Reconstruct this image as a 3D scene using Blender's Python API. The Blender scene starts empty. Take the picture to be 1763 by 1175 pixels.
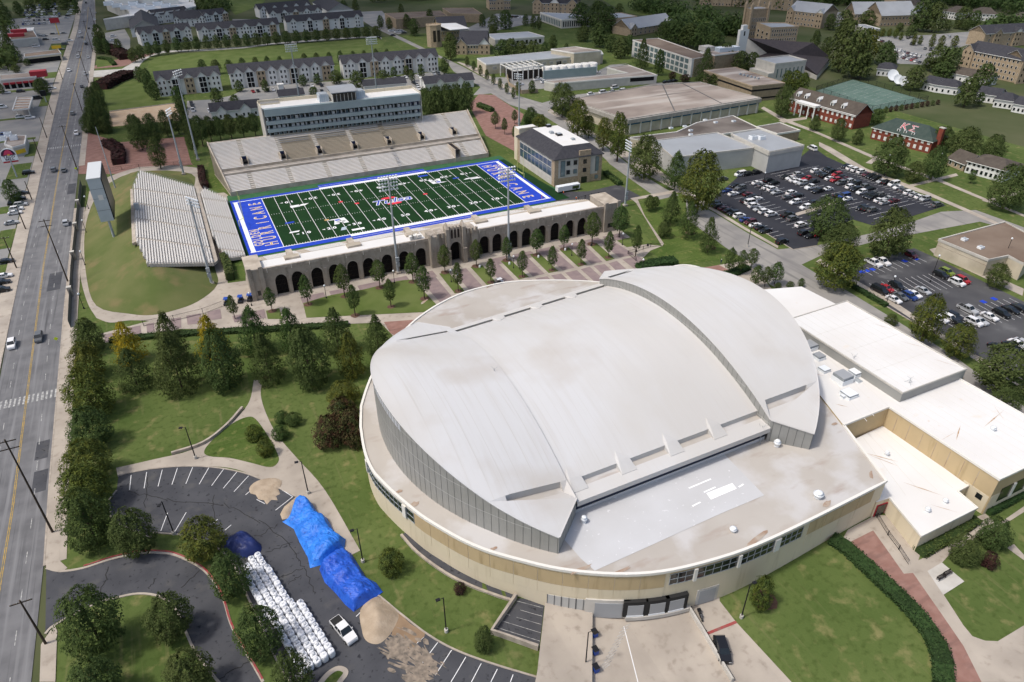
import bpy, bmesh, math, random
from mathutils import Vector, Matrix, Euler, noise
R = math.radians
rnd = random.Random(7)
C = bpy.context.scene.collection
SC = bpy.context.scene

# ------------------------------------------------------------ camera, sky, sun, exposure
FPX = 1204.389
CAMLOC = Vector((-22.2012, -229.5299, 101.2886))
CAMROT = Euler((0.998777556, 0.005050213, -0.441336624), 'XYZ')
cd = bpy.data.cameras.new('camera'); cam = bpy.data.objects.new('camera', cd); C.objects.link(cam)
cd.sensor_width = 36; cd.lens = FPX / 1763 * 36; cd.clip_end = 6000; cd.clip_start = 1
cam.location = CAMLOC; cam.rotation_euler = CAMROT
SC.camera = cam
RM = CAMROT.to_matrix(); RMT = RM.transposed()

SUN_EL, SUN_AZ = 60, 176      # azimuth of the sun measured from +x towards +y
w = bpy.data.worlds.new('World'); SC.world = w; w.use_nodes = True
nt = w.node_tree; bg = nt.nodes['Background']
sk = nt.nodes.new('ShaderNodeTexSky'); sk.sky_type = 'NISHITA'; sk.sun_disc = False
sk.sun_elevation = R(SUN_EL); sk.sun_rotation = R(90 - SUN_AZ)
sk.air_density = 1.0; sk.dust_density = 4.0; sk.ozone_density = 0.6
nt.links.new(sk.outputs[0], bg.inputs[0]); bg.inputs[1].default_value = 0.15
ld = bpy.data.lights.new('sun', 'SUN'); ld.energy = 2.1; ld.angle = R(5.0); ld.color = (1.0, 0.96, 0.9)
lo = bpy.data.objects.new('sun', ld); C.objects.link(lo); lo.location = (0, 0, 400)
sd = Vector((math.cos(R(SUN_AZ)) * math.cos(R(SUN_EL)), math.sin(R(SUN_AZ)) * math.cos(R(SUN_EL)), math.sin(R(SUN_EL))))
lo.rotation_euler = sd.to_track_quat('Z', 'Y').to_euler()
SC.view_settings.view_transform = 'Standard'; SC.view_settings.look = 'None'
SC.view_settings.exposure = 0.2; SC.view_settings.gamma = 1

# ------------------------------------------------------------ survey helpers (photo pixel -> point in the place)
def ray(px, py):
    return RM @ Vector(((px - 881.5) / FPX, -(py - 587.5) / FPX, -1))
HX = [(5, 0), (14, -1.3), (26, -2.4), (42, -2.3), (54, -1.35), (67, -.3), (76, 0)]
def hgt(x, y):      # the ground dips towards the loading dock
    if y > -150 or x <= 5 or x >= 76: return 0.0
    for (a, za), (c, zc_) in zip(HX[:-1], HX[1:]):
        if a <= x <= c: return (za + (zc_ - za) * (x - a) / (c - a)) * min(1, (-150 - y) / 14)
    return 0.0
def G(px, py, z=0.0):
    d = ray(px, py); h = 0
    for _ in range(8 if z <= 1.5 else 1):
        t = (z + h - CAMLOC.z) / d.z; v = CAMLOC + d * t
        if z <= 1.5: h = hgt(v.x, v.y)
    return Vector((v.x, v.y, z))
def GPL(px, py, a, b, ax):       # hit the plane z = a + b * coord[ax]
    d = ray(px, py); t = (a + b * CAMLOC[ax] - CAMLOC.z) / (d.z - b * d[ax]); return CAMLOC + d * t
def PR(v):
    q = RMT @ (Vector(v) - CAMLOC); return (881.5 + FPX * q.x / -q.z, 587.5 - FPX * q.y / -q.z)
def HT(base, topy, z0=0.0):      # height of something standing at base whose top shows at photo row topy
    lo_, hi = 0.0, 80.0
    for _ in range(30):
        m = (lo_ + hi) / 2
        if PR((base[0], base[1], z0 + m))[1] > topy: lo_ = m
        else: hi = m
    return lo_
def WPX(base, wpx):              # metres for a width in photo pixels at that place
    q = RMT @ (Vector((base[0], base[1], 4)) - CAMLOC); return wpx * -q.z / FPX
def Z(x0, y0, s): return lambda x, y: (x0 + x * s, y0 + y * s)
Z0 = Z(0, 0, .23837); ZB = Z(400, 0, .23837); ZC = Z(800, 0, .23837); ZD = Z(1200, 0, .31934); ZL = Z(1160, 250, .34203)
Z1 = Z(0, 250, .24957); Z2 = Z(0, 520, .24957); Z3 = Z(0, 800, .31909); Z4 = Z(400, 800, .31909); Z5 = Z(400, 340, .28361)
Z6 = Z(800, 340, .28361); Z7 = Z(900, 800, .31909); Z8 = Z(1323, 810, .31073); Z9 = Z(1323, 540, .24957)
F1 = Z(380, 260, .18151); F2 = Z(680, 260, .18151); S1 = Z(340, 130, .20431); S2 = Z(620, 130, .20431)

# ------------------------------------------------------------ materials
MAT = {}
def mat(name, col, rough=.8, col2=None, scale=.3, detail=5, spec=.3, metal=0, bump=0, bscale=4, mixlo=.35, mixhi=.65, streak=None, island=0, trans=0):
    if name in MAT: return MAT[name]
    m = bpy.data.materials.new(name); m.use_nodes = True; n = m.node_tree.nodes; l = m.node_tree.links
    b = n['Principled BSDF']; b.inputs['Roughness'].default_value = rough; b.inputs['Metallic'].default_value = metal
    b.inputs['Specular IOR Level'].default_value = spec
    c1 = (*col, 1); out = None
    tc = n.new('ShaderNodeNewGeometry')
    def nz(sc, det=5, stretch=None):
        t = n.new('ShaderNodeTexNoise'); t.inputs['Scale'].default_value = sc; t.inputs['Detail'].default_value = det
        if stretch:
            mp = n.new('ShaderNodeMapping'); mp.inputs['Scale'].default_value = stretch
            l.new(tc.outputs['Position'], mp.inputs[0]); l.new(mp.outputs[0], t.inputs[0])
        else: l.new(tc.outputs['Position'], t.inputs[0])
        return t.outputs[0]
    def ramp(src, a, c):
        r = n.new('ShaderNodeMapRange'); r.inputs[1].default_value = a; r.inputs[2].default_value = c; l.new(src, r.inputs[0]); return r.outputs[0]
    def mix(f, a, c):
        x = n.new('ShaderNodeMix'); x.data_type = 'RGBA'
        if f is not None and not isinstance(f, float): l.new(f, x.inputs[0])
        else: x.inputs[0].default_value = f
        for s, i in ((a, 6), (c, 7)):
            if isinstance(s, tuple): x.inputs[i].default_value = s
            else: l.new(s, x.inputs[i])
        return x.outputs[2]
    out = c1
    if col2: out = mix(ramp(nz(scale, detail), mixlo, mixhi), c1, (*col2, 1))
    if streak:     # (colour, scale xyz, low, high)
        for sc_, st_, a_, c_ in streak:
            out = mix(ramp(nz(1.0, 6, st_), a_, c_), out, (*sc_, 1))
    if island:
        hs = n.new('ShaderNodeHueSaturation'); r = n.new('ShaderNodeMapRange')
        r.inputs[3].default_value = 1 - island; r.inputs[4].default_value = 1 + island
        l.new(tc.outputs['Random Per Island'], r.inputs[0]); l.new(r.outputs[0], hs.inputs['Value'])
        if isinstance(out, tuple): hs.inputs['Color'].default_value = out
        else: l.new(out, hs.inputs['Color'])
        oi = n.new('ShaderNodeObjectInfo'); r2 = n.new('ShaderNodeMapRange'); r2.inputs[3].default_value = .475; r2.inputs[4].default_value = .512
        l.new(oi.outputs['Random'], r2.inputs[0]); l.new(r2.outputs[0], hs.inputs['Hue'])
        out = hs.outputs[0]
    if isinstance(out, tuple): b.inputs['Base Color'].default_value = out
    else: l.new(out, b.inputs['Base Color'])
    if bump:
        bp = n.new('ShaderNodeBump'); bp.inputs['Strength'].default_value = bump; bp.inputs['Distance'].default_value = .1
        l.new(nz(bscale, 4), bp.inputs['Height']); l.new(bp.outputs[0], b.inputs['Normal'])
    if trans:
        b.inputs['Transmission Weight'].default_value = 0
        tr = n.new('ShaderNodeBsdfTranslucent'); ms = n.new('ShaderNodeMixShader'); ms.inputs[0].default_value = trans
        if isinstance(out, tuple): tr.inputs[0].default_value = out
        else: l.new(out, tr.inputs[0])
        l.new(b.outputs[0], ms.inputs[1]); l.new(tr.outputs[0], ms.inputs[2]); l.new(ms.outputs[0], n['Material Output'].inputs[0])
    MAT[name] = m; return m
V = lambda *a: a
mat('grass', (.066, .1, .026), 1, (.105, .138, .042), .06, 6, .1, streak=[((.15, .15, .065), (.9, .06, .7), .58, .8), ((.19, .18, .075), (.35, .35, .35), .56, .74), ((.05, .075, .018), (.9, .9, .9), .5, .8)], bump=.5, bscale=3)
mat('lawn', (.062, .1, .022), 1, (.1, .138, .036), .09, 6, .1, streak=[((.15, .155, .06), (.05, .7, .7), .56, .8), ((.17, .175, .06), (.5, .5, .5), .57, .72), ((.045, .07, .015), (1.6, 1.6, 1.6), .5, .8)], bump=.5, bscale=3)
mat('fresh_lawn', (.085, .12, .03), 1, (.125, .155, .05), .12, 6, .1, bump=.4, bscale=3)
mat('dry_lawn', (.088, .115, .036), 1, (.14, .145, .06), .07, 5, .1, streak=[((.19, .15, .075), (.12, .12, .12), .54, .74)], bump=.5, bscale=3)
mat('far_ground', (.05, .07, .025), 1, (.1, .105, .055), .02, 6, .1)
mat('concrete', (.43, .38, .32), .9, (.33, .29, .245), .15, 8, .2, streak=[((.25, .21, .17), (.6, .6, .6), .58, .8)])
mat('pale_concrete', (.52, .5, .46), .9, (.42, .4, .36), .3, 8, .2)
mat('kerb', (.42, .37, .31), .9, (.3, .26, .22), .8)
mat('red_paint', (.33, .045, .045), .8, (.24, .1, .09), 2)
mat('road', (.165, .165, .17), .85, (.12, .12, .125), .25, 8, .3, streak=[((.21, .21, .215), (.9, .02, .5), .5, .7), ((.085, .085, .09), (1.7, .03, .5), .6, .72)])
mat('street', (.3, .285, .26), .9, (.22, .21, .2), .12, 8, .3, streak=[((.16, .155, .15), (.5, .03, .5), .55, .75)])
mat('asphalt', (.05, .052, .06), .85, (.072, .074, .082), .2, 8, .3, streak=[((.1, .098, .095), (.3, .3, .3), .58, .8), ((.022, .023, .028), (1.2, 1.2, 1.2), .6, .7)])
mat('black_asphalt', (.022, .023, .03), .8, (.034, .035, .042), .1, 8, .3)
mat('worn_asphalt', (.04, .04, .045), .85, (.085, .085, .088), .06, 8, .3, streak=[((.15, .15, .15), (.12, .12, .12), .58, .75)])
mat('lot_gray', (.2, .2, .2), .9, (.28, .27, .25), .08, 7, .3)
mat('brick_paving', (.2, .14, .13), .9, (.26, .19, .17), .6, 5, .2, streak=[((.14, .1, .1), (.3, .3, .3), .55, .75)])
mat('red_paving', (.24, .13, .105), .9, (.29, .17, .14), .5, 5, .2, streak=[((.17, .1, .085), (.2, .8, .2), .5, .75)])
mat('mauve_paving', (.22, .17, .17), .9, (.27, .21, .2), .5, 5, .2)
mat('mulch', (.09, .05, .035), 1, (.13, .08, .055), 2)
mat('sand', (.42, .34, .255), 1, (.34, .27, .195), .7, 9, .1, bump=.8, bscale=3)
mat('spill', (.3, .245, .19), 1, (.14, .12, .1), 1.2, 9)
mat('wet_sand', (.22, .15, .095), .95, (.27, .19, .12), .4, 7)
mat('sand_court', (.47, .34, .22), 1, (.52, .4, .28), .3)
mat('paint_white', (.75, .75, .75), .7)
mat('paint_worn', (.5, .5, .48), .8, (.2, .2, .2), 1.5)
mat('paint_yellow', (.5, .32, .06), .8, (.25, .2, .1), 1.2)
mat('turf', (.008, .032, .009), .95, (.011, .043, .012), .15, 4, .15)
mat('turf_light', (.035, .11, .045), .95, (.05, .13, .06), .4, 4, .15)
mat('blue_paint', (.012, .045, .42), .8, (.015, .06, .5), .5)
mat('field_white', (.8, .8, .8), .8)
mat('field_gold', (.55, .33, .12), .8)
mat('field_red', (.7, .03, .06), .8)
mat('roof_membrane', (.545, .532, .51), .8, (.51, .495, .47), .035, 5, .2, streak=[((.56, .56, .56), (.03, .02, .03), .5, .62), ((.515, .503, .487), (.8, .05, .2), .5, .9), ((.46, .425, .385), (.045, .045, .045), .58, .78), ((.49, .465, .435), (3.0, .05, .3), .6, .9)])
mat('roof_seam', (.52, .51, .495), .8)
mat('lower_membrane', (.45, .42, .38), .8, (.39, .355, .315), .06, 8, .3, streak=[((.5, .485, .47), (.1, .1, .1), .5, .62), ((.33, .265, .22), (.12, .35, .25), .58, .8)])
mat('patched_membrane', (.53, .535, .545), .8, (.48, .48, .48), .1, 8, .3, streak=[((.62, .62, .63), (1.3, 1.3, 1.3), .66, .7)])
mat('white_membrane', (.7, .695, .675), .7, (.66, .64, .61), .08, 6, .3, streak=[((.66, .58, .48), (.12, .3, .12), .66, .8), ((.6, .5, .4), (.5, .5, .5), .7, .85)])
mat('white_patch', (.85, .85, .84), .7)
mat('rust_stain', (.35, .2, .1), 1, (.55, .42, .3), 1.5)
mat('brown_stain', (.3, .2, .14), 1, (.4, .34, .28), .7)
mat('cladding', (.29, .29, .275), .6, (.26, .26, .245), .3, 4, .4)
mat('cladding_line', (.1, .1, .1), .7)
mat('pale_line', (.5, .5, .48), .7)
mat('arena_cream', (.66, .58, .43), .9, (.6, .53, .39), .12, 6, .2, streak=[((.5, .43, .3), (.8, .8, .1), .55, .8)])
mat('arena_tan', (.5, .39, .23), .9, (.45, .35, .21), .2, 6, .2, streak=[((.35, .265, .145), (.9, .9, .12), .58, .8)])
mat('white_trim', (.7, .68, .63), .7)
mat('dark_glass', (.012, .016, .018), .12, spec=.6)
mat('blue_glass', (.06, .09, .115), .12, spec=.7)
mat('clerestory', (.015, .025, .055), .3, spec=.5)
mat('glass_green', (.12, .17, .18), .2, (.16, .21, .22), .5, spec=.6)
mat('press_band', (.22, .28, .29), .45, (.25, .31, .32), .3, spec=.5)
mat('skylight_glass', (.45, .52, .58), .25, spec=.6)
mat('limestone', (.37, .33, .275), .95, (.3, .26, .215), .35, 8, .2, streak=[((.19, .165, .135), (.7, .7, .12), .55, .75), ((.36, .32, .27), (2, 2, 3), .55, .65)], bump=.6, bscale=1.5)
mat('stone_cap', (.43, .38, .32), .9, (.28, .24, .2), .8)
mat('ledge_stone', (.42, .33, .23), .95, (.3, .235, .16), 1.6, 4, .2, bump=.5, bscale=2)
mat('cast_stone', (.52, .5, .45), .9, (.45, .43, .39), .4)
mat('gate_iron', (.02, .014, .012), .6)
mat('black_metal', (.012, .012, .014), .5)
mat('galvanised', (.3, .33, .35), .5, (.36, .39, .41), .6, metal=.0, spec=.5)
mat('lamp_white', (.75, .78, .8), .3)
mat('wood_pole', (.05, .036, .026), .9, (.075, .055, .04), 1)
mat('aluminium', (.8, .8, .8), .45, spec=.5)
mat('stand_tan', (.3, .26, .2), .9)
mat('membrane_joint', (.63, .61, .57), .8)
mat('bench_tan', (.4, .35, .27), .6)
mat('stand_concrete', (.5, .44, .36), .9, (.34, .29, .23), .3, 7)
mat('stand_beige', (.54, .49, .43), .9, (.47, .43, .38), .3)  # beige of the stand terraces
mat('rail_gray', (.3, .32, .34), .6)
mat('yellow_paint', (.6, .62, .2), .5)
mat('scoreboard_skin', (.42, .47, .5), .6, (.38, .43, .46), .4)
mat('scoreboard_top', (.55, .57, .58), .6)
mat('screen_black', (.01, .01, .012), .4)
mat('shingle', (.04, .04, .048), .9, (.055, .055, .062), .8, 5, .2)
mat('slate_roof', (.045, .04, .045), .8, (.06, .052, .055), .6, 5, .2)
mat('brown_roof', (.075, .062, .052), .9, (.1, .085, .07), .5, 5, .2)
mat('green_roof', (.035, .055, .048), .85, (.05, .07, .06), .6)
mat('gravel_roof', (.34, .29, .25), .95, (.22, .18, .155), .05, 8, .2, streak=[((.42, .38, .34), (.02, .12, .1), .5, .65), ((.13, .1, .085), (.015, .15, .1), .62, .75)])
mat('brown_gravel', (.16, .115, .085), .95, (.22, .17, .13), .08, 8)
mat('dark_gravel', (.09, .075, .065), .95, (.2, .175, .155), .06, 8)
mat('metal_roof', (.33, .345, .36), .5, (.29, .3, .31), .1, 6, spec=.5)
mat('bench_gray', (.62, .6, .565), .5)
mat('siding', (.68, .67, .64), .8, (.62, .61, .58), .3)
mat('white_siding', (.68, .68, .66), .8)
mat('gable_trim', (.7, .7, .68), .8)
mat('fascia_concrete', (.4, .38, .34), .9, (.3, .28, .25), .5, streak=[((.2, .185, .165), (1.5, 1.5, .3), .55, .8)])
mat('beige_wall', (.56, .5, .39), .9, (.42, .37, .28), .2)
mat('gray_wall', (.46, .46, .44), .9, (.4, .4, .385), .2)
mat('tan_brick', (.32, .25, .17), .95, (.25, .195, .13), .8, 6)
mat('red_brick', (.22, .055, .035), .95, (.16, .045, .03), .8, 6)
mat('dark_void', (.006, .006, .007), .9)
mat('blue_awning', (.03, .12, .22), .7)
mat('awning_red', (.35, .03, .04), .7)
mat('court_green', (.085, .145, .115), .9, (.12, .18, .15), .12, 6)
mat('bark', (.07, .05, .035), 1, (.1, .075, .055), 3)
mat('leaf_dark', (.056, .088, .024), .75, (.085, .12, .036), 1.0, 3, .2, island=.28, trans=.32)
mat('leaf_olive', (.12, .14, .022), .75, (.065, .095, .024), .8, 3, .2, island=.28, trans=.32)
mat('leaf_mid', (.08, .125, .032), .75, (.055, .092, .026), .8, 3, .2, island=.28, trans=.32)
mat('leaf_yellow', (.4, .3, .02), .75, (.24, .22, .02), .7, 3, .2, island=.35, trans=.32)
mat('leaf_red', (.075, .04, .02), .8, (.04, .055, .016), .6, 3, .2, island=.4, trans=.15)
mat('leaf_burgundy', (.05, .016, .016), .8, (.03, .02, .014), .6, 3, .2, island=.4, trans=.1)
mat('leaf_hedge', (.02, .045, .012), .8, (.032, .062, .018), 1.5, 3, .2, island=.4, trans=.15)
mat('tarp_blue', (.02, .15, .6), .5, (.03, .21, .72), .5, 8, .35, bump=1, bscale=2.5, streak=[((.012, .09, .42), (1.5, 1.5, 1.5), .56, .7)])
mat('tarp_deep', (.014, .075, .46), .5, (.025, .12, .58), .5, 8, .35, bump=1, bscale=2.5, streak=[((.01, .045, .28), (1.5, 1.5, 1.5), .56, .7)])
mat('tarp_navy', (.012, .02, .09), .5, (.02, .035, .14), .5)
mat('bag_white', (.8, .81, .83), .75, (.66, .68, .72), 2)
mat('bag_seam', (.55, .57, .6), .8)
mat('added_shade_cloud', (.85, .85, .86), 1)  # for the unseen puffs added to block the sun
mat('rubber', (.022, .022, .022), .85)
mat('rim', (.35, .35, .36), .4, metal=.5)
mat('headlamp', (.7, .72, .74), .2)
mat('tail_lamp', (.3, .01, .01), .3)
for n_, c_ in dict(white=(.72, .72, .72), black=(.01, .01, .012), silver=(.4, .41, .42), gray=(.11, .115, .12), red=(.35, .015, .02), maroon=(.09, .012, .015), blue=(.02, .05, .2), green=(.16, .22, .03), tan=(.3, .26, .2)).items():
    mat('car_' + n_, c_, .28, spec=.6)
mat('bin_blue', (.02, .07, .35), .5)
mat('orange_cloth', (.75, .16, .03), .8)
mat('skin', (.4, .22, .14), .7)
mat('navy_cloth', (.02, .03, .08), .9)
mat('sign_purple', (.05, .015, .04), .5)
mat('sign_pink', (.55, .05, .12), .5)
mat('sign_yellow', (.7, .45, .03), .5)
mat('caution_yellow', (.6, .75, .03), .5)

# ------------------------------------------------------------ mesh helpers
class MB:
    def __init__(s): s.v = []; s.f = []; s.m = []; s.mats = []; s.smooth = set()
    def mi(s, m):
        if m not in s.mats: s.mats.append(m)
        return s.mats.index(m)
    def face(s, pts, m, smooth=False):
        i = len(s.v); s.v += [tuple(p) for p in pts]; s.f.append(tuple(range(i, i + len(pts)))); s.m.append(s.mi(m))
        if smooth: s.smooth.add(len(s.f) - 1)
        return s
    def mesh(s, vs, fs, m, smooth=False):
        i = len(s.v); s.v += [tuple(p) for p in vs]; k = s.mi(m)
        for f in fs:
            s.f.append(tuple(i + a for a in f)); s.m.append(k)
            if smooth: s.smooth.add(len(s.f) - 1)
        return s
    def box(s, c, d, m, rz=0, top=None):
        cx, cy, cz = c; x, y, z = d[0] / 2, d[1] / 2, d[2] / 2; ca, sa = math.cos(rz), math.sin(rz)
        vs = [(cx + a * x * ca - b * y * sa, cy + a * x * sa + b * y * ca, cz + e * z) for e in (-1, 1) for a, b in ((-1, -1), (1, -1), (1, 1), (-1, 1))]
        s.mesh(vs, [(0, 3, 2, 1), (0, 1, 5, 4), (1, 2, 6, 5), (2, 3, 7, 6), (3, 0, 4, 7)], m); s.mesh([vs[4], vs[5], vs[6], vs[7]], [(0, 1, 2, 3)], top or m); return s
    def bx(s, x0, x1, y0, y1, z0, z1, m, top=None): return s.box(((x0 + x1) / 2, (y0 + y1) / 2, (z0 + z1) / 2), (x1 - x0, y1 - y0, z1 - z0), m, 0, top)
    def prism(s, pts, z0, z1, m, top=None, cap=True):
        p = [(q[0], q[1]) for q in pts]
        if area2(p) < 0: p = p[::-1]
        n = len(p)
        zz0 = z0 if isinstance(z0, (list, tuple)) else [z0] * n
        s.mesh([(*p[i], zz0[i]) for i in range(n)] + [(*q, z1) for q in p], [(i, (i + 1) % n, n + (i + 1) % n, n + i) for i in range(n)], m)
        if cap: s.flat(p, z1, top or m)
        return s
    def flat(s, pts, z, m):
        p = [(q[0], q[1]) for q in pts]
        if area2(p) < 0: p = p[::-1]
        s.face([(*q, z) for q in p], m); return s
    def tube(s, a, b, r0, r1, m, n=6, cap=True, smooth=True):
        a = Vector(a); b = Vector(b); d = (b - a); L = d.length
        if L < 1e-6: return s
        d /= L; u = d.cross(Vector((0, 0, 1)));
        if u.length < .01: u = Vector((1, 0, 0))
        u.normalize(); w_ = d.cross(u); vs = []
        for c, r in ((a, r0), (b, r1)):
            for i in range(n):
                t = 2 * math.pi * i / n; vs.append(c + u * math.cos(t) * r + w_ * math.sin(t) * r)
        s.mesh(vs, [(i, (i + 1) % n, n + (i + 1) % n, n + i) for i in range(n)], m, smooth)
        if cap: s.mesh(vs[n:], [tuple(range(n))], m); s.mesh(vs[:n], [tuple(reversed(range(n)))], m)
        return s
    def lathe(s, c, prof, m, n=12, smooth=True):
        vs = [(c[0] + r * math.cos(2 * math.pi * i / n), c[1] + r * math.sin(2 * math.pi * i / n), c[2] + z) for r, z in prof for i in range(n)]
        s.mesh(vs, [(k * n + i, k * n + (i + 1) % n, (k + 1) * n + (i + 1) % n, (k + 1) * n + i) for k in range(len(prof) - 1) for i in range(n)], m, smooth); return s
    def ribbon(s, pts, wd, z0, z1, m, closed=False):      # a kerb or low wall following a polyline
        P = [Vector((q[0], q[1])) for q in pts]; n = len(P); L = []; Rr = []
        for i in range(n):
            a = P[i - 1] if (i or closed) else P[i]; b = P[(i + 1) % n] if (i < n - 1 or closed) else P[i]
            d = (b - a).normalized(); nn = Vector((-d.y, d.x)) * wd / 2; L.append(P[i] + nn); Rr.append(P[i] - nn)
        for i in range(n if closed else n - 1):
            j = (i + 1) % n
            s.face([(*Rr[i], z1), (*Rr[j], z1), (*L[j], z1), (*L[i], z1)], m)
            s.face([(*L[i], z0), (*L[i], z1), (*L[j], z1), (*L[j], z0)], m); s.face([(*Rr[i], z0), (*Rr[j], z0), (*Rr[j], z1), (*Rr[i], z1)], m)
        if not closed:
            s.face([(*L[0], z0), (*Rr[0], z0), (*Rr[0], z1), (*L[0], z1)], m); s.face([(*Rr[-1], z0), (*L[-1], z0), (*L[-1], z1), (*Rr[-1], z1)], m)
        return s
    def data(s, name, off=(0, 0, 0)):
        me = bpy.data.meshes.new(name); o = Vector(off)
        me.from_pydata([tuple(Vector(p) - o) for p in s.v], [], s.f)
        for m in s.mats: me.materials.append(MAT[m])
        me.polygons.foreach_set('material_index', s.m)
        if s.smooth:
            me.polygons.foreach_set('use_smooth', [i in s.smooth for i in range(len(s.f))])
        me.update(); return me
    def build(s, name, parent=None, tri=False):
        off = (0, 0, 0)
        if parent:
            q = parent; off = Vector((0, 0, 0))
            while q: off = off + q.location; q = q.parent
        me = s.data(name, off)
        if tri:
            bm = bmesh.new(); bm.from_mesh(me); bmesh.ops.triangulate(bm, faces=[f for f in bm.faces if len(f.verts) > 4]); bm.to_mesh(me); bm.free()
        o = bpy.data.objects.new(name, me); C.objects.link(o)
        if parent: o.parent = parent
        return o
def area2(p): return sum(p[i - 1][0] * p[i][1] - p[i][0] * p[i - 1][1] for i in range(len(p)))
def tag(o, label, cat, group=None):
    o['label'] = label; o['category'] = cat
    if group: o['group'] = group
    return o
def thing(name, label, cat, loc=(0, 0, 0), group=None, rz=0):
    o = bpy.data.objects.new(name, None); C.objects.link(o); o.location = loc; o.rotation_euler = (0, 0, rz); o.empty_display_size = .5
    return tag(o, label, cat, group)
def struct(o): o['kind'] = 'structure'; return o
def sheet(name, polys, z, m, kind=True):
    b = MB()
    for i, p in enumerate(polys):
        b.flat([(G(*q).x, G(*q).y) for q in p], z + i * .003, m)
    o = b.build(name, tri=True)
    if kind: struct(o)
    return o
ORD = ['first', 'second', 'third', 'fourth', 'fifth', 'sixth', 'seventh', 'eighth', 'ninth', 'tenth', 'eleventh', 'twelfth', 'thirteenth', 'fourteenth', 'fifteenth', 'sixteenth', 'seventeenth', 'eighteenth', 'nineteenth', 'twentieth']
TENS = {2: 'twenty', 3: 'thirty', 4: 'forty', 5: 'fifty', 6: 'sixty', 7: 'seventy', 8: 'eighty', 9: 'ninety'}
TENTH = {2: 'twentieth', 3: 'thirtieth', 4: 'fortieth', 5: 'fiftieth', 6: 'sixtieth', 7: 'seventieth', 8: 'eightieth', 9: 'ninetieth'}
def ordw(i):
    i += 1
    if i > 99: return 'hundred and ' + ordw(i - 101)
    if i <= 20: return ORD[i - 1]
    return TENTH[i // 10] if i % 10 == 0 else TENS[i // 10] + '-' + ORD[i % 10 - 1]
def cr(pts, n=4, closed=False):
    P = [Vector((a[0], a[1])) for a in pts]; out = []; N = len(P)
    for i in range(N if closed else N - 1):
        p1 = P[i]; p2 = P[(i + 1) % N]; p0 = P[i - 1] if (i or closed) else p1 * 2 - p2
        p3 = P[(i + 2) % N] if (i + 2 < N or closed) else p2 * 2 - p1
        for k in range(n):
            t = k / n; q = .5 * ((2 * p1) + (p2 - p0) * t + (2 * p0 - 5 * p1 + 4 * p2 - p3) * t * t + (3 * p1 - p0 - 3 * p2 + p3) * t ** 3)
            out.append((q.x, q.y))
    if not closed: out.append(tuple(P[-1]))
    return out
def W2(pts, z=0): return [tuple(G(*q, z))[:2] for q in pts]
def wsheet(name, polys, z, m, kind=True):
    b = MB()
    for i, p in enumerate(polys): b.flat(p, z + i * .0015, m)
    o = b.build(name, tri=True)
    return struct(o) if kind else o

# ============================================================ the ground, roads and paths
b = MB(); b.flat([(-900, -400), (1900, -400), (1900, 2600), (-900, 2600)], -.08, 'far_ground'); struct(b.build('ground'))
b = MB(); b.flat([(-59, -260), (330, -260), (330, 380), (-66, 380)], -.02, 'grass'); struct(b.build('campus_grass'))
XR = [(-62.2, -260), (-62.9, -111), (-63.6, -94), (-65.1, -17), (-66.8, 120), (-68.3, 303), (-70, 544), (-76, 762), (-86, 1300)]
XL = [(-76, -260), (-76.5, -111), (-77, -60), (-78.7, -10), (-81.1, 127), (-84, 312), (-84, 552), (-88, 762), (-98, 1300)]
def at_y(L, y):
    for (x0, y0), (x1, y1) in zip(L[:-1], L[1:]):
        if y0 <= y <= y1: return x0 + (x1 - x0) * (y - y0) / (y1 - y0)
    return L[-1][0]
CL = [(-69, -260), (-69.4, -103), (-72.8, 20), (-74.6, 134), (-76, 267), (-77.2, 550), (-82, 762), (-92, 1300)]
wsheet('road', [XR + XL[::-1]], .02, 'road')
def strip(x0f, x1f, ys): return [(x0f(y), y) for y in ys] + [(x1f(y), y) for y in reversed(ys)]
ysr = [-260, -111, -94, -17, 120, 303, 544, 762]
wsheet('pavement', [strip(lambda y: at_y(XR, y) + .25, lambda y: at_y(XR, y) + (3.6 if y < 200 else 2.6), [y for y in (-260, -148)]),
    strip(lambda y: at_y(XR, y) + .25, lambda y: at_y(XR, y) + 3.7, (-118, -94, -17, 70)),
    strip(lambda y: at_y(XR, y) + .25, lambda y: at_y(XR, y) + 2.4, (125, 190)), strip(lambda y: at_y(XR, y) + .25, lambda y: at_y(XR, y) + 2.4, (255, 303, 544)),
    strip(lambda y: at_y(XL, y) - 4.2, lambda y: at_y(XL, y) - .25, (-260, -111, -17, 120, 303, 544, 762))], .1, 'concrete')
b = MB()
b.ribbon([(at_y(XR, y) + .12, y) for y in (-118, -94, -17, 70)], .3, -.05, .13, 'kerb'); b.ribbon([(at_y(XR, y) + .12, y) for y in (125, 190)], .3, -.05, .13, 'kerb')
b.ribbon([(at_y(XR, y) + .12, y) for y in (255, 303, 544, 762)], .3, -.05, .13, 'kerb'); b.ribbon([(at_y(XL, y) - .12, y) for y in (-260, -111, -17, 120, 303, 544, 762)], .3, -.05, .13, 'kerb')
struct(b.build('kerb'))
b = MB()      # darker patches, crosswalk and lane lines
for x0, x1, y0, y1 in [(-66.9, -64.4, -85.5, -79), (-66.6, -64, -96.5, -89.5), (-69.6, -66.8, 88, 101), (-70.5, -66.9, -1, 12)]: b.flat([(x0, y0), (x1, y0), (x1, y1), (x0, y1)], .035, 'asphalt')
struct(b.build('road_patch'))
b = MB()
def dash(f, y0, y1, on, off, wd, m):
    y = y0
    while y < y1:
        e = min(y + on, y1); a, c = f(y), f(e); b.flat([(a - wd, y), (a + wd, y), (c + wd, e), (c - wd, e)], .045, m); y = e + off
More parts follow.
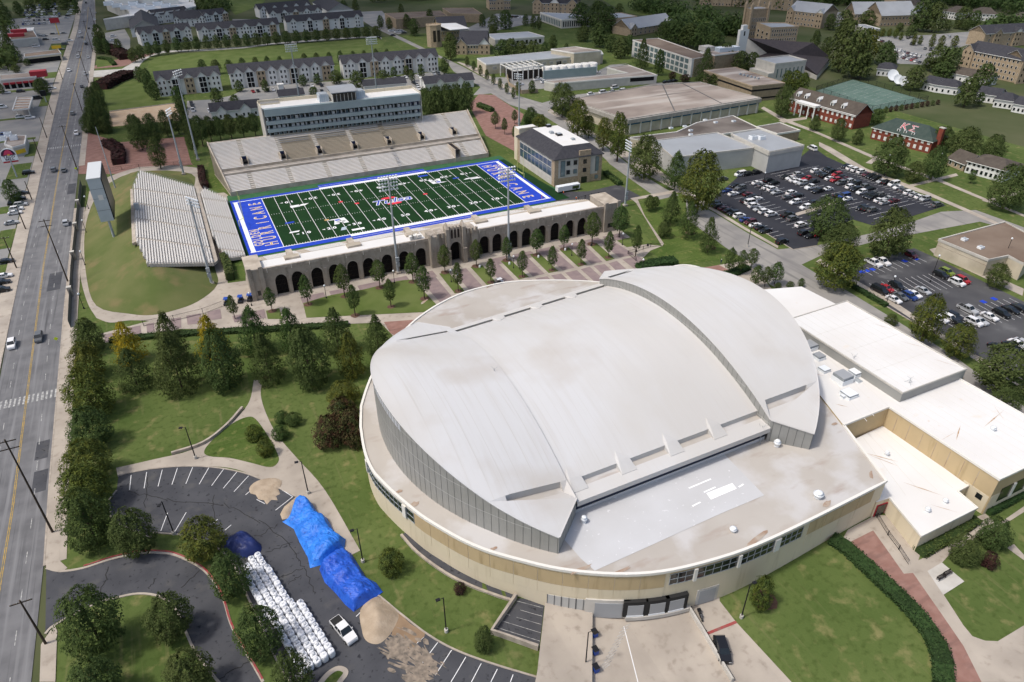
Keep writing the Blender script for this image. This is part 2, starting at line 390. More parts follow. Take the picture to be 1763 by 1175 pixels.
dash(lambda y: at_y(CL, y) + .14, -260, 700, 40, 0, .07, 'paint_yellow'); dash(lambda y: at_y(CL, y) - .14, -260, 700, 40, 0, .07, 'paint_yellow')
dash(lambda y: at_y(CL, y) + 3.6, -260, 700, 3, 6, .07, 'paint_worn'); dash(lambda y: at_y(CL, y) - 3.9, -260, 700, 3, 6, .07, 'paint_worn')
for i in range(15):
    x = -77 + i * .95; b.flat([(x, -62), (x + .42, -62), (x + .42, -58.4), (x, -58.4)], .045, 'paint_worn')
for i in range(15):
    x = -81 + i * .95; b.flat([(x, 158), (x + .42, 158), (x + .42, 161), (x, 161)], .045, 'paint_worn')
struct(b.build('lane_markings'))

# left bank of the road: lots and verges
wsheet('parking_lot', [[(-83, -40), (-170, -30), (-230, 60), (-280, 300), (-260, 640), (-90, 640), (-88.5, 312), (-85.5, 127)]], .0, 'lot_gray')
wsheet('side_street', [[(-82.5, -18), (-160, -14), (-160, -6), (-82.7, -4)]], .03, 'street')
b = MB()
for x0, x1, y0, y1 in [(-86.5, -83.2, 14, 26), (-89, -84, 40, 58), (-92, -84.5, 76, 84), (-94, -86, 118, 140), (-90, -85.5, 150, 175), (-92, -85.4, 250, 285), (-140, -92, 296, 302), (-130, -88, 180, 184), (-128, -94, 225, 229), (-95, -88.6, 330, 350), (-100, -88.8, 400, 470), (-160, -100, 395, 402)]:
    b.flat([(x0, y0), (x1, y0), (x1, y1), (x0, y1)], .05, 'grass')
struct(b.build('verge_grass'))

# brick gateways west of the road
sheet('brick_plaza', [[Z0(590, 1010), Z0(640, 960), Z0(860, 1030), Z0(1330, 990), Z0(1380, 1175), (332, 284), (200, 300), (135, 300), Z0(580, 1120)],
    [Z0(650, 500), Z0(900, 480), Z0(1150, 385), Z0(960, 400), Z0(700, 470)], [Z0(650, 570), Z0(920, 530), Z0(1020, 600), Z0(960, 545), Z0(700, 565)],
    [S2(920, 250), S2(1000, 160), S2(1130, 165), S2(1200, 215), S2(1380, 330), S2(1340, 430), S2(1300, 640), S2(1060, 510), S2(960, 330)]], .03, 'red_paving')
sheet('promenade', [cr([Z0(980, 530), Z0(1040, 440), Z0(1180, 385), Z0(1500, 368), Z0(1762, 350)]) + cr([ZB(300, 322), ZB(700, 292), ZB(1040, 268), ZB(1080, 290)]) + [ZB(1060, 262)] + [ZB(700, 280), ZB(300, 312), Z0(1762, 340), Z0(1500, 356), Z0(1180, 370), Z0(1000, 430), Z0(880, 500), Z0(640, 515), Z0(650, 560), Z0(980, 545)]], .04, 'pale_concrete')
sheet('oval_lawn', [cr([Z0(1070, 500), Z0(1080, 450), Z0(1180, 400), Z0(1500, 378), Z0(1762, 362), ZB(300, 330), ZB(700, 305), ZB(1040, 285), ZB(1060, 350), ZB(700, 400), ZB(200, 440), Z0(1762, 480), Z0(1400, 500), Z0(1150, 520)])], .03, 'fresh_lawn')
sheet('practice_lawn', [[Z0(1600, 0), Z0(1700, 110), ZB(100, 80), ZB(230, 20), ZB(240, 0)], [ZC(990, 0), ZC(1150, 90), ZC(1400, 130), ZC(1762, 170), ZC(1762, 100), ZC(1400, 20), ZC(1200, -10)], [Z0(750, 590), Z0(1060, 590), Z0(1250, 700), Z0(1260, 745), Z0(800, 800), Z0(760, 700)], [Z0(700, 415), Z0(760, 420), Z0(830, 470), Z0(700, 490)],
     [ZC(1010, 410), ZC(1130, 400), ZC(1280, 440), ZC(1160, 460)], [ZC(1180, 475), ZC(1340, 440), ZC(1640, 540), ZC(1390, 585), ZC(1390, 540)], [ZB(1500, 400), ZB(1450, 350), ZB(1700, 400), ZB(1600, 430)], [ZB(1230, 265), ZB(1320, 255), ZB(1380, 280), ZB(1290, 292)]], .035, 'fresh_lawn')
sheet('sand_court', [[Z0(790, 810), Z0(1260, 750), Z0(1300, 870), Z0(1000, 900), Z0(790, 918)]], .04, 'sand_court')
b = MB(); b.ribbon(W2([Z0(790, 808), Z0(1262, 748), Z0(1310, 872)]), .8, 0, .3, 'concrete'); struct(b.build('court_border'))
sheet('apartment_parking', [[Z0(1350, 730), Z0(1540, 720), ZB(0, 690), ZB(120, 625), ZB(700, 590), ZB(1130, 560), ZB(1500, 515), ZB(1620, 560), ZB(1390, 640), ZB(1370, 670), ZB(560, 720), ZB(240, 720), Z0(1520, 880), Z0(1350, 860)],
    [Z0(760, 240), Z0(900, 210), Z0(940, 280), Z0(940, 370), Z0(760, 330)], [ZB(0, 140), ZB(200, 140), ZB(260, 180), ZB(0, 190)], [ZB(850, 90), ZB(1080, 80), ZB(1180, 190), ZB(1260, 230), ZB(1200, 250), ZB(1000, 190)], [ZC(230, 100), ZC(540, 120), ZC(560, 150), ZC(380, 190), ZC(150, 240), ZC(0, 215)],
    [ZC(60, 690), ZC(180, 560), ZC(600, 560), ZC(620, 640), ZC(450, 650)], [ZC(560, 560), ZC(950, 520), ZC(1050, 470), ZC(1180, 460), ZC(1020, 500), ZC(1100, 530), ZC(620, 590)], [ZD(930, 200), ZD(1250, 190), ZD(1600, 160), ZD(1700, 180), ZD(1400, 260), ZD(1250, 350), ZD(1080, 345), ZD(1060, 250)], [ZD(650, 60), ZD(820, 70), ZD(760, 150), ZD(640, 120)]], .0, 'lot_gray')

# campus streets
sheet('street', [[ZB(1050, 185), ZB(1200, 260), ZB(1450, 380), ZC(0, 490), ZC(370, 690), ZC(560, 745), ZC(760, 690), ZC(1200, 640), ZC(1390, 600), ZC(1762, 590), ZC(1762, 610), ZC(1200, 690), ZC(780, 720), ZC(600, 800), ZC(980, 1030), (1100, 297), (1145, 325), (1228, 366), (1286, 401), (1339, 430), (1408, 422.7), (1500, 402), (1563, 385), (1620, 365), (1680, 362), (1763, 392), (1763, 402), (1687, 382), (1570, 404), (1502, 417), (1412, 441), (1380, 456), (1408, 473), (1450, 496), (1536, 548), (1640, 612), (1700, 655), (1763, 700), (1763, 760), (1640, 690), (1500, 600), (1400, 530), (1325, 490), (1290, 452), (1250, 427), (1183, 378), (1080, 305), (1050, 283), (1043, 275), ZC(900, 1050), ZC(560, 830), ZC(330, 760), ZC(0, 560), ZB(1600, 520), ZB(1540, 440), ZB(1340, 350), ZB(1000, 190)]], .02, 'street')
sheet('street_side_walk', [[ZB(1640, 450), ZB(1762, 490), ZC(370, 665), ZC(370, 690), ZC(0, 480), ZB(1620, 450)], [ZC(620, 790), ZC(900, 940), ZC(1180, 1100), (1130, 290), (1228, 358), (1283, 392), (1340, 424), (1339, 428), (1286, 398.5), (1228, 364), (1100, 294), ZC(980, 1020), ZC(600, 810)],
    [(1412, 446), (1450, 470), (1540, 520), (1660, 600), (1763, 668), (1763, 672), (1655, 606), (1536, 528), (1445, 475), (1405, 451)], [(1410, 252), (1480, 295), (1600, 338), (1763, 408), (1763, 403), (1600, 332), (1490, 290), (1430, 254), (1410, 245)],
    [(1310, 187), (1345, 208), (1400, 228), (1500, 272), (1620, 315), (1763, 374), (1763, 370), (1620, 310), (1500, 267), (1400, 224), (1350, 204), (1315, 184)], [(1500, 283), (1517, 270), (1512, 267), (1490, 281)], [(1570, 322), (1650, 303), (1646, 299), (1560, 320)], [(1700, 349), (1763, 333), (1763, 328), (1690, 346)], [(1348, 212), (1388, 206), (1386, 202), (1340, 208)],
    [(1085, 342), (1095, 350), (1140, 425), (1143, 420), (1110, 372), (1098, 344), (1180, 330), (1176, 325)], [(1373, 372), (1440, 352), (1436, 347), (1368, 368)], [(1640, 420), (1600, 430), (1610, 440), (1760, 510), (1763, 498), (1700, 470)]], .05, 'concrete')
sheet('verge_lawn', [[(1100, 352), (1180, 334), (1183, 380), (1245, 428), (1240, 448), (1150, 458), (1118, 430), (1140, 424)]], .04, 'lawn')

# asphalt car parks east of the street
LOT = [ZL(215, 255), ZL(330, 155), ZL(640, 60), ZL(700, 10), ZL(770, 60), ZL(1060, 190), ZL(1370, 305), ZL(1180, 365), ZL(1000, 405), ZL(900, 375), ZL(740, 450), ZL(720, 508), ZL(600, 527), ZL(460, 440), ZL(190, 300)]
sheet('car_park', [LOT], .05, 'black_asphalt')
sheet('visitor_car_park', [[ZL(930, 620), ZL(1000, 580), ZL(1210, 520), ZL(1320, 570), ZL(1763, 790), ZL(1763, 1169), ZL(1500, 1050), ZL(1200, 890), ZL(880, 700)]], .05, 'worn_asphalt')
b = MB()
def stalls(a, c, n, L, m='paint_white', wd=.1, z=.075, side=1):     # parking lines: n short lines set off a line from a to c
    A = Vector(a[:2]); B = Vector(c[:2]); d = (B - A); u = d.normalized(); p = Vector((-u.y, u.x)) * side
    for i in range(n + 1):
        s = A + d * i / n; e = s + p * L
        b.flat([(s - u * wd / 2)[:], (e - u * wd / 2)[:], (e + u * wd / 2)[:], (s + u * wd / 2)[:]], z, m)
stalls((154.5, -33), (154.5, -66), 12, 5, side=1)
for x, y0, y1 in [(171, -24, -66), (187, -20, -58), (203.5, -17, -70), (219.5, -18, -66)]:
    n = int((y0 - y1) / 2.75); stalls((x, y0), (x, y1), n, 5.2, side=1); stalls((x, y0), (x, y1), n, 5.2, side=-1)
stalls(G(*ZL(870, 112)), G(*ZL(1330, 305)), 25, 5, side=-1)
for a_, c_, n in [((930, 620), (1230, 560), 10), ((1100, 690), (1400, 640), 11)]:
    pass
for (ax, ay), (cx_, cy_), n, s_ in [(ZL(1040, 735), ZL(1430, 670), 13, 1), (ZL(1040, 735), ZL(1430, 670), 13, -1), (ZL(940, 625), ZL(1210, 560), 9, -1), (ZL(1380, 900), ZL(1763, 810), 12, 1), (ZL(1380, 900), ZL(1763, 810), 12, -1)]:
    stalls(G(ax, ay), G(cx_, cy_), n, 4.8, side=s_)
struct(b.build('parking_lines'))
b = MB()
for q in [(945, 640), (972, 634), (1000, 627), (1162, 585), (1218, 574), (1558, 790), (1612, 775)]:
    c = G(*ZL(*q)); b.flat([(c.x - .8, c.y - .8), (c.x + .8, c.y - .8), (c.x + .8, c.y + .8), (c.x - .8, c.y + .8)], .08, 'blue_paint')
struct(b.build('accessible_bay_paint'))
sheet('tennis_court', [[ZD(640, 490), ZD(840, 430), ZD(1240, 545), ZD(940, 600)]], .04, 'court_green')
b = MB()
for i in range(5):
    for j in range(3):
        a = G(*ZD(650, 488)); u = (G(*ZD(940, 595)) - a); v_ = (G(*ZD(840, 432)) - a)
        o = a + u * (i * .2 + .03) + v_ * (j * .33 + .05)
        q = [o, o + u * .12, o + u * .12 + v_ * .24, o + v_ * .24]; b.ribbon([(p.x, p.y) for p in q], .15, .05, .06, 'paint_worn', closed=True)
struct(b.build('court_lines'))

# concrete apron round the south stand and the plaza before the arcade
sheet('stadium_apron', [cr([(166, 548), (150, 520), (138, 470), (140, 400), (150, 350), (160, 320), (200, 300), (240, 288)]) + [(300, 285), (345, 290), (352, 300), (375, 325), (392, 336), (437, 460), (437, 520), (395, 525)] + cr([(395, 525), (340, 545), (285, 553), (225, 552), (190, 556), (166, 548)])], .042, 'concrete')
sheet('mound_lawn', [cr([(224, 541), (166, 527), (148, 470), (146, 400), (160, 350), (185, 318), (240, 296), (330, 300), (335, 340), (368, 455), (374, 491), (340, 520), (300, 535), (262, 543)], closed=True)], .06, 'dry_lawn')
PL = [(174, 575), (265, 551), (345, 537), (395, 505), (437, 515), (1062, 392), (1100, 420), (1140, 424), (1120, 432), (1096, 455), (1110, 470), (1160, 470), (1290, 448), (1330, 500), (1330, 540), (1100, 540), (900, 580), (700, 610), (675, 577), (655, 556), (522, 561), (409, 566), (310, 567), (250, 578), (180, 591)]
sheet('plaza', [PL], .05, 'concrete')
GP_ = [[(756, 472), (771.5, 469), (801, 503), (783, 506)], [(810, 460.5), (831, 457.7), (854, 487.5), (839.6, 493)], [(862, 450.6), (876.6, 446), (910.6, 477.5), (893.6, 482)], [(912, 439), (927.6, 436), (961.6, 467.6), (944.6, 471)], [(963, 430.7), (978.7, 426.5), (1011, 456), (995.7, 460.5)], [(1014, 422), (1026.9, 419.4), (1058, 446.4), (1043.9, 450.6)]]
P0 = [(458, 535.7), (481, 531.4), (486.5, 550), (461, 550)]
P1 = cr([(522, 523), (570, 509), (627, 499), (683, 485), (711, 482)], 3) + [(753, 527), (734, 538), (527.6, 548)]
P8 = [(1062, 415), (1109, 403.8), (1123, 419.4), (1079, 426.5)]
sheet('plaza_lawn', [P0, P1, P8] + GP_, .1, 'fresh_lawn')
br = []
def lerp(a, c, t): return tuple(Vector(a[:2]).lerp(Vector(c[:2]), t))
rows = [[tuple(v[:2]) for v in (G(*q) for q in g)] for g in ([[(704, 484), (711, 482), (753, 527), (734, 538)]] + GP_ + [P8])]
for g, h in zip(rows[:-1], rows[1:]):
    for lo_, hi in ((.0, 1.0), (1.12, 1.9)):
        tl = lerp(g[1], h[0], .2); tr = lerp(g[1], h[0], .8); bl = lerp(g[2], h[3], .2); brr = lerp(g[2], h[3], .8)
        if h is rows[-1]: bl = lerp(g[2], (h[0][0] + 2, g[2][1]), .2); brr = (tr[0] + 1, bl[1])
        br.append([lerp(tl, bl, lo_), lerp(tr, brr, lo_), lerp(tr, brr, hi), lerp(tl, bl, hi)])
for i in range(6):
    p = rows[i + 1]; br.append([lerp(p[0], p[3], 1.12), lerp(p[1], p[2], 1.12), lerp(p[1], p[2], 1.9), lerp(p[0], p[3], 1.9)])
for i in range(13):
    x = -2 + i * 8.6; s = -.022 * (x + 7)
    if 38 < x < 50: continue
    br.append([(x, -38 + s), (x + 7, -38 + s), (x + 7, -42.5 + s), (x, -42.5 + s)])
for q in ([Z2(720, 230), Z2(780, 215), Z2(790, 268), Z2(725, 278)], [Z2(890, 180), Z2(970, 165), Z2(975, 225), Z2(920, 235)], [Z2(1010, 155), Z2(1060, 145), Z2(1070, 205), Z2(1015, 215)], [Z2(1180, 120), Z2(1250, 108), Z2(1250, 180), Z2(1190, 190)], [Z2(1285, 98), Z2(1385, 82), Z2(1390, 150), Z2(1295, 160)], [Z2(1430, 72), Z2(1520, 50), Z2(1530, 118), Z2(1440, 130)]):
    br.append(W2(q))
br.append(W2([(400, 545), (455, 533), (458, 548), (404, 556)]))
wsheet('brick_paving', br, .065, 'mauve_paving')
sheet('brick_forecourt', [[(661, 555), (715, 551), (700, 590), (672, 574)], [(1212, 461), (1238, 457), (1262, 470), (1232, 476)], [Z8(430, 410), Z8(580, 335), Z8(750, 575), Z8(800, 570), Z8(960, 800), Z8(1080, 975), Z8(1180, 1175), Z8(1015, 1175), Z8(1005, 1050), Z8(890, 860), Z8(690, 650)]], .07, 'red_paving')
# round the arena: walks on its east side, dock and drives
sheet('walk', [[Z8(400, 400), Z8(440, 330), Z8(590, 250), Z8(700, 250), Z8(840, 470), Z8(830, 500), Z8(1010, 410), Z8(1130, 330), Z8(1080, 290), Z8(1200, 240), Z8(1270, 300), Z8(1416, 200), Z8(1416, 232), Z8(1340, 280), Z8(1240, 320), Z8(1000, 470), Z8(960, 515), Z8(970, 690), Z8(1080, 860), Z8(1130, 920), Z8(1200, 945), Z8(1270, 948), Z8(1416, 860), Z8(1416, 1175), Z8(1180, 1175), Z8(1015, 1175), Z8(1000, 1040), Z8(890, 860), Z8(690, 650)], [Z8(1320, 430), Z8(1416, 500), Z8(1416, 470), Z8(1360, 410)]], .04, 'concrete')
sheet('bench_pad', [[Z8(880, 560), Z8(960, 512), Z8(1085, 617), Z8(968, 692)]], .07, 'pale_concrete')
sheet('dock_yard', [[Z7(375, 880), Z7(540, 860), Z7(890, 780), Z7(900, 790), Z7(1060, 735), Z7(1150, 850), Z7(1450, 1175), Z7(1500, 1330), Z7(360, 1330)]], .05, 'concrete')
# bottom left: entrance drive, islands, curved car park
DR_O = cr([Z3(250, 560), Z3(330, 577), Z3(450, 560), Z3(600, 512), Z3(750, 480), Z3(860, 478), Z3(950, 492), Z3(1080, 555), Z3(1160, 640), Z3(1210, 740), Z3(1250, 870), Z3(1320, 1000), Z3(1420, 1175), Z3(1500, 1330)])
DR_I = cr([Z3(1330, 1330), Z3(1180, 1175), Z3(1060, 1020), Z3(1010, 920), Z3(960, 800), Z3(870, 718), Z3(750, 698), Z3(620, 722), Z3(520, 750), Z3(300, 865), Z3(245, 915)])
sheet('drive', [DR_O + DR_I], .03, 'asphalt')
LT = cr([Z3(640, 62), Z3(720, 42), Z3(860, 20), Z3(1020, 10), Z3(1180, 20), Z3(1320, 48), Z3(1420, 85)]) + [Z3(1600, 175), Z4(440, 285), Z4(560, 470), Z4(690, 660), Z4(800, 715)] + cr([Z4(900, 800), Z4(1050, 915), Z4(1200, 1000), Z4(1400, 1075), Z4(1650, 1150), Z4(1900, 1220)]) + [Z4(1900, 1420), Z4(0, 1420)]
LTL = cr([Z3(1700, 1300), Z3(1560, 1175), Z3(1480, 1030), Z3(1400, 850), Z3(1330, 700), Z3(1290, 600), Z3(1230, 500), Z3(1120, 420), Z3(960, 378)]) + [Z3(820, 368), Z3(815, 400), Z3(600, 300), Z3(590, 190), Z3(630, 140)]
sheet('curved_car_park', [LT + LTL], .05, 'asphalt')
b = MB()
for a, c in [((708, 58), (700, 138)), ((792, 42), (778, 130)), ((876, 30), (853, 120)), ((958, 20), (928, 110)), ((1040, 16), (1003, 106)), ((1128, 17), (1075, 108)), ((1208, 25), (1142, 116)), ((1278, 42), (1205, 130)), ((1342, 62), (1263, 148)), ((1380, 120), (1325, 165)), ((905, 262), (868, 360)), ((1005, 260), (945, 362)), ((1175, 297), (1150, 320)), ((1248, 327), (1212, 358)), ((1580, 175), (1487, 248)), ((1505, 128), (1580, 175)), ((1505, 128), (1440, 190)), ((1385, 190), (1430, 213))]:
    b.ribbon(W2([Z3(*a), Z3(*c)]), .12, .06, .075, 'paint_white')
for a, c in [((1035, 930), (985, 975)), ((1108, 962), (1012, 1090)), ((1183, 1003), (1095, 1138)), ((1260, 1040), (1180, 1175)), ((1343, 1075), (1290, 1175)), ((1430, 1105), (1395, 1175)), ((1515, 1135), (1500, 1175)), ((690, 800), (668, 822))]:
    b.ribbon(W2([Z4(*a), Z4(*c)]), .12, .06, .075, 'paint_white')
for i in range(12): b.ribbon(W2([Z7(400 + i * 12, 1130 - i * 22), Z7(470 + i * 10, 1080 - i * 20)]), .1, .06, .075, 'paint_worn')
b.ribbon(W2([Z7(545, 875), Z7(625, 1190)]), .15, .06, .075, 'paint_white')
struct(b.build('bay_lines'))
b = MB(); b.ribbon(W2([Z7(985, 918), Z7(1152, 850)]), .5, .06, .08, 'red_paint'); struct(b.build('red_line'))
sheet('walk_path', [cr([(437, 655), (430, 690), (412, 715), (380, 745), (330, 775), (262, 792), (200, 806)]) + [(203, 822)] + cr([(205, 820), (260, 808), (330, 803), (395, 806), (440, 820)]) + [(510, 856), Z4(640, 490), Z4(690, 465)] + cr([Z4(690, 465), (560, 845), (512, 790), (478, 750), (458, 712), (449, 680), (452, 655)])], .03, 'concrete')
sheet('island_lawn', [cr([(352, 776), (372, 752), (400, 730), (424, 719), (440, 722), (462, 752), (478, 782), (479, 796), (465, 805), (430, 797), (395, 789), (360, 786)], closed=True), cr([Z4(430, 1250), Z4(500, 1150), Z4(560, 1105), Z4(600, 1108), Z4(612, 1130), Z4(580, 1175), Z4(530, 1250)], closed=True)], .07, 'lawn')
sheet('bed_lawn', [[Z3(330, 470), Z3(450, 400), Z3(600, 300), Z3(820, 400)] + cr([Z3(820, 400), Z3(960, 405), Z3(1120, 445), Z3(1230, 530), Z3(1290, 640), Z3(1350, 780), Z3(1450, 1000), Z3(1560, 1200), Z3(1480, 1200)]) + DR_O[::-1][4:]], .04, 'grass')
sheet('sidewalk_corner', [[Z3(250, 560), Z3(265, 100), Z3(335, 80), Z3(322, 520), Z3(365, 560), Z3(340, 578)], [Z3(222, 975), Z3(295, 865), Z3(310, 900), Z3(300, 1175), Z3(215, 1175)]], .12, 'concrete')
b = MB()
b.ribbon(W2(DR_O[:-4]), .45, -.02, .14, 'concrete'); b.ribbon(W2(DR_I), .4, -.02, .14, 'concrete'); b.ribbon(W2(LT[:-2]), .3, -.02, .14, 'kerb'); b.ribbon(W2(LTL), .3, -.02, .14, 'kerb')
b.ribbon(W2(cr([Z4(430, 1250), Z4(500, 1150), Z4(560, 1105), Z4(600, 1108), Z4(612, 1130), Z4(580, 1175), Z4(530, 1250)])), .8, -.02, .14, 'concrete')
b.ribbon(W2([ZL(190, 303), ZL(460, 443), ZL(600, 527), ZL(720, 508)]), .3, 0, .15, 'kerb'); b.ribbon(W2([ZL(880, 700), ZL(1200, 890), ZL(1500, 1050), ZL(1763, 1185)]), .3, 0, .15, 'kerb')
struct(b.build('kerb_line'))
b = MB(); b.ribbon([(p[0], p[1] + .5) for p in W2(DR_O[8:-4])], .3, 0, .16, 'red_paint'); struct(b.build('red_kerb'))

# ============================================================ the football field
FW, FD = 91.44, 48.77
b = MB(); b.flat([(-13, -9.2), (101, -10.2), (112, -3), (106.5, 20), (106, 56), (-12, 58), (-13, 30)], .05, 'turf_light'); struct(b.build('sideline_turf'))
b = MB(); b.flat([(-13.5, -3.5), (109, -3.5), (105.5, 50.5), (-13.5, 50.5)], .07, 'turf'); ff = struct(b.build('football_field'))
def fm(name): return name
b = MB()
def fr(x0, x1, y0, y1, m, z=.1): b.flat([(x0, y0), (x1, y0), (x1, y1), (x0, y1)], z, m)
fr(-11.6, 103.1, -3.2, FD + 2.6, 'blue_paint', .085); fr(0, FW, 0, FD, 'turf', .1)
fr(23, 68.6, -5.4, -1.9, 'blue_paint', .09); fr(23, 68.6, FD + 2.6, FD + 5.4, 'blue_paint', .09)
b.build('blue_border', ff)
b = MB()
for sx in (-9.144, FW): fr(sx, sx + 9.144, 0, FD, 'blue_paint', .11)
b.build('end_zone', ff)
b = MB()
fr(-10.9, 102.4, -.45, 0, 'field_white', .12); fr(-10.9, 102.4, FD, FD + .45, 'field_white', .12); fr(22.8, 68.7, -1.9, -.45, 'field_white', .12); fr(22.8, 68.7, FD + .45, FD + 1.9, 'field_white', .12)
fr(-10.6, -9.144, 0, FD, 'field_white', .12); fr(FW + 9.144, 102.0, 0, FD, 'field_white', .12)
fr(22.8, 68.7, -3.4, -3.25, 'field_white', .12); fr(22.8, 68.7, FD + 3.5, FD + 3.65, 'field_white', .12)
b.build('sideline', ff)
for i in range(21):
    b = MB(); x = i * 4.572; hw = .08 if 0 < i < 20 else .12; fr(x - hw, x + hw, 0, FD, 'field_white', .125); b.build('yard_line', ff)
b = MB()
for i in range(101):
    if i % 5 == 0: continue
    x = i * .9144
    for y in (18.3, FD - 18.3, .35, FD - .35): fr(x - .06, x + .06, y - .32, y + .32, 'field_white', .13)
b.build('hash_marks', ff)
def text_mesh(name, s, size, mname, pos, rz, parent=None, tilt=0, sx=1, extr=0.0, shear=0, align='CENTER', off=0.0):
    cu = bpy.data.curves.new('t', 'FONT'); cu.body = s; cu.size = size; cu.align_x = align; cu.align_y = 'CENTER'; cu.extrude = extr; cu.shear = shear; cu.resolution_u = 3; cu.offset = off
    o = bpy.data.objects.new('t', cu); C.objects.link(o); bpy.context.view_layer.update()
    me = bpy.data.meshes.new_from_object(o.evaluated_get(bpy.context.evaluated_depsgraph_get())); bpy.data.objects.remove(o)
    me.transform(Matrix.Translation(Vector(pos)) @ Matrix.Rotation(rz, 4, 'Z') @ Matrix.Rotation(tilt, 4, 'X') @ Matrix.Scale(sx, 4, (1, 0, 0)))
    if parent:
        q = parent; off_ = Vector((0, 0, 0))
        while q: off_ += q.location; q = q.parent
        me.transform(Matrix.Translation(-off_))
    me.materials.clear(); me.materials.append(MAT[mname]); o = bpy.data.objects.new(name, me); C.objects.link(o)
    if parent: o.parent = parent
    return o
for yd in range(1, 10):
    n = str(min(yd, 10 - yd) * 10); x = yd * 9.144
    for y, rz in ((8.2, 0), (FD - 8.2, math.pi)):
        text_mesh('yard_number', n[0] + ' ' + n[1], 2.6, 'field_white', (x, y, .14), rz, ff, off=.09)
        if yd != 5:
            s = (-1 if yd < 5 else 1); b = MB(); a = 2.4; b.face([(x + s * (a + 1.2), y, .14), (x + s * a, y + .45, .14), (x + s * a, y - .45, .14)][::s and (1 if s > 0 else -1)], 'field_white'); b.build('number_arrow', ff)
def ez(word, x, y0, y1, size, rz):
    n = len(word)
    for i, ch in enumerate(word):
        y = y0 + (y1 - y0) * i / (n - 1)
        text_mesh('end_zone_letter', ch, size, 'field_white', (x, y, .14), rz, ff, sx=.66, off=.13); text_mesh('end_zone_letter', ch, size * .97, 'field_gold', (x, y, .15), rz, ff, sx=.66, off=-.02)
ez('HURRICANE', -3.1, 4.4, 44.2, 6.3, R(90)); ez('GOLDEN', -7.1, 5.2, 18.0, 4.3, R(90))
ez('HURRICANE', FW + 3.3, 44.6, 5.0, 6.3, R(-90)); ez('GOLDEN', FW + 7.2, 44, 31, 4.3, R(-90))
# midfield script
cx, cy = FW / 2 - .8, FD / 2
for m_, o_, z_ in (('field_white', .26, .15), ('blue_paint', .02, .165)):
    text_mesh('midfield_script', 'Tulsa', 6.3, m_, (cx, cy - .2, z_), R(2), ff, sx=1.2, shear=.35, off=o_)
for dy in (3.2, -3.0):
    b = MB(); vs = [(cx + math.cos(t) * 2.9 + .8 * (dy < 0), cy + dy + math.sin(t) * 1.1, .145) for t in [i * math.pi / 8 for i in range(16)]]; b.face(vs, 'field_red'); b.build('midfield_swirl', ff)
def patch(x, y, wd, h, m, skew=0, z=.145, name='painted_mark'):
    b = MB(); b.face([(x - wd / 2 - skew, y - h / 2, z), (x + wd / 2 - skew, y - h / 2, z), (x + wd / 2 + skew, y + h / 2, z), (x - wd / 2 + skew, y + h / 2, z)], m); b.build(name, ff)
for q, ch in ((F1(1130, 668), 'A'), (F2(390, 292), 'V')):     # the conference emblems: winged letter shapes
    c = G(*q); s = 1 if ch == 'A' else -1
    b = MB()
    for pts in ([(-2.6, -2.6), (-.7, -2.6), (.6, 2.4), (-2.4, 2.6), (-4.2, 2.0), (-1.6, 1.7)], [(.9, -2.6), (2.8, -2.6), (2.2, 2.6), (.5, 2.4)], [(-1.4, -1.2), (1.9, -1.2), (1.9, -.2), (-1.1, -.2)]):
        b.flat([(c.x + x * s, c.y + y * s) for x, y in pts], .145, 'field_white')
    b.flat([(c.x + x * s, c.y + y * s) for x, y in [(-1.4, .5), (.1, .5), (.3, 1.7), (-1.6, 1.8)]], .155, 'blue_paint')
    b.build('conference_emblem', ff)
c = G(*F1(730, 525)); patch(c.x - 1, c.y, 3.4, 2.2, 'field_white'); patch(c.x + 2.1, c.y + .2, 3, 1.6, 'field_white', .9)
c = G(*F2(720, 262)); patch(c.x, c.y, 5.6, 1.2, 'field_white', .8); patch(c.x + 1.6, c.y - .8, 4.4, 1.4, 'field_white', -.6)
c = G(*F1(1305, 745)); patch(c.x, c.y, 4.6, 1.5, 'field_white'); c = G(*F1(700, 772)); patch(c.x, c.y, 3.4, 1.1, 'field_white', .3)
c = G(*F2(265, 241)); patch(c.x, c.y, 4.2, 1.6, 'blue_paint'); c = G(*F2(578, 262)); patch(c.x, c.y, 2.6, 1.2, 'blue_paint')
c = G(*F1(655, 685)); patch(c.x, c.y, 3.2, 1.3, 'blue_paint'); c = G(*F1(1168, 740)); patch(c.x, c.y, 1.8, 2.6, 'skylight_glass', .5)
for q in (F1(1292, 502), F1(1138, 487), F2(288, 413), F1(1006, 659)): c = G(*q); patch(c.x, c.y, 1.6, 1.2, 'field_red' if q != F1(1006, 659) else 'field_gold')
# ============================================================ stadium arcade (east side)
AX0, AX1, AH = -14.8, 109.3, 9.0
def fy(x): return -34.0 - .0225 * (x + 7)        # the line of its front
arc = thing('stadium_arcade', 'long tan limestone arcade wall of pointed arches along the near side of the football field', 'stadium wall', (47, -37, 0))
ARCH = [G(*Z5(x, y)).x for x, y in [(315, 590), (415, 575), (528, 545), (630, 520), (740, 500), (836, 485), (942, 455), (1040, 430), (1140, 410)]] + [G(*q).x for q in (Z5(1512, 330), Z5(1600, 325), Z6(282, 300), Z6(365, 290), Z6(453, 270), Z6(535, 255), Z6(618, 235), Z6(697, 225))]
GX = [33.2 + 8.2, 54.5]      # extent of the gatehouse
def arch_pts(xc, hw, hs, hp, n=6):     # pointed arch outline from left foot to right foot
    L = [(xc - hw, 0), (xc - hw, hs)]
    for i in range(1, n): t = i / n; L.append((xc - hw * math.cos(t * math.pi / 2), hs + (hp - hs) * math.sin(t * math.pi / 2) ** .9))
    L.append((xc, hp)); Rr = [(2 * xc - x, z) for x, z in L[:-1]][::-1]
    return L + Rr
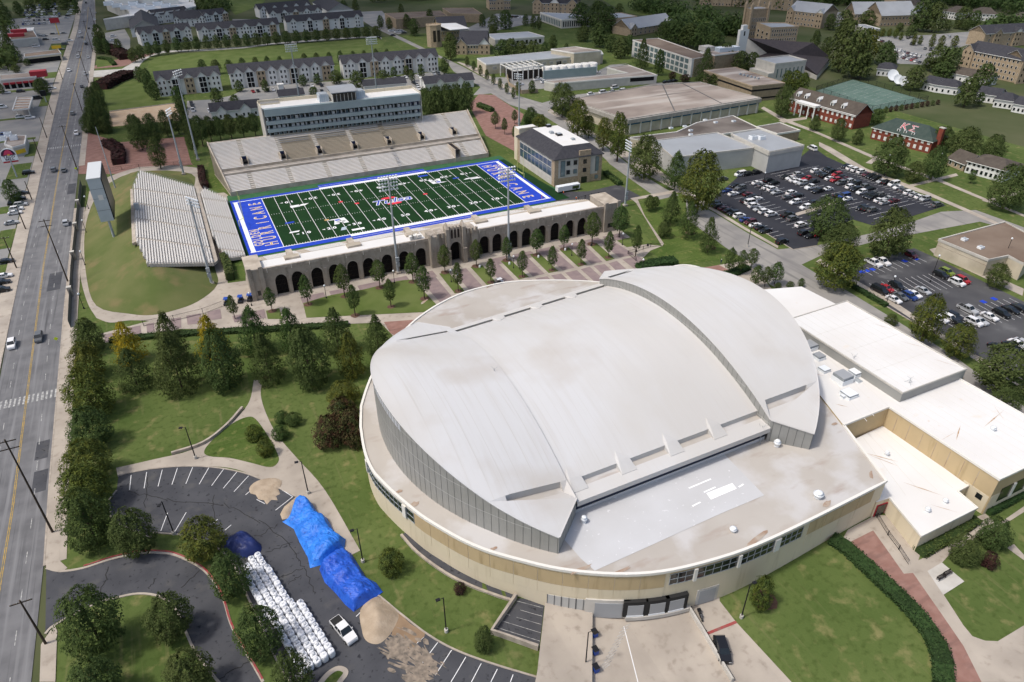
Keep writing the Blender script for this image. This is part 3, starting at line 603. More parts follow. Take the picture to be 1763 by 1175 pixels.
def arch_wall(b, x0, x1, y, xc, hw, hs, hp, top, m, deep=1.1, mi='limestone', f=fy):
    A = arch_pts(xc, hw, hs, hp); Y = lambda x, d=0: f(x) + d
    b.face([(x0, Y(x0), 0), (xc - hw, Y(xc - hw), 0), (xc - hw, Y(xc - hw), top), (x0, Y(x0), top)], m)
    b.face([(xc + hw, Y(xc + hw), 0), (x1, Y(x1), 0), (x1, Y(x1), top), (xc + hw, Y(xc + hw), top)], m)
    for (xa, za), (xb, zb) in zip(A[1:-2], A[2:-1]):
        b.face([(xa, Y(xa), za), (xb, Y(xb), zb), (xb, Y(xb), top), (xa, Y(xa), top)], m)
        k = 1.2; o = lambda x, z: (xc + (x - xc) * k, Y(x, -.08), hs + (z - hs) * 1.13 + .0); b.face([(xa, Y(xa, -.08), za), (xb, Y(xb, -.08), zb), o(xb, zb), o(xa, za)], 'stone_cap'); b.face([(xa, Y(xa), za), (xb, Y(xb), zb), (xb, Y(xb, -.08), zb), (xa, Y(xa, -.08), za)], 'stone_cap')
    for (xa, za), (xb, zb) in zip(A[:-1], A[1:]):
        b.face([(xa, Y(xa), za), (xa, Y(xa, deep), za), (xb, Y(xb, deep), zb), (xb, Y(xb), zb)], mi)
    return A
b = MB(); ax = sorted(ARCH); edges = [AX0 + 4.3]
left = [a for a in ax if a < 45]; right = [a for a in ax if a > 45]
def run(L, xa, xb):
    e = [xa] + [(p + q) / 2 for p, q in zip(L[:-1], L[1:])] + [xb]
    for i, xc in enumerate(L): arch_wall(b, e[i], e[i + 1], 0, xc, 1.75, 4.3, 6.7, AH, 'limestone')
run(left, AX0 + 4.3, GX[0] - 1.5); b.build('arcade_wall', arc); b = MB(); run(right, GX[1] + 1.5, 103.6); b.build('arcade_wall', arc)
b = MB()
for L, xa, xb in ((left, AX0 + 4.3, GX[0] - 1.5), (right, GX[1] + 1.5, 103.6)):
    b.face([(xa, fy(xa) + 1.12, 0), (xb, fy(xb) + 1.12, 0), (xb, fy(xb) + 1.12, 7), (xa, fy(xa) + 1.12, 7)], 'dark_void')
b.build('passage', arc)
for xc in ax:
    g = MB(); y = fy(xc) + .9
    for i in range(9): x = xc - 1.6 + i * .4; z = 4.2 + 2.3 * max(0, 1 - (abs(x - xc) / 1.75) ** 2) ** .5; g.bx(x - .04, x + .04, y - .04, y + .04, 0, z, 'gate_iron')
    for z in (1.2, 3.0, 4.4): g.bx(xc - 1.65, xc + 1.65, y - .05, y + .05, z, z + .08, 'gate_iron')
    g.build('gate', arc)
b = MB(); n = 24
for L0, L1 in ((AX0 + 4.3, GX[0] - 1.5), (GX[1] + 1.5, 103.6)):
    b.mesh([(L0, fy(L0) - .25, AH - .35), (L1, fy(L1) - .25, AH - .35), (L1, fy(L1) + .45, AH - .35), (L0, fy(L0) + .45, AH - .35), (L0, fy(L0) - .25, AH + .55), (L1, fy(L1) - .25, AH + .55), (L1, fy(L1) + .45, AH + .55), (L0, fy(L0) + .45, AH + .55)], [(0, 1, 5, 4), (4, 5, 6, 7), (2, 3, 7, 6), (0, 3, 2, 1), (1, 2, 6, 5), (0, 4, 7, 3)], 'stone_cap')
b.build('coping', arc)
es = sorted([AX0 + 4.3, GX[0] - 1.5, GX[1] + 1.5, 103.6] + [(p + q) / 2 for p, q in zip(left[:-1], left[1:])] + [(p + q) / 2 for p, q in zip(right[:-1], right[1:])])
for x in es: b = MB(); b.bx(x - .45, x + .45, fy(x) - .22, fy(x) - .003, 0, 6.2, 'limestone', 'stone_cap'); b.build('pilaster', arc)
for x in [e + 1.2 for e in es]: b = MB(); b.tube((x, fy(x) - .4, 8.2), (x, fy(x) - .4, 9.5), .05, .05, 'white_trim', 4); b.bx(x - .06, x + .06, fy(x) - .4, fy(x) - .24, 8.2, 8.35, 'white_trim'); b.build('flag_bracket', arc)
# end towers
for nm, xa, xb, dz in (('end_tower', AX0, AX0 + 4.3, .6), ('end_tower', 103.6, AX1 + .4, 1.0)):
    b = MB(); ym = fy((xa + xb) / 2); b.bx(xa, xb, ym - .6, ym + 9.5, 0, AH + dz, 'limestone', 'stand_concrete')
    b.bx(xa - .12, xb + .12, ym - .72, ym + 9.6, AH + dz - .003, AH + dz + .35, 'stone_cap', 'stand_concrete')
    for x in (xa + .55, xb - .55): b.bx(x - .6, x + .6, ym - 1.0, ym - .6 - .003, 0, AH + dz + .9, 'limestone', 'stone_cap')
    b.bx(xa + 1.7, xb - 1.7, ym - .63, ym - .603, 1.4, 3.0, 'dark_glass'); b.build(nm, arc)
# gatehouse in the middle
b = MB(); gx0, gx1 = GX[0] - 1.5, GX[1] + 1.5; gc = 48.4; gy = fy(gc)
GF = lambda x: gy - 1.6
def zone(xa, xb, h, d=1.6):
    b.bx(xa, xb, gy - d, gy + 3.0, 0, h, 'limestone', 'stone_cap')
zone(gx0, gx0 + 2.9, 10.6, 2.2); zone(gx0 + 2.9, gc - 3.3, 10.9, 1.2)
zone(gc + 3.3, gx1 - 2.2, 10.9, 1.2); zone(gx1 - 2.2, gx1, 10.3, 2.2)
for xa in (gc - 3.3, gc + 2.2):   # tall buttresses with pinnacles
    b.bx(xa, xa + 1.1, gy - 2.6, gy + .4, 0, 12.4, 'limestone'); b.mesh([(xa, gy - 2.6, 12.4), (xa + 1.1, gy - 2.6, 12.4), (xa + 1.1, gy + .4, 12.4), (xa, gy + .4, 12.4), (xa + .55, gy - 1.1, 14.4)], [(0, 1, 4), (1, 2, 4), (2, 3, 4), (3, 0, 4)], 'stone_cap')
    b.bx(xa - .12, xa + 1.22, gy - 2.95, gy - 2.603, 0, 5.2, 'limestone', 'stone_cap')
A = arch_wall(b, gc - 2.2, gc + 2.2, 0, gc, 1.9, 4.9, 7.4, 12.2, 'limestone', 2.6, f=GF)
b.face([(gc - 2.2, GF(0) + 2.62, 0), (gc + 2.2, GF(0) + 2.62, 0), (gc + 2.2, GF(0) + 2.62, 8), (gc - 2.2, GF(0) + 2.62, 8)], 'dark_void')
b.bx(gc - 2.2, gc + 2.2, GF(0) + .02, gy + .4, 12.1, 12.2, 'limestone', 'stone_cap')
for i in range(4):
    x = gc - 1.65 + i * 1.1; b.bx(x - .12, x + .12, GF(0) - .3, GF(0) - .003, 8.2, 12.6, 'stone_cap'); b.bx(x - .2, x + .2, GF(0) - .1, GF(0) + .5, 12.2, 12.8, 'limestone', 'stone_cap')
for i in range(3): x = gc - 1.1 + i * 1.1; b.bx(x - .3, x + .3, GF(0) - .02, GF(0) + .01, 8.7, 11.6, 'gate_iron')
for x in (gx0 + .3, gx0 + 2.4, gx1 - 1.9, gx1 - .5, gx0 + 4.2, gx1 - 3.6): b.bx(x - .3, x + .3, gy - 2.5, gy - 1.7, 9.8, 11.5, 'limestone', 'stone_cap')
b.build('gatehouse', arc)
b = MB()
for i in range(9): x = gc - 1.8 + i * .45; b.bx(x - .04, x + .04, gy + .5, gy + .58, 0, 5 + 2 * max(0, 1 - ((x - gc) / 1.9) ** 2) ** .5, 'gate_iron')
b.build('gate', arc)

# east stand behind the arcade: back walkway, rows, press boxes
es_ = thing('east_stand', 'low tan concrete terrace with a strip of white roof behind the arcade wall', 'grandstand', (47, -22, 0))
b = MB(); X0, X1 = AX0 + 4.5, 103.4; nr = 12
for i in range(nr):      # steps from z 8.2 down to 1.4
    y1 = -26 + i * 1.38; z = 7.9 - i * .52
    b.bx(X0, X1, y1 + .003, y1 + 1.38, 0, z, 'stand_beige', 'stand_concrete')
b.bx(X0, X1, -33.4, -26, 7.2, 8.3, 'stand_concrete'); b.build('terrace', es_)
b = MB(); YA = -33.1
b.mesh([(AX0 + 4.6, -32.9, 8.36), (40, -33.3, 8.36), (40, -26.4, 8.36), (AX0 + 4.6, -26.1, 8.36)], [(0, 1, 2, 3)], 'white_membrane'); b.mesh([(57.5, -33.9, 8.36), (103, -34.6, 8.36), (103, -27.4, 8.36), (57.5, -26.6, 8.36)], [(0, 1, 2, 3)], 'white_membrane')
b.build('roof_strip', es_)
b = MB()
for i in range(nr):
    y = -25.8 + i * 1.38; z = 7.9 - i * .52
    for xa, xb in ((-8, 2), (5, 17), (20, 36), (39, 44), (52, 60), (63, 80), (83, 100)): b.bx(xa, xb, y + .3, y + .52, z + .3, z + .36, 'bench_tan' if i % 2 else 'aluminium')
b.build('benches', es_)
for x in (-1, 18, 37, 61, 81):
    b = MB(); b.bx(x - 2.2, x + 2.2, -29, -26.6, 7.6, 9.0, 'stand_concrete'); b.bx(x - 1.8, x + 1.8, -28.5, -27.1, 8, 9.005, 'bench_tan'); b.bx(x - .9, x + .9, -26.6, -21.5, 5.2, 8.5, 'stand_concrete'); b.build('entry_portal', es_)
b = MB(); b.bx(X0, X1, -9.5, -9.2, 0, 2.1, 'stand_concrete')
b.build('front_wall', es_)
b = MB()
for x in (36.5, 38.2, 35.6): b.box((x, -31.5, 9.3), (1.3, 1.2, .9), 'white_trim'); b.tube((x, -31.5, 8.3), (x + .3, -31.3, 10.8), .06, .05, 'white_trim', 4)
b.lathe((37.3, -30.4, 9), [(.1, 0), (.7, .3), (.8, .5)], 'white_trim', 8); o = b.build('roof_equipment'); tag(o, 'cluster of white boxes and a dish on top of the arcade left of its gatehouse', 'equipment')

# ============================================================ west stand
wa, wb_ = 1.5, .383
def WZ(y): return wa + wb_ * (y - 57)
ws = thing('west_stand', 'large white and tan grandstand on the far side of the football field', 'grandstand', (45, 72, 0))
def WX(y, side): return (-10.3 - .11 * (y - 57)) if side < 0 else (100.6 + .09 * (y - 57))
b = MB(); N = 38
for i in range(N):
    y0 = 57 + i * .79; z = WZ(y0) + (1.2 if y0 > 67.3 else 0) * 0; b.prism([(WX(y0, -1), y0), (WX(y0, 1), y0), (WX(y0 + .79, 1), y0 + .79), (WX(y0 + .79, -1), y0 + .79)], max(0, z - 1.2), z, 'stand_beige', 'stand_beige')
b.bx(-13.4, 103.2, 87, 88.2, 0, 13.2, 'beige_wall', 'stand_concrete'); b.bx(-10.5, 100.8, 56.6, 57, 0, 1.9, 'stand_concrete')
b.build('terrace', ws)
b = MB(); b.mesh([(WX(57, -1), 57, 0), (WX(87, -1), 87, 0), (WX(87, -1), 87, WZ(87) + 1), (WX(57, -1), 57, WZ(57) + 1)], [(0, 1, 2, 3), (3, 2, 1, 0)], 'beige_wall')
for sd_ in (-1, 1): b.ribbon([(WX(57, sd_), 57), (WX(87, sd_), 87)], .35, 0, .1, 'stand_concrete')
for k in range(15):
    y = 57 + 2 * k
    for sd_ in (-1, 1): b.mesh([(WX(y, sd_) - .2, y, WZ(y) - .3), (WX(y, sd_) + .2, y, WZ(y) - .3), (WX(y + 2, sd_) + .2, y + 2, WZ(y + 2) - .3), (WX(y + 2, sd_) - .2, y + 2, WZ(y + 2) - .3), (WX(y, sd_) - .2, y, WZ(y) + 1.0), (WX(y, sd_) + .2, y, WZ(y) + 1.0), (WX(y + 2, sd_) + .2, y + 2, WZ(y + 2) + 1.0), (WX(y + 2, sd_) - .2, y + 2, WZ(y + 2) + 1.0)], [(0, 1, 5, 4), (4, 5, 6, 7), (2, 3, 7, 6), (1, 2, 6, 5), (0, 4, 7, 3)], 'stand_concrete')
b.build('side_wall', ws)
def wpt(q): v = GPL(*q, wa - wb_ * 57, wb_, 1); return v
vom = [wpt(q) for q in (S1(402, 730), S1(722, 685), S1(1027, 640), S1(1323, 600), S1(1610, 560), S2(238, 560), S2(515, 520), S2(785, 480))]
ais = [v.x for v in vom]
def in_aisle(x): return False
b = MB(); bt = MB(); tr = MB()
segs = [WX(70, -1) + 1] + [a for a in ais] + [WX(70, 1) - 1]
for i in range(N):
    y0 = 57 + i * .79; z = WZ(y0)
    if 66.4 < y0 < 69.3: continue
    cuts = [WX(y0, -1) + .6] + ais + [WX(y0, 1) - .6]
    for k in range(len(cuts) - 1):
        xa = cuts[k] + (.9 if k else 0); xb = cuts[k + 1] - (.9 if k < len(cuts) - 2 else 0)
        if y0 > 84.5 and 11 < (xa + xb) / 2 < 79: continue
        hit = [v for v in vom if abs(v.y - y0) < 1.9 and (abs(v.x - cuts[k]) < 1 or abs(v.x - cuts[k + 1]) < 1)]
        if hit:
            xa += .8 if k else 0; xb -= .8 if k < len(cuts) - 2 else 0
        tan = 2 <= k <= 6 - 1 + 1 and y0 > 69
        tan = (1 < k < 7) and y0 > 69
        if tan: tr.bx(xa, xb, y0 + .003, y0 + .787, z - .1, z + .02, 'stand_tan')
        (bt if tan else b).bx(xa, xb, y0 + .08, y0 + .5, z + .34, z + .4, 'bench_tan' if tan else 'aluminium')
b.build('benches', ws); bt.build('seat_benches', ws); tr.build('tan_treads', ws)
for v in vom:
    b = MB(); x, y = v.x, v.y; z = WZ(y); zt = WZ(y + 2.2) + .9
    b.bx(x - 1.25, x - .95, y - 2.2, y + 2.3, z - 1.5, zt, 'stand_concrete'); b.bx(x + .95, x + 1.25, y - 2.2, y + 2.3, z - 1.5, zt, 'stand_concrete')
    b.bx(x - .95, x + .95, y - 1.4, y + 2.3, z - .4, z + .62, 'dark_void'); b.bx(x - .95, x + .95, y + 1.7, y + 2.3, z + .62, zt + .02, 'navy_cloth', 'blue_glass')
    b.build('entry_portal', ws)
    b = MB()
    for j in range(26):
        yy = 57 + j * 1.17
        if abs(yy - y) < 2.3 or (yy > 86): continue
        b.bx(x - .8, x + .8, yy, yy + .9, WZ(yy) + .02, WZ(yy) + .12, 'cast_stone')
    b.build('aisle_steps', ws)
b = MB()
for y, h in ((66.6, .9), (69.4, 1.0)): b.bx(-11.2, 101.4, y, y + .25, WZ(y) - .4, WZ(y) + h, 'stand_concrete')
b.build('cross_aisle_wall', ws)
b = MB(); x, y = wpt(S2(790, 640)).x, 57
b.bx(x - 1.3, x - 1.0, 56.4, 67, .5, 5.6, 'stand_concrete'); b.bx(x + 1.0, x + 1.3, 56.4, 67, .5, 5.6, 'stand_concrete'); b.bx(x - 1, x + 1, 56.4, 67, 5.0, 5.3, 'gate_iron'); b.build('tunnel', ws)
# press box
pb = thing('press_box', 'long gray glass press box along the top of the far grandstand', 'press box', (45, 90, 13))
def PBY(x): return 86.2 - .045 * (x - 11)
PX0, PX1 = 11.2, 79.0
def pbar(b, x0, x1, d0, d1, z0, z1, m, top=None):
    b.mesh([(x0, PBY(x0) + d0, z0), (x1, PBY(x1) + d0, z0), (x1, PBY(x1) + d1, z0), (x0, PBY(x0) + d1, z0), (x0, PBY(x0) + d0, z1), (x1, PBY(x1) + d0, z1), (x1, PBY(x1) + d1, z1), (x0, PBY(x0) + d1, z1)], [(0, 1, 5, 4), (1, 2, 6, 5), (2, 3, 7, 6), (3, 0, 4, 7), (0, 3, 2, 1)], m)
    b.mesh([(x0, PBY(x0) + d0, z1), (x1, PBY(x1) + d0, z1), (x1, PBY(x1) + d1, z1), (x0, PBY(x0) + d1, z1)], [(0, 1, 2, 3)], top or m)
b = MB(); pbar(b, PX0 - .6, PX1 + .6, 2.4, 13, 0, 24.1, 'cast_stone', 'white_membrane'); pbar(b, PX0 - .9, PX0 - .603, 1.0, 13.3, 0, 24.9, 'cast_stone', 'arena_cream'); pbar(b, PX1 + .603, PX1 + .9, 1, 13.3, 0, 24.9, 'cast_stone', 'arena_cream')
pbar(b, PX0 - .6, PX1 + .6, 12.6, 13.2, 24.1, 25.4, 'arena_cream'); pbar(b, PX0, PX0 + 8, 9.0, 12.5, 24.1, 24.7, 'arena_cream', 'lot_gray'); b.build('wall', pb)
for z0, z1 in ((21.3, 24.3), (17.8, 19.3), (14.6, 16.0)):
    b = MB(); pbar(b, PX0, PX1, 0, 2.35, z0, z1, 'press_band'); b.build('spandrel', pb)
for z0, z1, m_ in ((19.3, 21.3, 'siding'), (16.0, 17.8, 'siding'), (13.2, 14.6, 'glass_green')):
    b = MB(); pbar(b, PX0 + .2, PX1 - .2, 1.9, 2.3, z0, z1, 'dark_glass')
    k = 34
    for i in range(k):
        x = PX0 + .6 + i * (PX1 - PX0 - 1.2) / k; wd = (PX1 - PX0) / k * (.62 if i % 4 else .3)
        pbar(b, x, x + wd, 1.2, 1.88, z0, z0 + (z1 - z0) * .62, m_ if z0 < 19 or i > 19 else ('blue_glass' if i % 2 else 'siding')); pbar(b, x - .06, x + .06, .3, 1.2, z0, z1, 'galvanised')
    b.build('window_band', pb)
b = MB(); xa, xb = 40.5, 50.5; nn = 10       # curved roof lantern
ys = [PBY(45) + .2 + t * 11.5 / nn for t in range(nn + 1)]; zs = [27.4 + 2.2 * math.sin(math.pi * (.15 + .62 * t / nn)) for t in range(nn + 1)]
for t in range(nn): b.mesh([(xa - .8, ys[t], zs[t]), (xb + .8, ys[t], zs[t]), (xb + .8, ys[t + 1], zs[t + 1]), (xa - .8, ys[t + 1], zs[t + 1])], [(0, 1, 2, 3)], 'metal_roof', True); b.mesh([(xa - .8, ys[t], zs[t] - .3), (xb + .8, ys[t], zs[t] - .3), (xb + .8, ys[t + 1], zs[t + 1] - .3), (xa - .8, ys[t + 1], zs[t + 1] - .3)], [(3, 2, 1, 0)], 'metal_roof')
b.mesh([(xa - .8, ys[0], zs[0]), (xb + .8, ys[0], zs[0]), (xb + .8, ys[0], zs[0] - .3), (xa - .8, ys[0], zs[0] - .3)], [(3, 2, 1, 0)], 'metal_roof'); b.build('lantern_roof', pb)
b = MB(); b.bx(xa, xb, ys[0] + 1, ys[-1] - 1, 24.1, 27.6, 'dark_glass')
for i in range(7): x = xa + i * (xb - xa) / 6; b.bx(x - .1, x + .1, ys[0] + .85, ys[0] + .997, 24.1, 27.5, 'cast_stone')
b.bx(xa - .1, xa - .003, ys[0] + 1, ys[-1] - 1, 24.1, 27.4, 'cast_stone')
b.build('lantern', pb)
for x in (36.5, 52.5): b = MB(); b.box((x + .8, PBY(x) + 6.5, 25.6), (4.0, 5.5, 3.0), 'skylight_glass'); b.box((x + .8, PBY(x) + 6.5, 27.2), (3.4, 4.8, .3), 'galvanised'); [b.bx(x - 1.2 + i, x - 1.1 + i, PBY(x) + 3.65, PBY(x) + 3.747, 24.2, 27, 'galvanised') for i in range(5)]; b.build('cooling_unit', pb)
b = MB()
for i in range(4):
    y = PBY(30) - 4.2 + i * 1.0
    for xa, xb in ((14, 27), (29.5, 43), (45.5, 58), (60.5, 75)): b.bx(xa, xb, y - .045 * (xa - 30) * 0, y + .35, WZ(y) + .6 + .1 * i, WZ(y) + .72 + .1 * i, 'rail_gray')
b.build('club_seats', ws)

# ============================================================ south stand on its grass mound
def SZ(x): return 1.0 - .245 * (x + 12.7)
sp = lambda q: GPL(*q, 1.0 - .245 * 12.7, -.245, 0)
up = [sp(Z1(*q)) for q in [(965, 180), (1335, 290), (1325, 360), (1395, 690), (1478, 815), (1022, 822), (940, 650), (918, 300)]]
lw = [sp(Z1(*q)) for q in [(1410, 300), (1558, 372), (1692, 765), (1590, 782), (1500, 700), (1372, 350)]]
ss = thing('south_stand', 'white bench bleachers on the grass mound at the left end of the field', 'bleachers', (-28, 30, 0))
def clip_x(poly, x):      # y-range of a polygon at x
    ys = []
    for i in range(len(poly)):
        a, c = poly[i - 1], poly[i]
        if (a[0] - x) * (c[0] - x) < 0: ys.append(a[1] + (c[1] - a[1]) * (x - a[0]) / (c[0] - a[0]))
    return (min(ys), max(ys)) if len(ys) >= 2 else None
b = MB(); bn = MB(); st = MB()
aisU = [[sp(Z1(*q)) for q in l] for l in ([(918, 305), (1330, 362)], [(930, 405), (1340, 470)], [(935, 510), (1370, 580)], [(940, 645), (1395, 705)])]
for poly, x0, x1 in ((up, -44.5, -22.8), (lw, -21.3, -12.7)):
    x = x1 - .38
    while x > x0:
        r = clip_x(poly, x)
        if r:
            z = SZ(x); b.bx(x - .38, x + .38, r[0], r[1], z - 1.0, z, 'stand_beige')
            cuts = [r[0]]
            for a, c in aisU: t = (x - a.x) / (c.x - a.x); yy = a.y + (c.y - a.y) * t; cuts.append(yy)
            cuts = sorted([q for q in cuts if r[0] <= q <= r[1]]) + [r[1]]
            for y0, y1 in zip(cuts[:-1], cuts[1:]):
                if y1 - y0 > 1.6:
                    bn.bx(x - .1, x + .2, y0 + (.55 if y0 > r[0] else .1), y1 - (.55 if y1 < r[1] else .1), z + .38, z + .46, 'bench_gray')
                    bn.bx(x - .36, x - .14, y0 + (.55 if y0 > r[0] else .1), y1 - (.55 if y1 < r[1] else .1), z + .1, z + .16, 'bench_gray')
            for q in cuts[1:-1]: st.bx(x - .3, x + .3, q - .5, q + .5, z + .02, z + .12, 'stand_concrete')
        x -= .76
b.build('terrace', ss); bn.build('benches', ss); st.build('aisle_steps', ss)
b = MB(); b.prism([(p.x, p.y) for p in (sp(Z1(895, 295)), sp(Z1(917, 297)), sp(Z1(945, 660)), sp(Z1(908, 668)))], SZ(-43) - 1, SZ(-43) - .1, 'stand_concrete')
w_ = [(-22.7, 66), (-21.4, 66), (-21.4, -8), (-22.7, -10)]; b.prism(w_, SZ(-22) - .9, SZ(-22) - .1, 'concrete'); b.build('landing', ss)
b = MB()
for poly in (up, lw):
    n = len(poly)
    for i in range(n):
        a, c = poly[i - 1], poly[i]; L = (c - a).length; k = max(1, int(L / 2.2))
        for j in range(k):
            p = a.lerp(c, j / k); b.tube(p, p + Vector((0, 0, 1.0)), .03, .03, 'galvanised', 4, False)
        for h in (.55, 1.0): b.tube(a + Vector((0, 0, h)), c + Vector((0, 0, h)), .025, .025, 'galvanised', 4, False)
b.build('guard_rail', ss)
b = MB(); b.box((sp(Z1(952, 450)).x, sp(Z1(952, 450)).y, SZ(-41) + 1.6), (1.6, 1.4, 2.6), 'galvanised'); tag(b.build('camera_box'), 'small gray metal box standing on the top rows of the left end bleachers', 'box')
# mound
MP = [v for v in W2(cr([(224, 541), (166, 527), (148, 470), (146, 400), (160, 350), (185, 318), (240, 298), (318, 306), (337, 330), (368, 455), (374, 491), (340, 520), (300, 535), (262, 543)], 4, True))]
def inside(p, poly):
    r = False; x, y = p
    for i in range(len(poly)):
        (x0, y0), (x1, y1) = poly[i - 1], poly[i]
        if (y0 > y) != (y1 > y) and x < (x1 - x0) * (y - y0) / (y1 - y0) + x0: r = not r
    return r
def edge_d(p, poly):
    best = 1e9; P = Vector(p)
    for i in range(len(poly)):
        a = Vector(poly[i - 1][:2]); c = Vector(poly[i][:2]); d = c - a; t = max(0, min(1, (P - a).dot(d) / max(1e-9, d.dot(d)))); best = min(best, (P - a - d * t).length)
    return best
def heap(name, poly, step, zf, m, parent=None, z0=.02, smooth=True, skirt=True):
    bm = bmesh.new(); vs = [bm.verts.new((p[0], p[1], 0)) for p in poly]; bm.faces.new(vs)
    xs = [p[0] for p in poly]; ys = [p[1] for p in poly]
    x = min(xs) + step * .51
    while x < max(xs): bmesh.ops.bisect_plane(bm, geom=bm.verts[:] + bm.edges[:] + bm.faces[:], plane_co=(x, 0, 0), plane_no=(1, 0, 0)); x += step
    y = min(ys) + step * .51
    while y < max(ys): bmesh.ops.bisect_plane(bm, geom=bm.verts[:] + bm.edges[:] + bm.faces[:], plane_co=(0, y, 0), plane_no=(0, 1, 0)); y += step
    bmesh.ops.triangulate(bm, faces=bm.faces[:])
    for v in bm.verts: v.co.z = z0 + zf(v.co.x, v.co.y, edge_d((v.co.x, v.co.y), poly))
    for f in bm.faces:
        f.smooth = smooth
        if f.normal.z < 0: f.normal_flip()
    bmesh.ops.recalc_face_normals(bm, faces=bm.faces[:])
    if sum(f.normal.z for f in bm.faces) < 0: bmesh.ops.reverse_faces(bm, faces=bm.faces[:])
    me = bpy.data.meshes.new(name); bm.to_mesh(me); bm.free(); me.materials.append(MAT[m])
    if parent: me.transform(Matrix.Translation(-parent.location))
    o = bpy.data.objects.new(name, me); C.objects.link(o)
    if parent: o.parent = parent
    return o
ux = [p[0] for p in up]
def mz(x, y, d):
    h = SZ(max(-44, min(-14, x))) - .9
    if x < -44: h = SZ(-44) - .9
    return max(0, min(h, d * .42)) * (1 if d > 0 else 0)
o = heap('grass_mound', MP, 3.0, mz, 'dry_lawn', z0=.07); struct(o)
# ramp hedges beside it
def blob_leaves(b, cx, cy, cz, rx, ry, rz, n, s, m, r=rnd):
    for _ in range(n):
        u = r.uniform(-1, 1); t = r.uniform(0, 2 * math.pi); q = math.sqrt(1 - u * u); k = r.uniform(.72, 1.08)
        d = Vector((q * math.cos(t), q * math.sin(t), u)); p = Vector((cx + d.x * rx * k, cy + d.y * ry * k, cz + d.z * rz * k))
        nrm = (d + Vector((r.uniform(-.7, .7), r.uniform(-.7, .7), r.uniform(-.3, .9)))).normalized(); a = nrm.orthogonal().normalized(); a.rotate(Matrix.Rotation(r.uniform(0, 6.3), 3, nrm)); c = nrm.cross(a); h = s * r.uniform(.6, 1.2)
        b.face([p - a * h, p - c * h * .55, p + a * h, p + c * h * .55], m)
def hedge(name, pts, wd, h, m, label, cat='hedge', group=None, s=.3, dens=7, z0=0):
    P = [Vector(p) for p in pts]; b = MB(); b.ribbon(pts, wd * .86, z0, z0 + h * .9, 'leaf_hedge' if m != 'leaf_burgundy' else m)
    for a, c in zip(P[:-1], P[1:]):
        L = (c - a).length; u = (c - a) / max(L, .01); nrm = Vector((-u.y, u.x)); k = int(L * (wd + 2 * h) * dens)
        for _ in range(k):
            t = rnd.uniform(0, L); f = rnd.uniform(-(wd / 2 + h), wd / 2 + h); lat = max(-wd / 2, min(wd / 2, f)); zz = z0 + h - max(0, abs(f) - wd / 2) + rnd.uniform(-.08, .1)
            p = Vector((*(a + u * t + nrm * lat), zz)); n_ = (Vector((nrm.x * (lat / wd), nrm.y * (lat / wd), 1)) + Vector((rnd.uniform(-.7, .7), rnd.uniform(-.7, .7), rnd.uniform(-.3, .3)))).normalized()
            aa = n_.orthogonal().normalized(); aa.rotate(Matrix.Rotation(rnd.uniform(0, 6.3), 3, n_)); cc = n_.cross(aa); hh = s * rnd.uniform(.6, 1.3)
            b.face([p - aa * hh, p - cc * hh * .6, p + aa * hh, p + cc * hh * .6], m)
    o = b.build(name); return tag(o, label, cat, group)
sheet('bank_lawn', [[(397, 447), (423, 441), (423, 484), (392, 488)], [S1(60, 830), S1(130, 830), S1(270, 985), S1(100, 1000), S1(30, 900)]], .09, 'lawn')
hedge('shrub_row', W2([(387, 447), (394, 466), (398, 484)]), 2.2, 2.6, 'leaf_dark', 'dark green shrubs in a short row by the lower end of the left bleachers', 'shrubs', s=.4)
hedge('shrub_row', W2([S1(35, 800), S1(45, 900), S1(75, 960)]), 2.4, 2.4, 'leaf_burgundy', 'dark burgundy shrubs in a short row between the left bleachers and the far grandstand', 'shrubs', s=.4)

# ============================================================ scoreboard
sb = thing('scoreboard', 'tall gray scoreboard seen from behind on steel posts above the grass mound', 'scoreboard', (-51, 31, 0))
b = MB(); b.bx(-53.2, -49.3, 22.6, 40.4, 10.2, 24.6, 'scoreboard_skin', 'scoreboard_top')
for z in (14, 18, 21.2): b.bx(-53.23, -49.27, 22.57, 22.6, z, z + .08, 'cladding_line')
b.bx(-53.3, -49.2, 22.5, 40.5, 24.603, 24.9, 'scoreboard_top'); b.bx(-51.6, -50.2, 22.56, 22.597, 17.5, 19.2, 'siding'); b.build('housing', sb)
b = MB(); b.bx(-49.297, -49.0, 22.9, 40.1, 10.6, 24.2, 'screen_black'); b.build('screen', sb)
for y in (23.4, 39.6): b = MB(); b.tube((-51, y, 0), (-51, y, 10.2), .42, .38, 'galvanised', 10); b.box((-51, y, .3), (1.4, 1.4, .6), 'concrete'); b.build('post', sb)
# goal posts
def goal(x, sgn, label):
    t = thing('goal_post', label, 'goal post', (x, FD / 2, 0), 'goal posts')
    b = MB(); b.tube((x + sgn * 1.8, FD / 2, 0), (x + sgn * 1.8, FD / 2, 2.2), .14, .14, 'yellow_paint', 8); b.tube((x + sgn * 1.8, FD / 2, 2.2), (x, FD / 2, 3.05), .12, .1, 'yellow_paint', 8); b.build('post', t)
    b = MB(); b.tube((x, FD / 2 - 2.82, 3.05), (x, FD / 2 + 2.82, 3.05), .1, .1, 'yellow_paint', 6); b.build('crossbar', t)
    for s in (-1, 1): b = MB(); b.tube((x, FD / 2 + s * 2.82, 3.05), (x, FD / 2 + s * 2.82, 12.2), .07, .06, 'yellow_paint', 6); b.build('upright', t)
goal(-9.5, -1, 'pale yellow goal post behind the left end zone'); goal(FW + 9.5, 1, 'pale yellow goal post behind the right end zone by the glazed stone building')
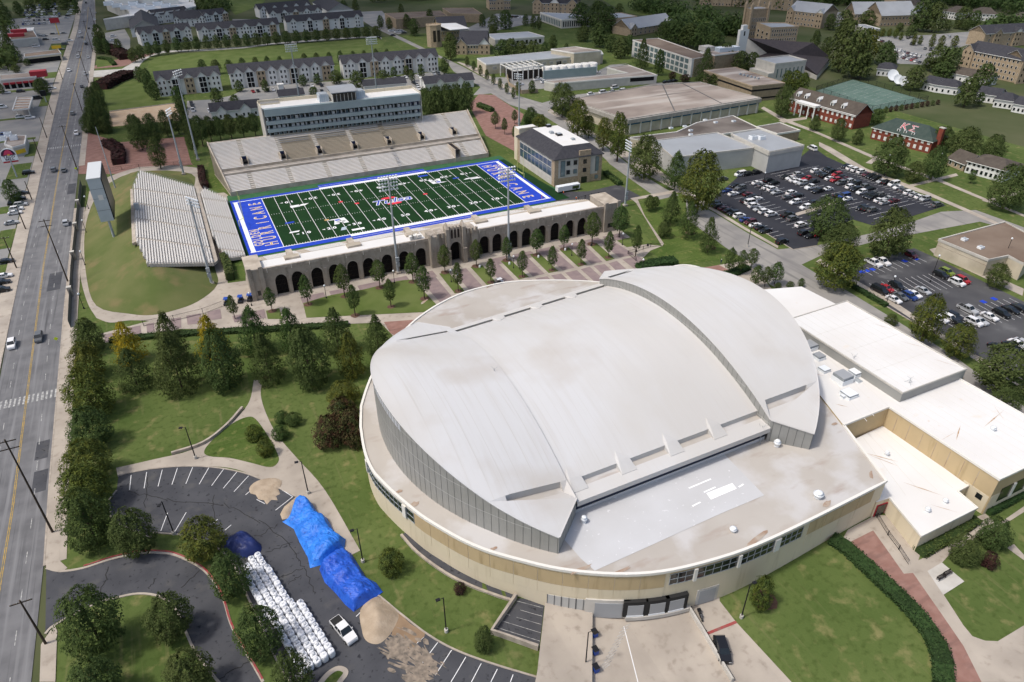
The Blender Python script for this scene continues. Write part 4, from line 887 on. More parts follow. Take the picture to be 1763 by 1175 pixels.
# ============================================================ floodlight masts
def mast(x, y, h, nx, nz, face, label, boxes=True, w_=5.2):
    t = thing('floodlight_mast', label, 'floodlight', (x, y, 0), 'stadium floodlight masts')
    b = MB(); b.tube((x, y, 0), (x, y, h), .42, .2, 'galvanised', 10); b.box((x, y, .35), (1.5, 1.5, .7), 'concrete'); b.build('pole', t)
    u = Vector((-face[1], face[0])); b = MB()
    for k in range(nz):
        z = h - .2 - k * 1.0; a = Vector((x, y)) + Vector(face) * .35
        b.tube((a.x - u.x * w_ / 2, a.y - u.y * w_ / 2, z), (a.x + u.x * w_ / 2, a.y + u.y * w_ / 2, z), .08, .08, 'galvanised', 4)
    b.build('crossarm', t)
    for k in range(nz):
        for i in range(nx):
            f = (i / (nx - 1) - .5) * w_; p = Vector((x + face[0] * .7 + u.x * f, y + face[1] * .7 + u.y * f, h - .2 - k * 1.0)); d = Vector((face[0], face[1], -.75)).normalized()
            c = MB(); c.tube(p - d * .3, p + d * .15, .14, .36, 'lamp_white', 7); c.build('lamp', t)
    if boxes:
        b = MB()
        for z in (3.4, 5.2): b.box((x - face[0] * .1, y - face[1] * .55 - .2, z), (1.1, .5, 1.3), 'galvanised')
        b.build('control_box', t)
def mpos(topq, h): v = G(*topq, h); return v.x, v.y
P_ = G(685.6, 471); mast(P_.x, P_.y, 31.5, 7, 5, (-.0, 1), 'floodlight mast standing before the arcade left of its gatehouse')
P_ = G(876, 446); mast(P_.x, P_.y, 30.5, 7, 5, (0, 1), 'floodlight mast standing before the arcade right of its gatehouse')
for q, l in (((499.7, 76), 'floodlight mast rising behind the left half of the press box'), ((638.4, 64), 'floodlight mast rising behind the right half of the press box')):
    v = G(*q, 39); mast(v.x, v.y, 39, 8, 4, (0, -1), l)
P_ = G(341, 276); mast(P_.x, P_.y, 38.5, 5, 3, (.8, -.6), 'tallest floodlight mast beside the left back corner of the far grandstand')
P_ = G(316.5, 301); mast(P_.x, P_.y, HT(P_, 188), 5, 3, (.9, -.4), 'floodlight mast between the far end of the left bleachers and the round trees', w_=4.5)
P_ = G(365, 490); mast(P_.x, P_.y, HT(P_, 343), 6, 3, (.85, .5), 'floodlight mast leaning over the left bleachers from the tip of the mound')
P_ = G(1076, 355); mast(P_.x, P_.y, HT(P_, 243), 5, 4, (-1, .1), 'floodlight mast seen side on beside the right end of the arcade', w_=4)
P_ = G(893.7, 225.3); mast(P_.x, P_.y, HT(P_, 127), 5, 3, (-.8, -.6), 'thin floodlight mast on the brick plaza behind the glazed stone building', w_=4)
P_ = G(203.4, 338.6); t = thing('flag_mast', 'bare gray mast rising behind the scoreboard', 'mast', (P_.x, P_.y, 0)); b = MB(); b.tube((P_.x, P_.y, 0), (P_.x, P_.y, HT(P_, 219)), .28, .1, 'galvanised', 8); b.build('pole', t); b = MB(); b.box((P_.x, P_.y, .3), (1, 1, .6), 'concrete'); b.build('footing', t)

# ============================================================ glazed stone building right of the field
nb = thing('athletics_building', 'three storey stone building with dark hipped roof and big window overlooking the right end zone', 'building', (118, 20, 0))
EH = 11.3; c0 = G(*(861 + 560 * .1532 + 10, 190 + 850 * .1532)); 
A_ = G(860 + 615 * .15324, 190 + 562 * .15324, EH); B_ = G(860 + 1180 * .15324, 190 + 485 * .15324, EH); D_ = G(860 + 180 * .15324, 190 + 290 * .15324, EH); E_ = B_ + (D_ - A_)
a2, b2, d2, e2 = [Vector((v.x, v.y)) for v in (A_, B_, D_, E_)]
ux_ = (b2 - a2).normalized(); uy_ = (d2 - a2).normalized(); LX = (b2 - a2).length; LY = (d2 - a2).length
def nbp(s, t, z): v = a2 + ux_ * s + uy_ * t; return (v.x, v.y, z)
b = MB(); i_ = .7; b.prism([nbp(i_, i_, 0)[:2], nbp(LX - i_, i_, 0)[:2], nbp(LX - i_, LY - i_, 0)[:2], nbp(i_, LY - i_, 0)[:2]], 0, EH - .1, 'cast_stone'); b.build('wall', nb)
b = MB(); RH = 3.6; r_ = 6.2
lo4 = [nbp(0, 0, EH), nbp(LX, 0, EH), nbp(LX, LY, EH), nbp(0, LY, EH)]; hi4 = [nbp(r_, r_ * .75, EH + RH), nbp(LX - r_ * .7, r_ * .75, EH + RH), nbp(LX - r_ * .7, LY - r_ * .6, EH + RH), nbp(r_, LY - r_ * .6, EH + RH)]
b.mesh(lo4 + hi4, [(0, 1, 5, 4), (1, 2, 6, 5), (2, 3, 7, 6), (3, 0, 4, 7), (3, 2, 1, 0)], 'shingle')
lo5 = [(x, y, EH - .35) for x, y, z in lo4]; b.mesh(lo5 + [(x, y, EH) for x, y, z in lo4], [(0, 1, 5, 4), (1, 2, 6, 5), (2, 3, 7, 6), (3, 0, 4, 7)], 'cladding_line'); b.build('roof', nb)
b = MB(); b.mesh([(x, y, z + .02) for x, y, z in hi4], [(0, 1, 2, 3)], 'white_membrane'); b.build('flat_roof', nb)
for s, t, a, c, h, m_ in ((LX * .52, LY * .52, 2.2, 2.6, .7, 'black_metal'), (LX * .45, LY * .62, 1.6, 2, .8, 'galvanised'), (LX * .62, LY * .3, 1.4, 1.8, .6, 'galvanised'), (LX * .6, LY * .88, 2, 2, .9, 'black_metal')):
    q = nbp(s, t, 0); b = MB(); b.box((q[0], q[1], EH + RH + h / 2 + .03), (a, c, h), m_, math.atan2(ux_.y, ux_.x)); b.box((q[0], q[1], EH + RH + h + .1), (a * .7, c * .7, .15), 'galvanised', math.atan2(ux_.y, ux_.x)); b.build('roof_unit', nb)
def nface(side, s0, s1, z0, z1, out, m, name, parent=nb):     # a slab standing proud of a wall
    b = MB()
    if side == 'S': pts = [nbp(s0, i_ - out, 0), nbp(s1, i_ - out, 0), nbp(s1, i_ + .05, 0), nbp(s0, i_ + .05, 0)]
    else: pts = [nbp(i_ - out, s1, 0), nbp(i_ - out, s0, 0), nbp(i_ + .05, s0, 0), nbp(i_ + .05, s1, 0)]
    b.prism([p[:2] for p in pts], z0, z1, m); return b.build(name, parent)
nface('S', .7, LX - .7, 0, 3.2, .1, 'ledge_stone', 'stone_base'); nface('S', .5, 2.2, 0, 10.9, .2, 'ledge_stone', 'stone_pier'); nface('S', LX - 2.4, LX - .6, 0, 10.9, .2, 'ledge_stone', 'stone_pier')
nface('S', LX * .5, LX * .5 + 5.2, 0, 13.6, .5, 'ledge_stone', 'stone_bay')
for s, wd, z0, z1, m_ in ((LX * .06 + 1.9, 2.0, 3.8, 10.2, 'glass_green'), (LX * .26, 1.6, 4.4, 6.2, 'dark_glass'), (LX * .4, 1.6, 4.4, 6.2, 'glass_green'), (LX * .26, 1.6, 8.0, 9.9, 'dark_glass'), (LX * .4, 1.6, 8.0, 9.9, 'dark_glass'), (LX * .84, 1.7, 4.2, 10.2, 'glass_green'), (LX * .84, 1.7, .9, 2.6, 'glass_green')):
    w0 = nface('S', s, s + wd, z0, z1, .18, 'cladding_line', 'window_frame'); nface('S', s + .1, s + wd - .1, z0 + .12, z1 - .12, .22, m_, 'pane')
for z0, z1 in ((4.6, 6.3), (8.1, 9.9)): nface('S', LX * .5 + 1.8, LX * .5 + 3.4, z0, z1, .56, 'dark_glass', 'window')
nface('S', LX * .5 + 1.2, LX * .5 + 3.8, .1, 2.7, .56, 'dark_glass', 'door')
nface('W', .6, 3.0, 0, 10.9, .12, 'ledge_stone', 'stone_pier'); nface('W', LY - 3, LY - .6, 0, 10.9, .12, 'ledge_stone', 'stone_pier')
nface('W', 3.0, LY - 3, 0, 2.9, .06, 'cast_stone', 'wall_base')
nface('W', 3.4, LY - 3.4, 3.6, 9.6, .14, 'blue_glass', 'great_window')
for k in range(9): s = 3.4 + k * (LY - 6.8) / 8; nface('W', s - .08, s + .08, 3.6, 9.6, .2, 'cast_stone', 'mullion')
nface('W', 3.4, LY - 3.4, 6.9, 7.15, .19, 'cast_stone', 'transom'); nface('W', 3.2, LY - 3.2, 9.6, 10.3, .2, 'cast_stone', 'lintel')
b = MB(); q = nbp(LX * .25, LY + 1.5, 0); b.box((q[0], q[1], 7), (9, 5, 14.5), 'arena_cream', 0, 'white_membrane'); b.box((q[0], q[1] - 2.55, 14.4), (9.1, .2, .6), 'arena_cream'); b.build('stair_tower', nb)
# ============================================================ the arena
PZ = 8.8
front = [(622, 740), (625.5, 770), (632, 795), (643, 818), (655, 836), (671.5, 855 - 17), (698, 866), (725, 889), (742, 900), (780, 922), (813.7, 939), (850, 952), (893.4, 963.5), (946.5, 977.7), (1000, 985), (1022, 988), (1059.6, 989), (1120, 987), (1180, 979.5), (1260, 954.7), (1320, 931), (1388.7, 898.5), (1464, 860.7), (1525.6, 829)]
front = [(621, 735), (625.5, 766), (632, 790), (643, 812), (655, 826), (675, 846), (698, 866), (725, 888), (755, 907), (790, 927), (820, 941), (850, 952), (893.4, 964), (946.5, 977), (1000, 985), (1059.6, 989), (1120, 987), (1180, 977), (1260, 954.7), (1320, 931), (1388.7, 898.5), (1464, 860.7), (1526, 829)]
backp = [(1045, 488), (1000, 484.5), (940, 483.5), (880, 486), (845, 492), (800, 504), (760, 522), (724, 545), (700, 566), (675, 593), (650, 628), (633, 665), (622, 700)]
AC = Vector((46.4, -123.7))
OUT = W2(cr(front, 3), PZ) + W2([(1452, 732), (1405, 670)], PZ) + [(97.5, -116), (95, -104), (88, -94)] + W2(cr(backp, 3), PZ)
ar = thing('arena', 'huge round arena with white arched roof, pale winged side roofs and tan panelled curved wall', 'arena', (46, -124, 0))
def wall_strip(b, pts, z0, z1, m, out=0.0, closed=False):
    P = [Vector(p[:2]) for p in pts]; n = len(P)
    if out:
        Q = []
        for i in range(n):
            a = P[max(0, i - 1)]; c = P[min(n - 1, i + 1)]; d = (c - a).normalized(); Q.append(P[i] + Vector((d.y, -d.x)) * out)
        P = Q
    for i in range(n if closed else n - 1):
        a, c = P[i], P[(i + 1) % n]; b.face([(a.x, a.y, z0), (c.x, c.y, z0), (c.x, c.y, z1), (a.x, a.y, z1)], m)
b = MB(); wall_strip(b, OUT, -3.5, PZ, 'arena_cream', closed=True); b.flat(OUT, PZ - .05, 'lower_membrane'); b.build('wall', ar, tri=True)
b = MB(); b.ribbon([tuple(p) for p in OUT], .5, PZ - .3, PZ + .22, 'white_trim', closed=True); b.build('parapet', ar)
FW_ = W2(cr(front, 6), PZ)      # the visible front arc
# arc length walk along the front
cum = [0]
for a, c in zip(FW_[:-1], FW_[1:]): cum.append(cum[-1] + (Vector(c) - Vector(a)).length)
def on_arc(s, out=0.0):
    s = max(0, min(cum[-1] - 1e-4, s)); i = max(k for k in range(len(cum) - 1) if cum[k] <= s); t = (s - cum[i]) / (cum[i + 1] - cum[i])
    a = Vector(FW_[i]); c = Vector(FW_[i + 1]); d = (c - a).normalized(); return a.lerp(c, t) + Vector((d.y, -d.x)) * out
def s_at(px):      # arc position whose parapet shows at photo column px
    lo_, hi = 0, cum[-1]
    best = min(range(200), key=lambda k: abs(PR((*on_arc(cum[-1] * (.02 + .98 * k / 199)), PZ))[0] - px)); return cum[-1] * (.02 + .98 * best / 199)
DZ = 0
def arc_slab(b, s0, s1, z0, z1, out, m, inn=-.05):
    k = max(1, int((s1 - s0) / 1.5)); z0 += DZ; z1 += DZ; S = [s0 + (s1 - s0) * i / k for i in range(k + 1)]
    O = [on_arc(s, out) for s in S]; I = [on_arc(s, inn) for s in S]
    for i in range(k):
        b.face([(*O[i], z0), (*O[i + 1], z0), (*O[i + 1], z1), (*O[i], z1)], m); b.face([(*O[i], z1), (*O[i + 1], z1), (*I[i + 1], z1), (*I[i], z1)], m); b.face([(*I[i], z0), (*I[i + 1], z0), (*O[i + 1], z0), (*O[i], z0)], m)
    b.face([(*I[0], z0), (*O[0], z0), (*O[0], z1), (*I[0], z1)], m); b.face([(*O[-1], z0), (*I[-1], z0), (*I[-1], z1), (*O[-1], z1)], m)
sW0, sW1 = s_at(1158), s_at(1384); sL0, sL1 = 3.0, s_at(712)
s = sL1 + .1; pan = []
while s < cum[-1] - 4.5:
    if s + 4.2 < sW0 or s > sW1: pan.append((s, min(s + 4.15, (sW0 - .1) if s < sW0 else cum[-1] - .3)))
    s += 4.2
for s0, s1 in pan:
    if s1 - s0 < 1: continue
    b = MB(); arc_slab(b, s0 + .04, s1 - .04, 4.9, 8.0, .06, 'arena_tan'); arc_slab(b, s0 + .04, s1 - .04, 8.06, 9.0, .04, 'arena_cream'); arc_slab(b, s0 + .04, s1 - .04, 2.4, 4.84, .04, 'arena_cream'); b.build('wall_panel', ar)
b = MB(); arc_slab(b, sW0, sW1, 7.9, 9.0, .05, 'arena_tan'); b.build('window_head', ar)
def win(s0, s1):
    f = MB(); arc_slab(f, s0, s1, 5.2, 7.85, .03, 'dark_glass'); o = f.build('window', ar)
    k = int((s1 - s0) / 1.35); g = MB()
    for i in range(k + 1): ss_ = s0 + (s1 - s0) * i / k; arc_slab(g, ss_ - .035, ss_ + .035, 5.2, 7.85, .12, 'galvanised')
    for z in (5.2, 6.5, 7.8): arc_slab(g, s0, s1, z - .035, z + .035, .1, 'galvanised')
    g.build('window_frame', o)
q = [sW0, s_at(1196), s_at(1203), s_at(1273), s_at(1281), s_at(1338), s_at(1345), sW1]
for i in range(0, 8, 2): win(q[i], q[i + 1])
for i in (1, 3, 5): b = MB(); arc_slab(b, q[i], q[i + 1], 5.0, 7.95, .35, 'white_trim'); b.build('pier', ar)
ql = [sL0 + 1, s_at(643) - 4, s_at(643) - 3, s_at(681), s_at(681) + .8, sL1]
ql = [sL0, 9.0, 10.0, 24.0, 25.0, sL1]
for i in range(0, 6, 2): win(ql[i], ql[i + 1])
for i in (1, 3): b = MB(); arc_slab(b, ql[i], ql[i + 1], 5.0, 7.95, .35, 'white_trim'); b.build('pier', ar)
# patched membrane, stains
def rsheet(pts, z, m, name): b = MB(); b.flat(W2(pts, z), z, m); return b.build(name, ar, tri=True)
rsheet([(975, 879), (1238, 773), (1316, 853), (1240, 885), (1150, 926), (1024, 983), (1000, 962), (972, 930)], PZ + .0, 'patched_membrane', 'roof_patch')
rsheet([(1216, 849.5), (1260.6, 832), (1268.6, 841.5), (1224, 860.6)], PZ + .03, 'white_patch', 'white_patch')
for a, c in (((1186, 841), (1224, 825)), ((1212, 848), (1232, 839)), ((1192, 872), (1206, 865)), ((1272, 839), (1280, 834))): b = MB(); b.ribbon(W2([a, c], PZ), .3, PZ, PZ + .03, 'white_patch'); b.build('patch_strip', ar)
for c_, rx, ry, rz_ in (((1303, 929), 4.0, .45, .2), ((1068, 984), 2.0, .35, .05), ((1002, 980), 2.2, .4, 0), ((715, 868), .9, .6, 0), ((850, 945), .7, .35, 0), ((1195, 826), 1, .4, .3) if 0 else ((688, 846), .7, .4, 0), ((1424, 868), 1.2, .5, .3), ((1500, 818), 1.2, .4, .8), ((730, 520), 1.6, .5, .6), ((845, 492), 2.0, .5, .3), ((1437, 730), .7, .4, 0)):
    o_ = G(*c_, PZ); b = MB(); pts = []
    for k in range(12):
        t = k * math.pi / 6; r = rnd.uniform(.65, 1.2); x, y = math.cos(t) * rx * r, math.sin(t) * ry * r; pts.append((o_.x + x * math.cos(rz_) - y * math.sin(rz_), o_.y + x * math.sin(rz_) + y * math.cos(rz_)))
    b.flat(pts, PZ + .02, 'brown_stain'); b.build('debris_patch', ar)
# the arched roofs
TH = R(3.5); ca, sa = math.cos(TH), math.sin(TH)
QC = dict(fl=(-23.4, -26.8), fr=(20.7, -28.4), bl=(-19.6, 28.0), br=(25.0, 29.4))
def uvw(u, v): return (AC.x + u * ca - v * sa, AC.y + u * sa + v * ca)
def M(s, t):
    a, c = (s + 1) / 2, (t + 1) / 2
    u = (QC['fl'][0] * (1 - a) + QC['fr'][0] * a) * (1 - c) + (QC['bl'][0] * (1 - a) + QC['br'][0] * a) * c
    v = (QC['fl'][1] * (1 - a) + QC['fr'][1] * a) * (1 - c) + (QC['bl'][1] * (1 - a) + QC['br'][1] * a) * c
    return u, v
def mp(s, t): return uvw(*M(s, t))
def zc(t): return 19.6 - 6.0 * t * t
def zl(t): return 22.0 - 6.2 * t * t
def zw(t, f, sg): return zl(t) if sg > 0 else zc(t) + .45 + (zl(t) - zc(t) - .45) * min(1, f * 1.3)
RC = 46.6
def s_out(t, sg):
    lo_, hi = 1.0, 3.5
    for _ in range(30):
        m = (lo_ + hi) / 2; u, v = M(sg * m, t)
        if u * u + v * v < RC * RC: lo_ = m
        else: hi = m
    return lo_
NT = 40
b = MB(); vs = []; fs = []
NS = 12
for i in range(NT + 1):
    t = -1 + 2 * i / NT
    for j in range(NS + 1): s = -1 + 2 * j / NS; vs.append((*mp(s, t), zc(t)))
for i in range(NT):
    for j in range(NS): k = i * (NS + 1) + j; fs.append((k, k + 1, k + NS + 2, k + NS + 1))
b.mesh(vs, fs, 'roof_membrane', True); b.build('arched_roof', ar)
# gutters at both ends of the arch and the flat eaves beyond
TG, TE = 1.045, 1.145
for sg in (-1, 1):
    b = MB(); K = 12; zg = 12.5
    for j in range(K):
        s0, s1 = -1 + 2 * j / K, -1 + 2 * (j + 1) / K
        p = lambda s, t, z: (*mp(s, sg * t), z)
        fl = (lambda f: f if sg < 0 else f[::-1])
        b.face(fl([p(s0, 1, zg), p(s1, 1, zg), p(s1, 1, 13.6), p(s0, 1, 13.6)]), 'roof_membrane')
        b.face(fl([p(s0, TG, zg), p(s1, TG, zg), p(s1, 1, zg), p(s0, 1, zg)]), 'lower_membrane')
        zt = 12.6 if sg < 0 else 13.3
        b.face(fl([p(s1, TG, zg), p(s0, TG, zg), p(s0, TG, zt), p(s1, TG, zt)]), 'cladding')
        b.face(fl([p(s0, TE, 12.3), p(s1, TE, 12.3), p(s1, TG, zt), p(s0, TG, zt)]), 'roof_membrane')
        b.face(fl([p(s0, TE, 11.2), p(s1, TE, 11.2), p(s1, TE, 12.3), p(s0, TE, 12.3)]), 'roof_membrane')
        b.face(fl([p(s0, 1.1, 11.2), p(s1, 1.1, 11.2), p(s1, TE, 11.2), p(s0, TE, 11.2)]), 'cladding')
    for s in (-1, 1): b.face([p(s, TG, 12.4), p(s, TE, 11.8), p(s, TE, 12.3), p(s, TG, 13.3)], 'white_trim')
    b.build('eave', ar)
    b = MB()
    for j in range(K):
        s0, s1 = -1 + 2 * j / K, -1 + 2 * (j + 1) / K
        f = [p(s0, 1.11, 9.5), p(s1, 1.11, 9.5), p(s1, 1.11, 11.8), p(s0, 1.11, 11.8)]; b.face(f if sg < 0 else f[::-1], 'clerestory')
        f = [p(s0, 1.114, PZ - .05), p(s1, 1.114, PZ - .05), p(s1, 1.114, 9.5), p(s0, 1.114, 9.5)]; b.face(f if sg < 0 else f[::-1], 'patched_membrane')
    b.build('clerestory_band', ar)
    for sc in (-.93, -.46, 0.03, .50):      # raised crickets bridging the gutter
        if sg > 0 and sc < -.9: continue
        b = MB(); w0 = .065
        e = .03
        P_ = [(*mp(sc - w0 * 1.0, sg * (TG + .03)), 12.62 if sg < 0 else 13.24), (*mp(sc + w0 * 1.25, sg * (TG + .03)), 12.62 if sg < 0 else 13.24), (*mp(sc + w0, sg * .99), 13.8), (*mp(sc - w0 * .35, sg * .925), zc(.925) + .12), (*mp(sc - w0 * .9, sg * .97), zc(.97) + .1), (*mp(sc - w0, sg * 1.0), 13.62)]
        c_ = Vector(P_[0]).lerp(Vector(P_[3]), .5); c_.z = 13.95
        for k in range(6):
            f = [c_, Vector(P_[k]), Vector(P_[(k + 1) % 6])]
            b.face(f if sg < 0 else f[::-1], 'roof_membrane'); 
        for k in range(6):
            a_, d_ = Vector(P_[k]), Vector(P_[(k + 1) % 6]); b.face([a_, d_, d_ - Vector((0, 0, 1.1)), a_ - Vector((0, 0, 1.1))][::-1 if sg < 0 else 1], 'roof_membrane')
        b.build('roof_cricket', ar)
# wings left and right
def clad_wall(pts, name, lines=True, trim=True, zb=PZ - .05, rows=(.33, .66), sky=None):
    b = MB(); acc = 0; nxt = .6
    for (x0, y0, z0), (x1, y1, z1) in zip(pts[:-1], pts[1:]):
        b.face([(x0, y0, zb), (x1, y1, zb), (x1, y1, z1), (x0, y0, z0)], 'cladding')
        a = Vector((x0, y0)); c = Vector((x1, y1)); L = (c - a).length
        if L < 1e-4: continue
        d = (c - a) / L; n = Vector((d.y, -d.x)) * .03
        if lines:
            while nxt < acc + L:
                t = (nxt - acc) / L; q_ = a.lerp(c, t) + n; z = z0 + (z1 - z0) * t; b.face([(*(q_ - d * .035), zb), (*(q_ + d * .035), zb), (*(q_ + d * .035), z - .1), (*(q_ - d * .035), z - .1)], 'cladding_line'); nxt += 1.5
            for r_ in (13.0, 16.6, 20.0):
                if z0 > r_ + .6 and z1 > r_ + .6: b.face([(*(a + n * 1.2), r_ - .045), (*(c + n * 1.2), r_ - .045), (*(c + n * 1.2), r_ + .045), (*(a + n * 1.2), r_ + .045)], 'pale_line')
        if not trim: acc += L; continue
        b.face([(*(a + n * 5), z0 - .14), (*(c + n * 5), z1 - .14), (*(c + n * 5), z1 + .03), (*(a + n * 5), z0 + .03)], 'roof_membrane')
        b.face([(*(a + n * 5), z0 + .03), (*(c + n * 5), z1 + .03), (*(c - n * 5), z1 + .03), (*(a - n * 5), z0 + .03)], 'roof_membrane')
        acc += L
    return b.build(name, ar)
for sg in (-1, 1):
    b = MB(); vs = []; fs = []; K = 8; wl = []
    for i in range(NT + 1):
        t = -1 + 2 * i / NT; so = s_out(t, sg)
        for j in range(K + 1): s = sg * (1 + (so - 1) * j / K); vs.append((*mp(s, t), zw(t, j / K, sg)))
        wl.append((*mp(sg * so, t), zl(t)))
    for i in range(NT):
        for j in range(K):
            k = i * (K + 1) + j; f = (k, k + 1, k + K + 2, k + K + 1); fs.append(f if sg > 0 else f[::-1])
    b.mesh(vs, fs, 'roof_membrane', True); b.build('wing_roof', ar)
    tip = {-1: ((962.8, 925.6), 12.7), 1: ((1401, 747), 12.8)}[sg]
    TF = Vector(G(*tip[0], tip[1])[:])
    ends = {}
    for e in (-1, 1):      # e=-1 front, 1 back
        inner = Vector((*mp(sg * 1.0, e * 1.0), zw(1, 0, sg))); o0 = Vector(wl[0] if e < 0 else wl[-1])
        ic = Vector((*mp(sg * 1.0, e * 1.13), 14.0 if sg > 0 else 13.0))
        if e < 0: tp = TF
        else: q_ = uvw(M(sg, 1)[0] + sg * 5.5, 38.0); tp = Vector((*q_, 12.7))
        a0 = math.atan2(o0.y - AC.y, o0.x - AC.x); a1 = math.atan2(tp.y - AC.y, tp.x - AC.x); r0 = (o0.xy - AC).length; r1 = (tp.xy - AC).length
        if a1 - a0 > math.pi: a1 -= 2 * math.pi
        if a0 - a1 > math.pi: a1 += 2 * math.pi
        arcp = [Vector((AC.x + (r0 + (r1 - r0) * k / 8) * math.cos(a0 + (a1 - a0) * k / 8), AC.y + (r0 + (r1 - r0) * k / 8) * math.sin(a0 + (a1 - a0) * k / 8), 15.8 + (12.7 - 15.8) * (k / 8))) for k in range(9)]
        # gutter notch between arch end and the triangular eave
        so = s_out(e, sg); sa_, sb_ = sg * (1 + (so - 1) * .09), sg * (1 + (so - 1) * .8)
        g0, g1 = Vector((*mp(sa_, e), zw(1, .09, sg))), Vector((*mp(sb_, e), zw(1, .8, sg))); dz = Vector((0, 0, 1.4)); zh = 14.45 if e < 0 else 15.35; h0, h1 = Vector((*mp(sa_, e * 1.05), zh)), Vector((*mp(sb_, e * 1.05), zh)); k0 = h0.copy(); k1 = h1.copy(); h0.z += g0.z - 15.8; k0.z = g0.z - 1.4; k1.z = 14.4
        b = MB(); inv = (sg > 0) == (e > 0)
        F = lambda *p: b.face(p if inv else p[::-1], 'roof_membrane')
        ctr = ic
        F(inner, g0, h0, ic) ; F(g1, arcp[0], h1); F(h0, h1, arcp[0]) if 0 else None
        F(ic, h0, h1)
        ring = [h1] + arcp
        for k in range(len(ring) - 1): F(ic, ring[k], ring[k + 1])
        for x in (g0, g1): pass
        b.face([g0 - dz, g1 - dz, g1, g0], 'roof_membrane'); b.face([g0, g1, g1 - dz, g0 - dz], 'roof_membrane') if 0 else None
        b.face([g0 - dz, k0, k1, g1 - dz], 'lower_membrane')
        b.face([k0, k1, h1, h0], 'cladding'); b.face([g0 - dz, g0, h0, k0], 'roof_membrane'); b.face([g1, g1 - dz, k1, h1], 'roof_membrane')
        b.build('wing_eave', ar); ends[e] = (inner, ic, tp, arcp)
    outer = [tuple(v) for v in reversed(ends[-1][3])][:-1] + wl + [tuple(v) for v in ends[1][3][1:]]
    if sg > 0: clad_wall(outer, 'outer_cladding')
    else: clad_wall(outer[::-1], 'outer_cladding')
    for e in (-1, 1):
        seg = [tuple(ends[e][1]), tuple(ends[e][2])]; 
        if (sg < 0) == (e < 0): seg = seg[::-1]
        clad_wall(seg, 'end_cladding')
    inn = [(*mp(sg, t), z) for t, z in [(-1.13, 14.0 if sg > 0 else 13.0)] + [(-1 + 2 * i / NT, zw(-1 + 2 * i / NT, 0, sg)) for i in range(NT + 1)] + [(1.13, 14.0 if sg > 0 else 13.0)]]
    if sg > 0: inn = inn[::-1]
    clad_wall(inn, 'inner_cladding', zb=11.5, trim=sg > 0)
for sg, S_ in ((0, [-.94 + .0855 * k for k in range(23)]), (-1, [-1.12 - .13 * k for k in range(8)]), (1, [1.12 + .13 * k for k in range(8)])):
    b = MB()
    for s in S_:
        T = [t for t in [-1 + 2 * i / 80 for i in range(81)] if sg == 0 or abs(s) < s_out(t, sg) - .02]
        for t0, t1 in zip(T[:-1], T[1:]):
            z0, z1 = [(zc(t) if sg == 0 else zw(t, (abs(s) - 1) / (s_out(t, sg) - 1), sg)) + .035 for t in (t0, t1)]
            b.face([(*mp(s - .0016, t0), z0), (*mp(s + .0016, t0), z0), (*mp(s + .0016, t1), z1), (*mp(s - .0016, t1), z1)], 'roof_seam')
    b.build('seam_lines', ar)
b = MB()      # pale windows high on the left cladding
for k in range(13):
    t = .30 - k * .045; so = s_out(t, -1); x, y = mp(-so, t); x2, y2 = mp(-s_out(t - .036, -1), t - .036); z = zl(t) - .4; z2 = zl(t - .036) - .4; n = (Vector((x, y)) - AC).normalized() * .07
    b.face([(x2 + n.x, y2 + n.y, z2 - 1.5), (x + n.x, y + n.y, z - 1.5), (x + n.x, y + n.y, z), (x2 + n.x, y2 + n.y, z2)], 'bag_white'); b.face([(x + n.x, y + n.y, z - 1.5), (x2 + n.x, y2 + n.y, z2 - 1.5), (x2 + n.x, y2 + n.y, z2), (x + n.x, y + n.y, z)], 'bag_white')
b.build('high_window', ar)
# bird's nest of aerials and vents
def aerial(q, z, h, label):
    p = G(*q, z); b = MB(); b.tube(p, p + Vector((0, 0, h)), .05, .04, 'galvanised', 5)
    for k in range(3): t = k * 2.1; b.tube(p + Vector((math.cos(t) * .9, math.sin(t) * .9, 0)), p + Vector((0, 0, h * .6)), .04, .04, 'galvanised', 4); b.tube(p + Vector((0, 0, h * .75)), p + Vector((math.cos(t) * .8, math.sin(t) * .8, h * 1.05)), .03, .03, 'galvanised', 4)
    tag(b.build('aerial'), label, 'aerial')
aerial((1307, 760), PZ, 4.0, 'thin aerial before the dark blue band at the right end of the arena eave'); aerial((1170, 572), 17.0, 3.6, 'thin aerial against the step between the middle and right arena roofs'); aerial((851, 645), 19.3, 1.6, 'short rooftop aerial on the brown stained patch of the arena roof')
def vent(q, z, r, h, label, cap=True):
    p = G(*q, z); b = MB(); b.lathe(p, [(r * .8, 0), (r * .8, h * .45), (r * 1.1, h * .5), (r * 1.1, h * .7), (r * .7, h * .75), (r * .9, h * .85), (r * .6, h), (0, h * 1.02)], 'lamp_white', 14); tag(b.build('roof_vent'), label, 'vent')
vent((1005, 899), PZ, .55, 1.4, 'round white vent by the left front wing tip on the arena roof'); vent((1337, 768), PZ, .65, 1.5, 'round white vent by the right front wing tip on the arena roof'); vent((1408, 856), PZ, .85, 1.3, 'largest round white vent near the right corner of the arena roof'); vent((1262, 914), PZ, .6, .8, 'low round vent near the windowed edge of the arena roof'); vent((1062, 495), PZ, .8, 1.5, 'round white vent at the back of the arena roof beside the right wing')
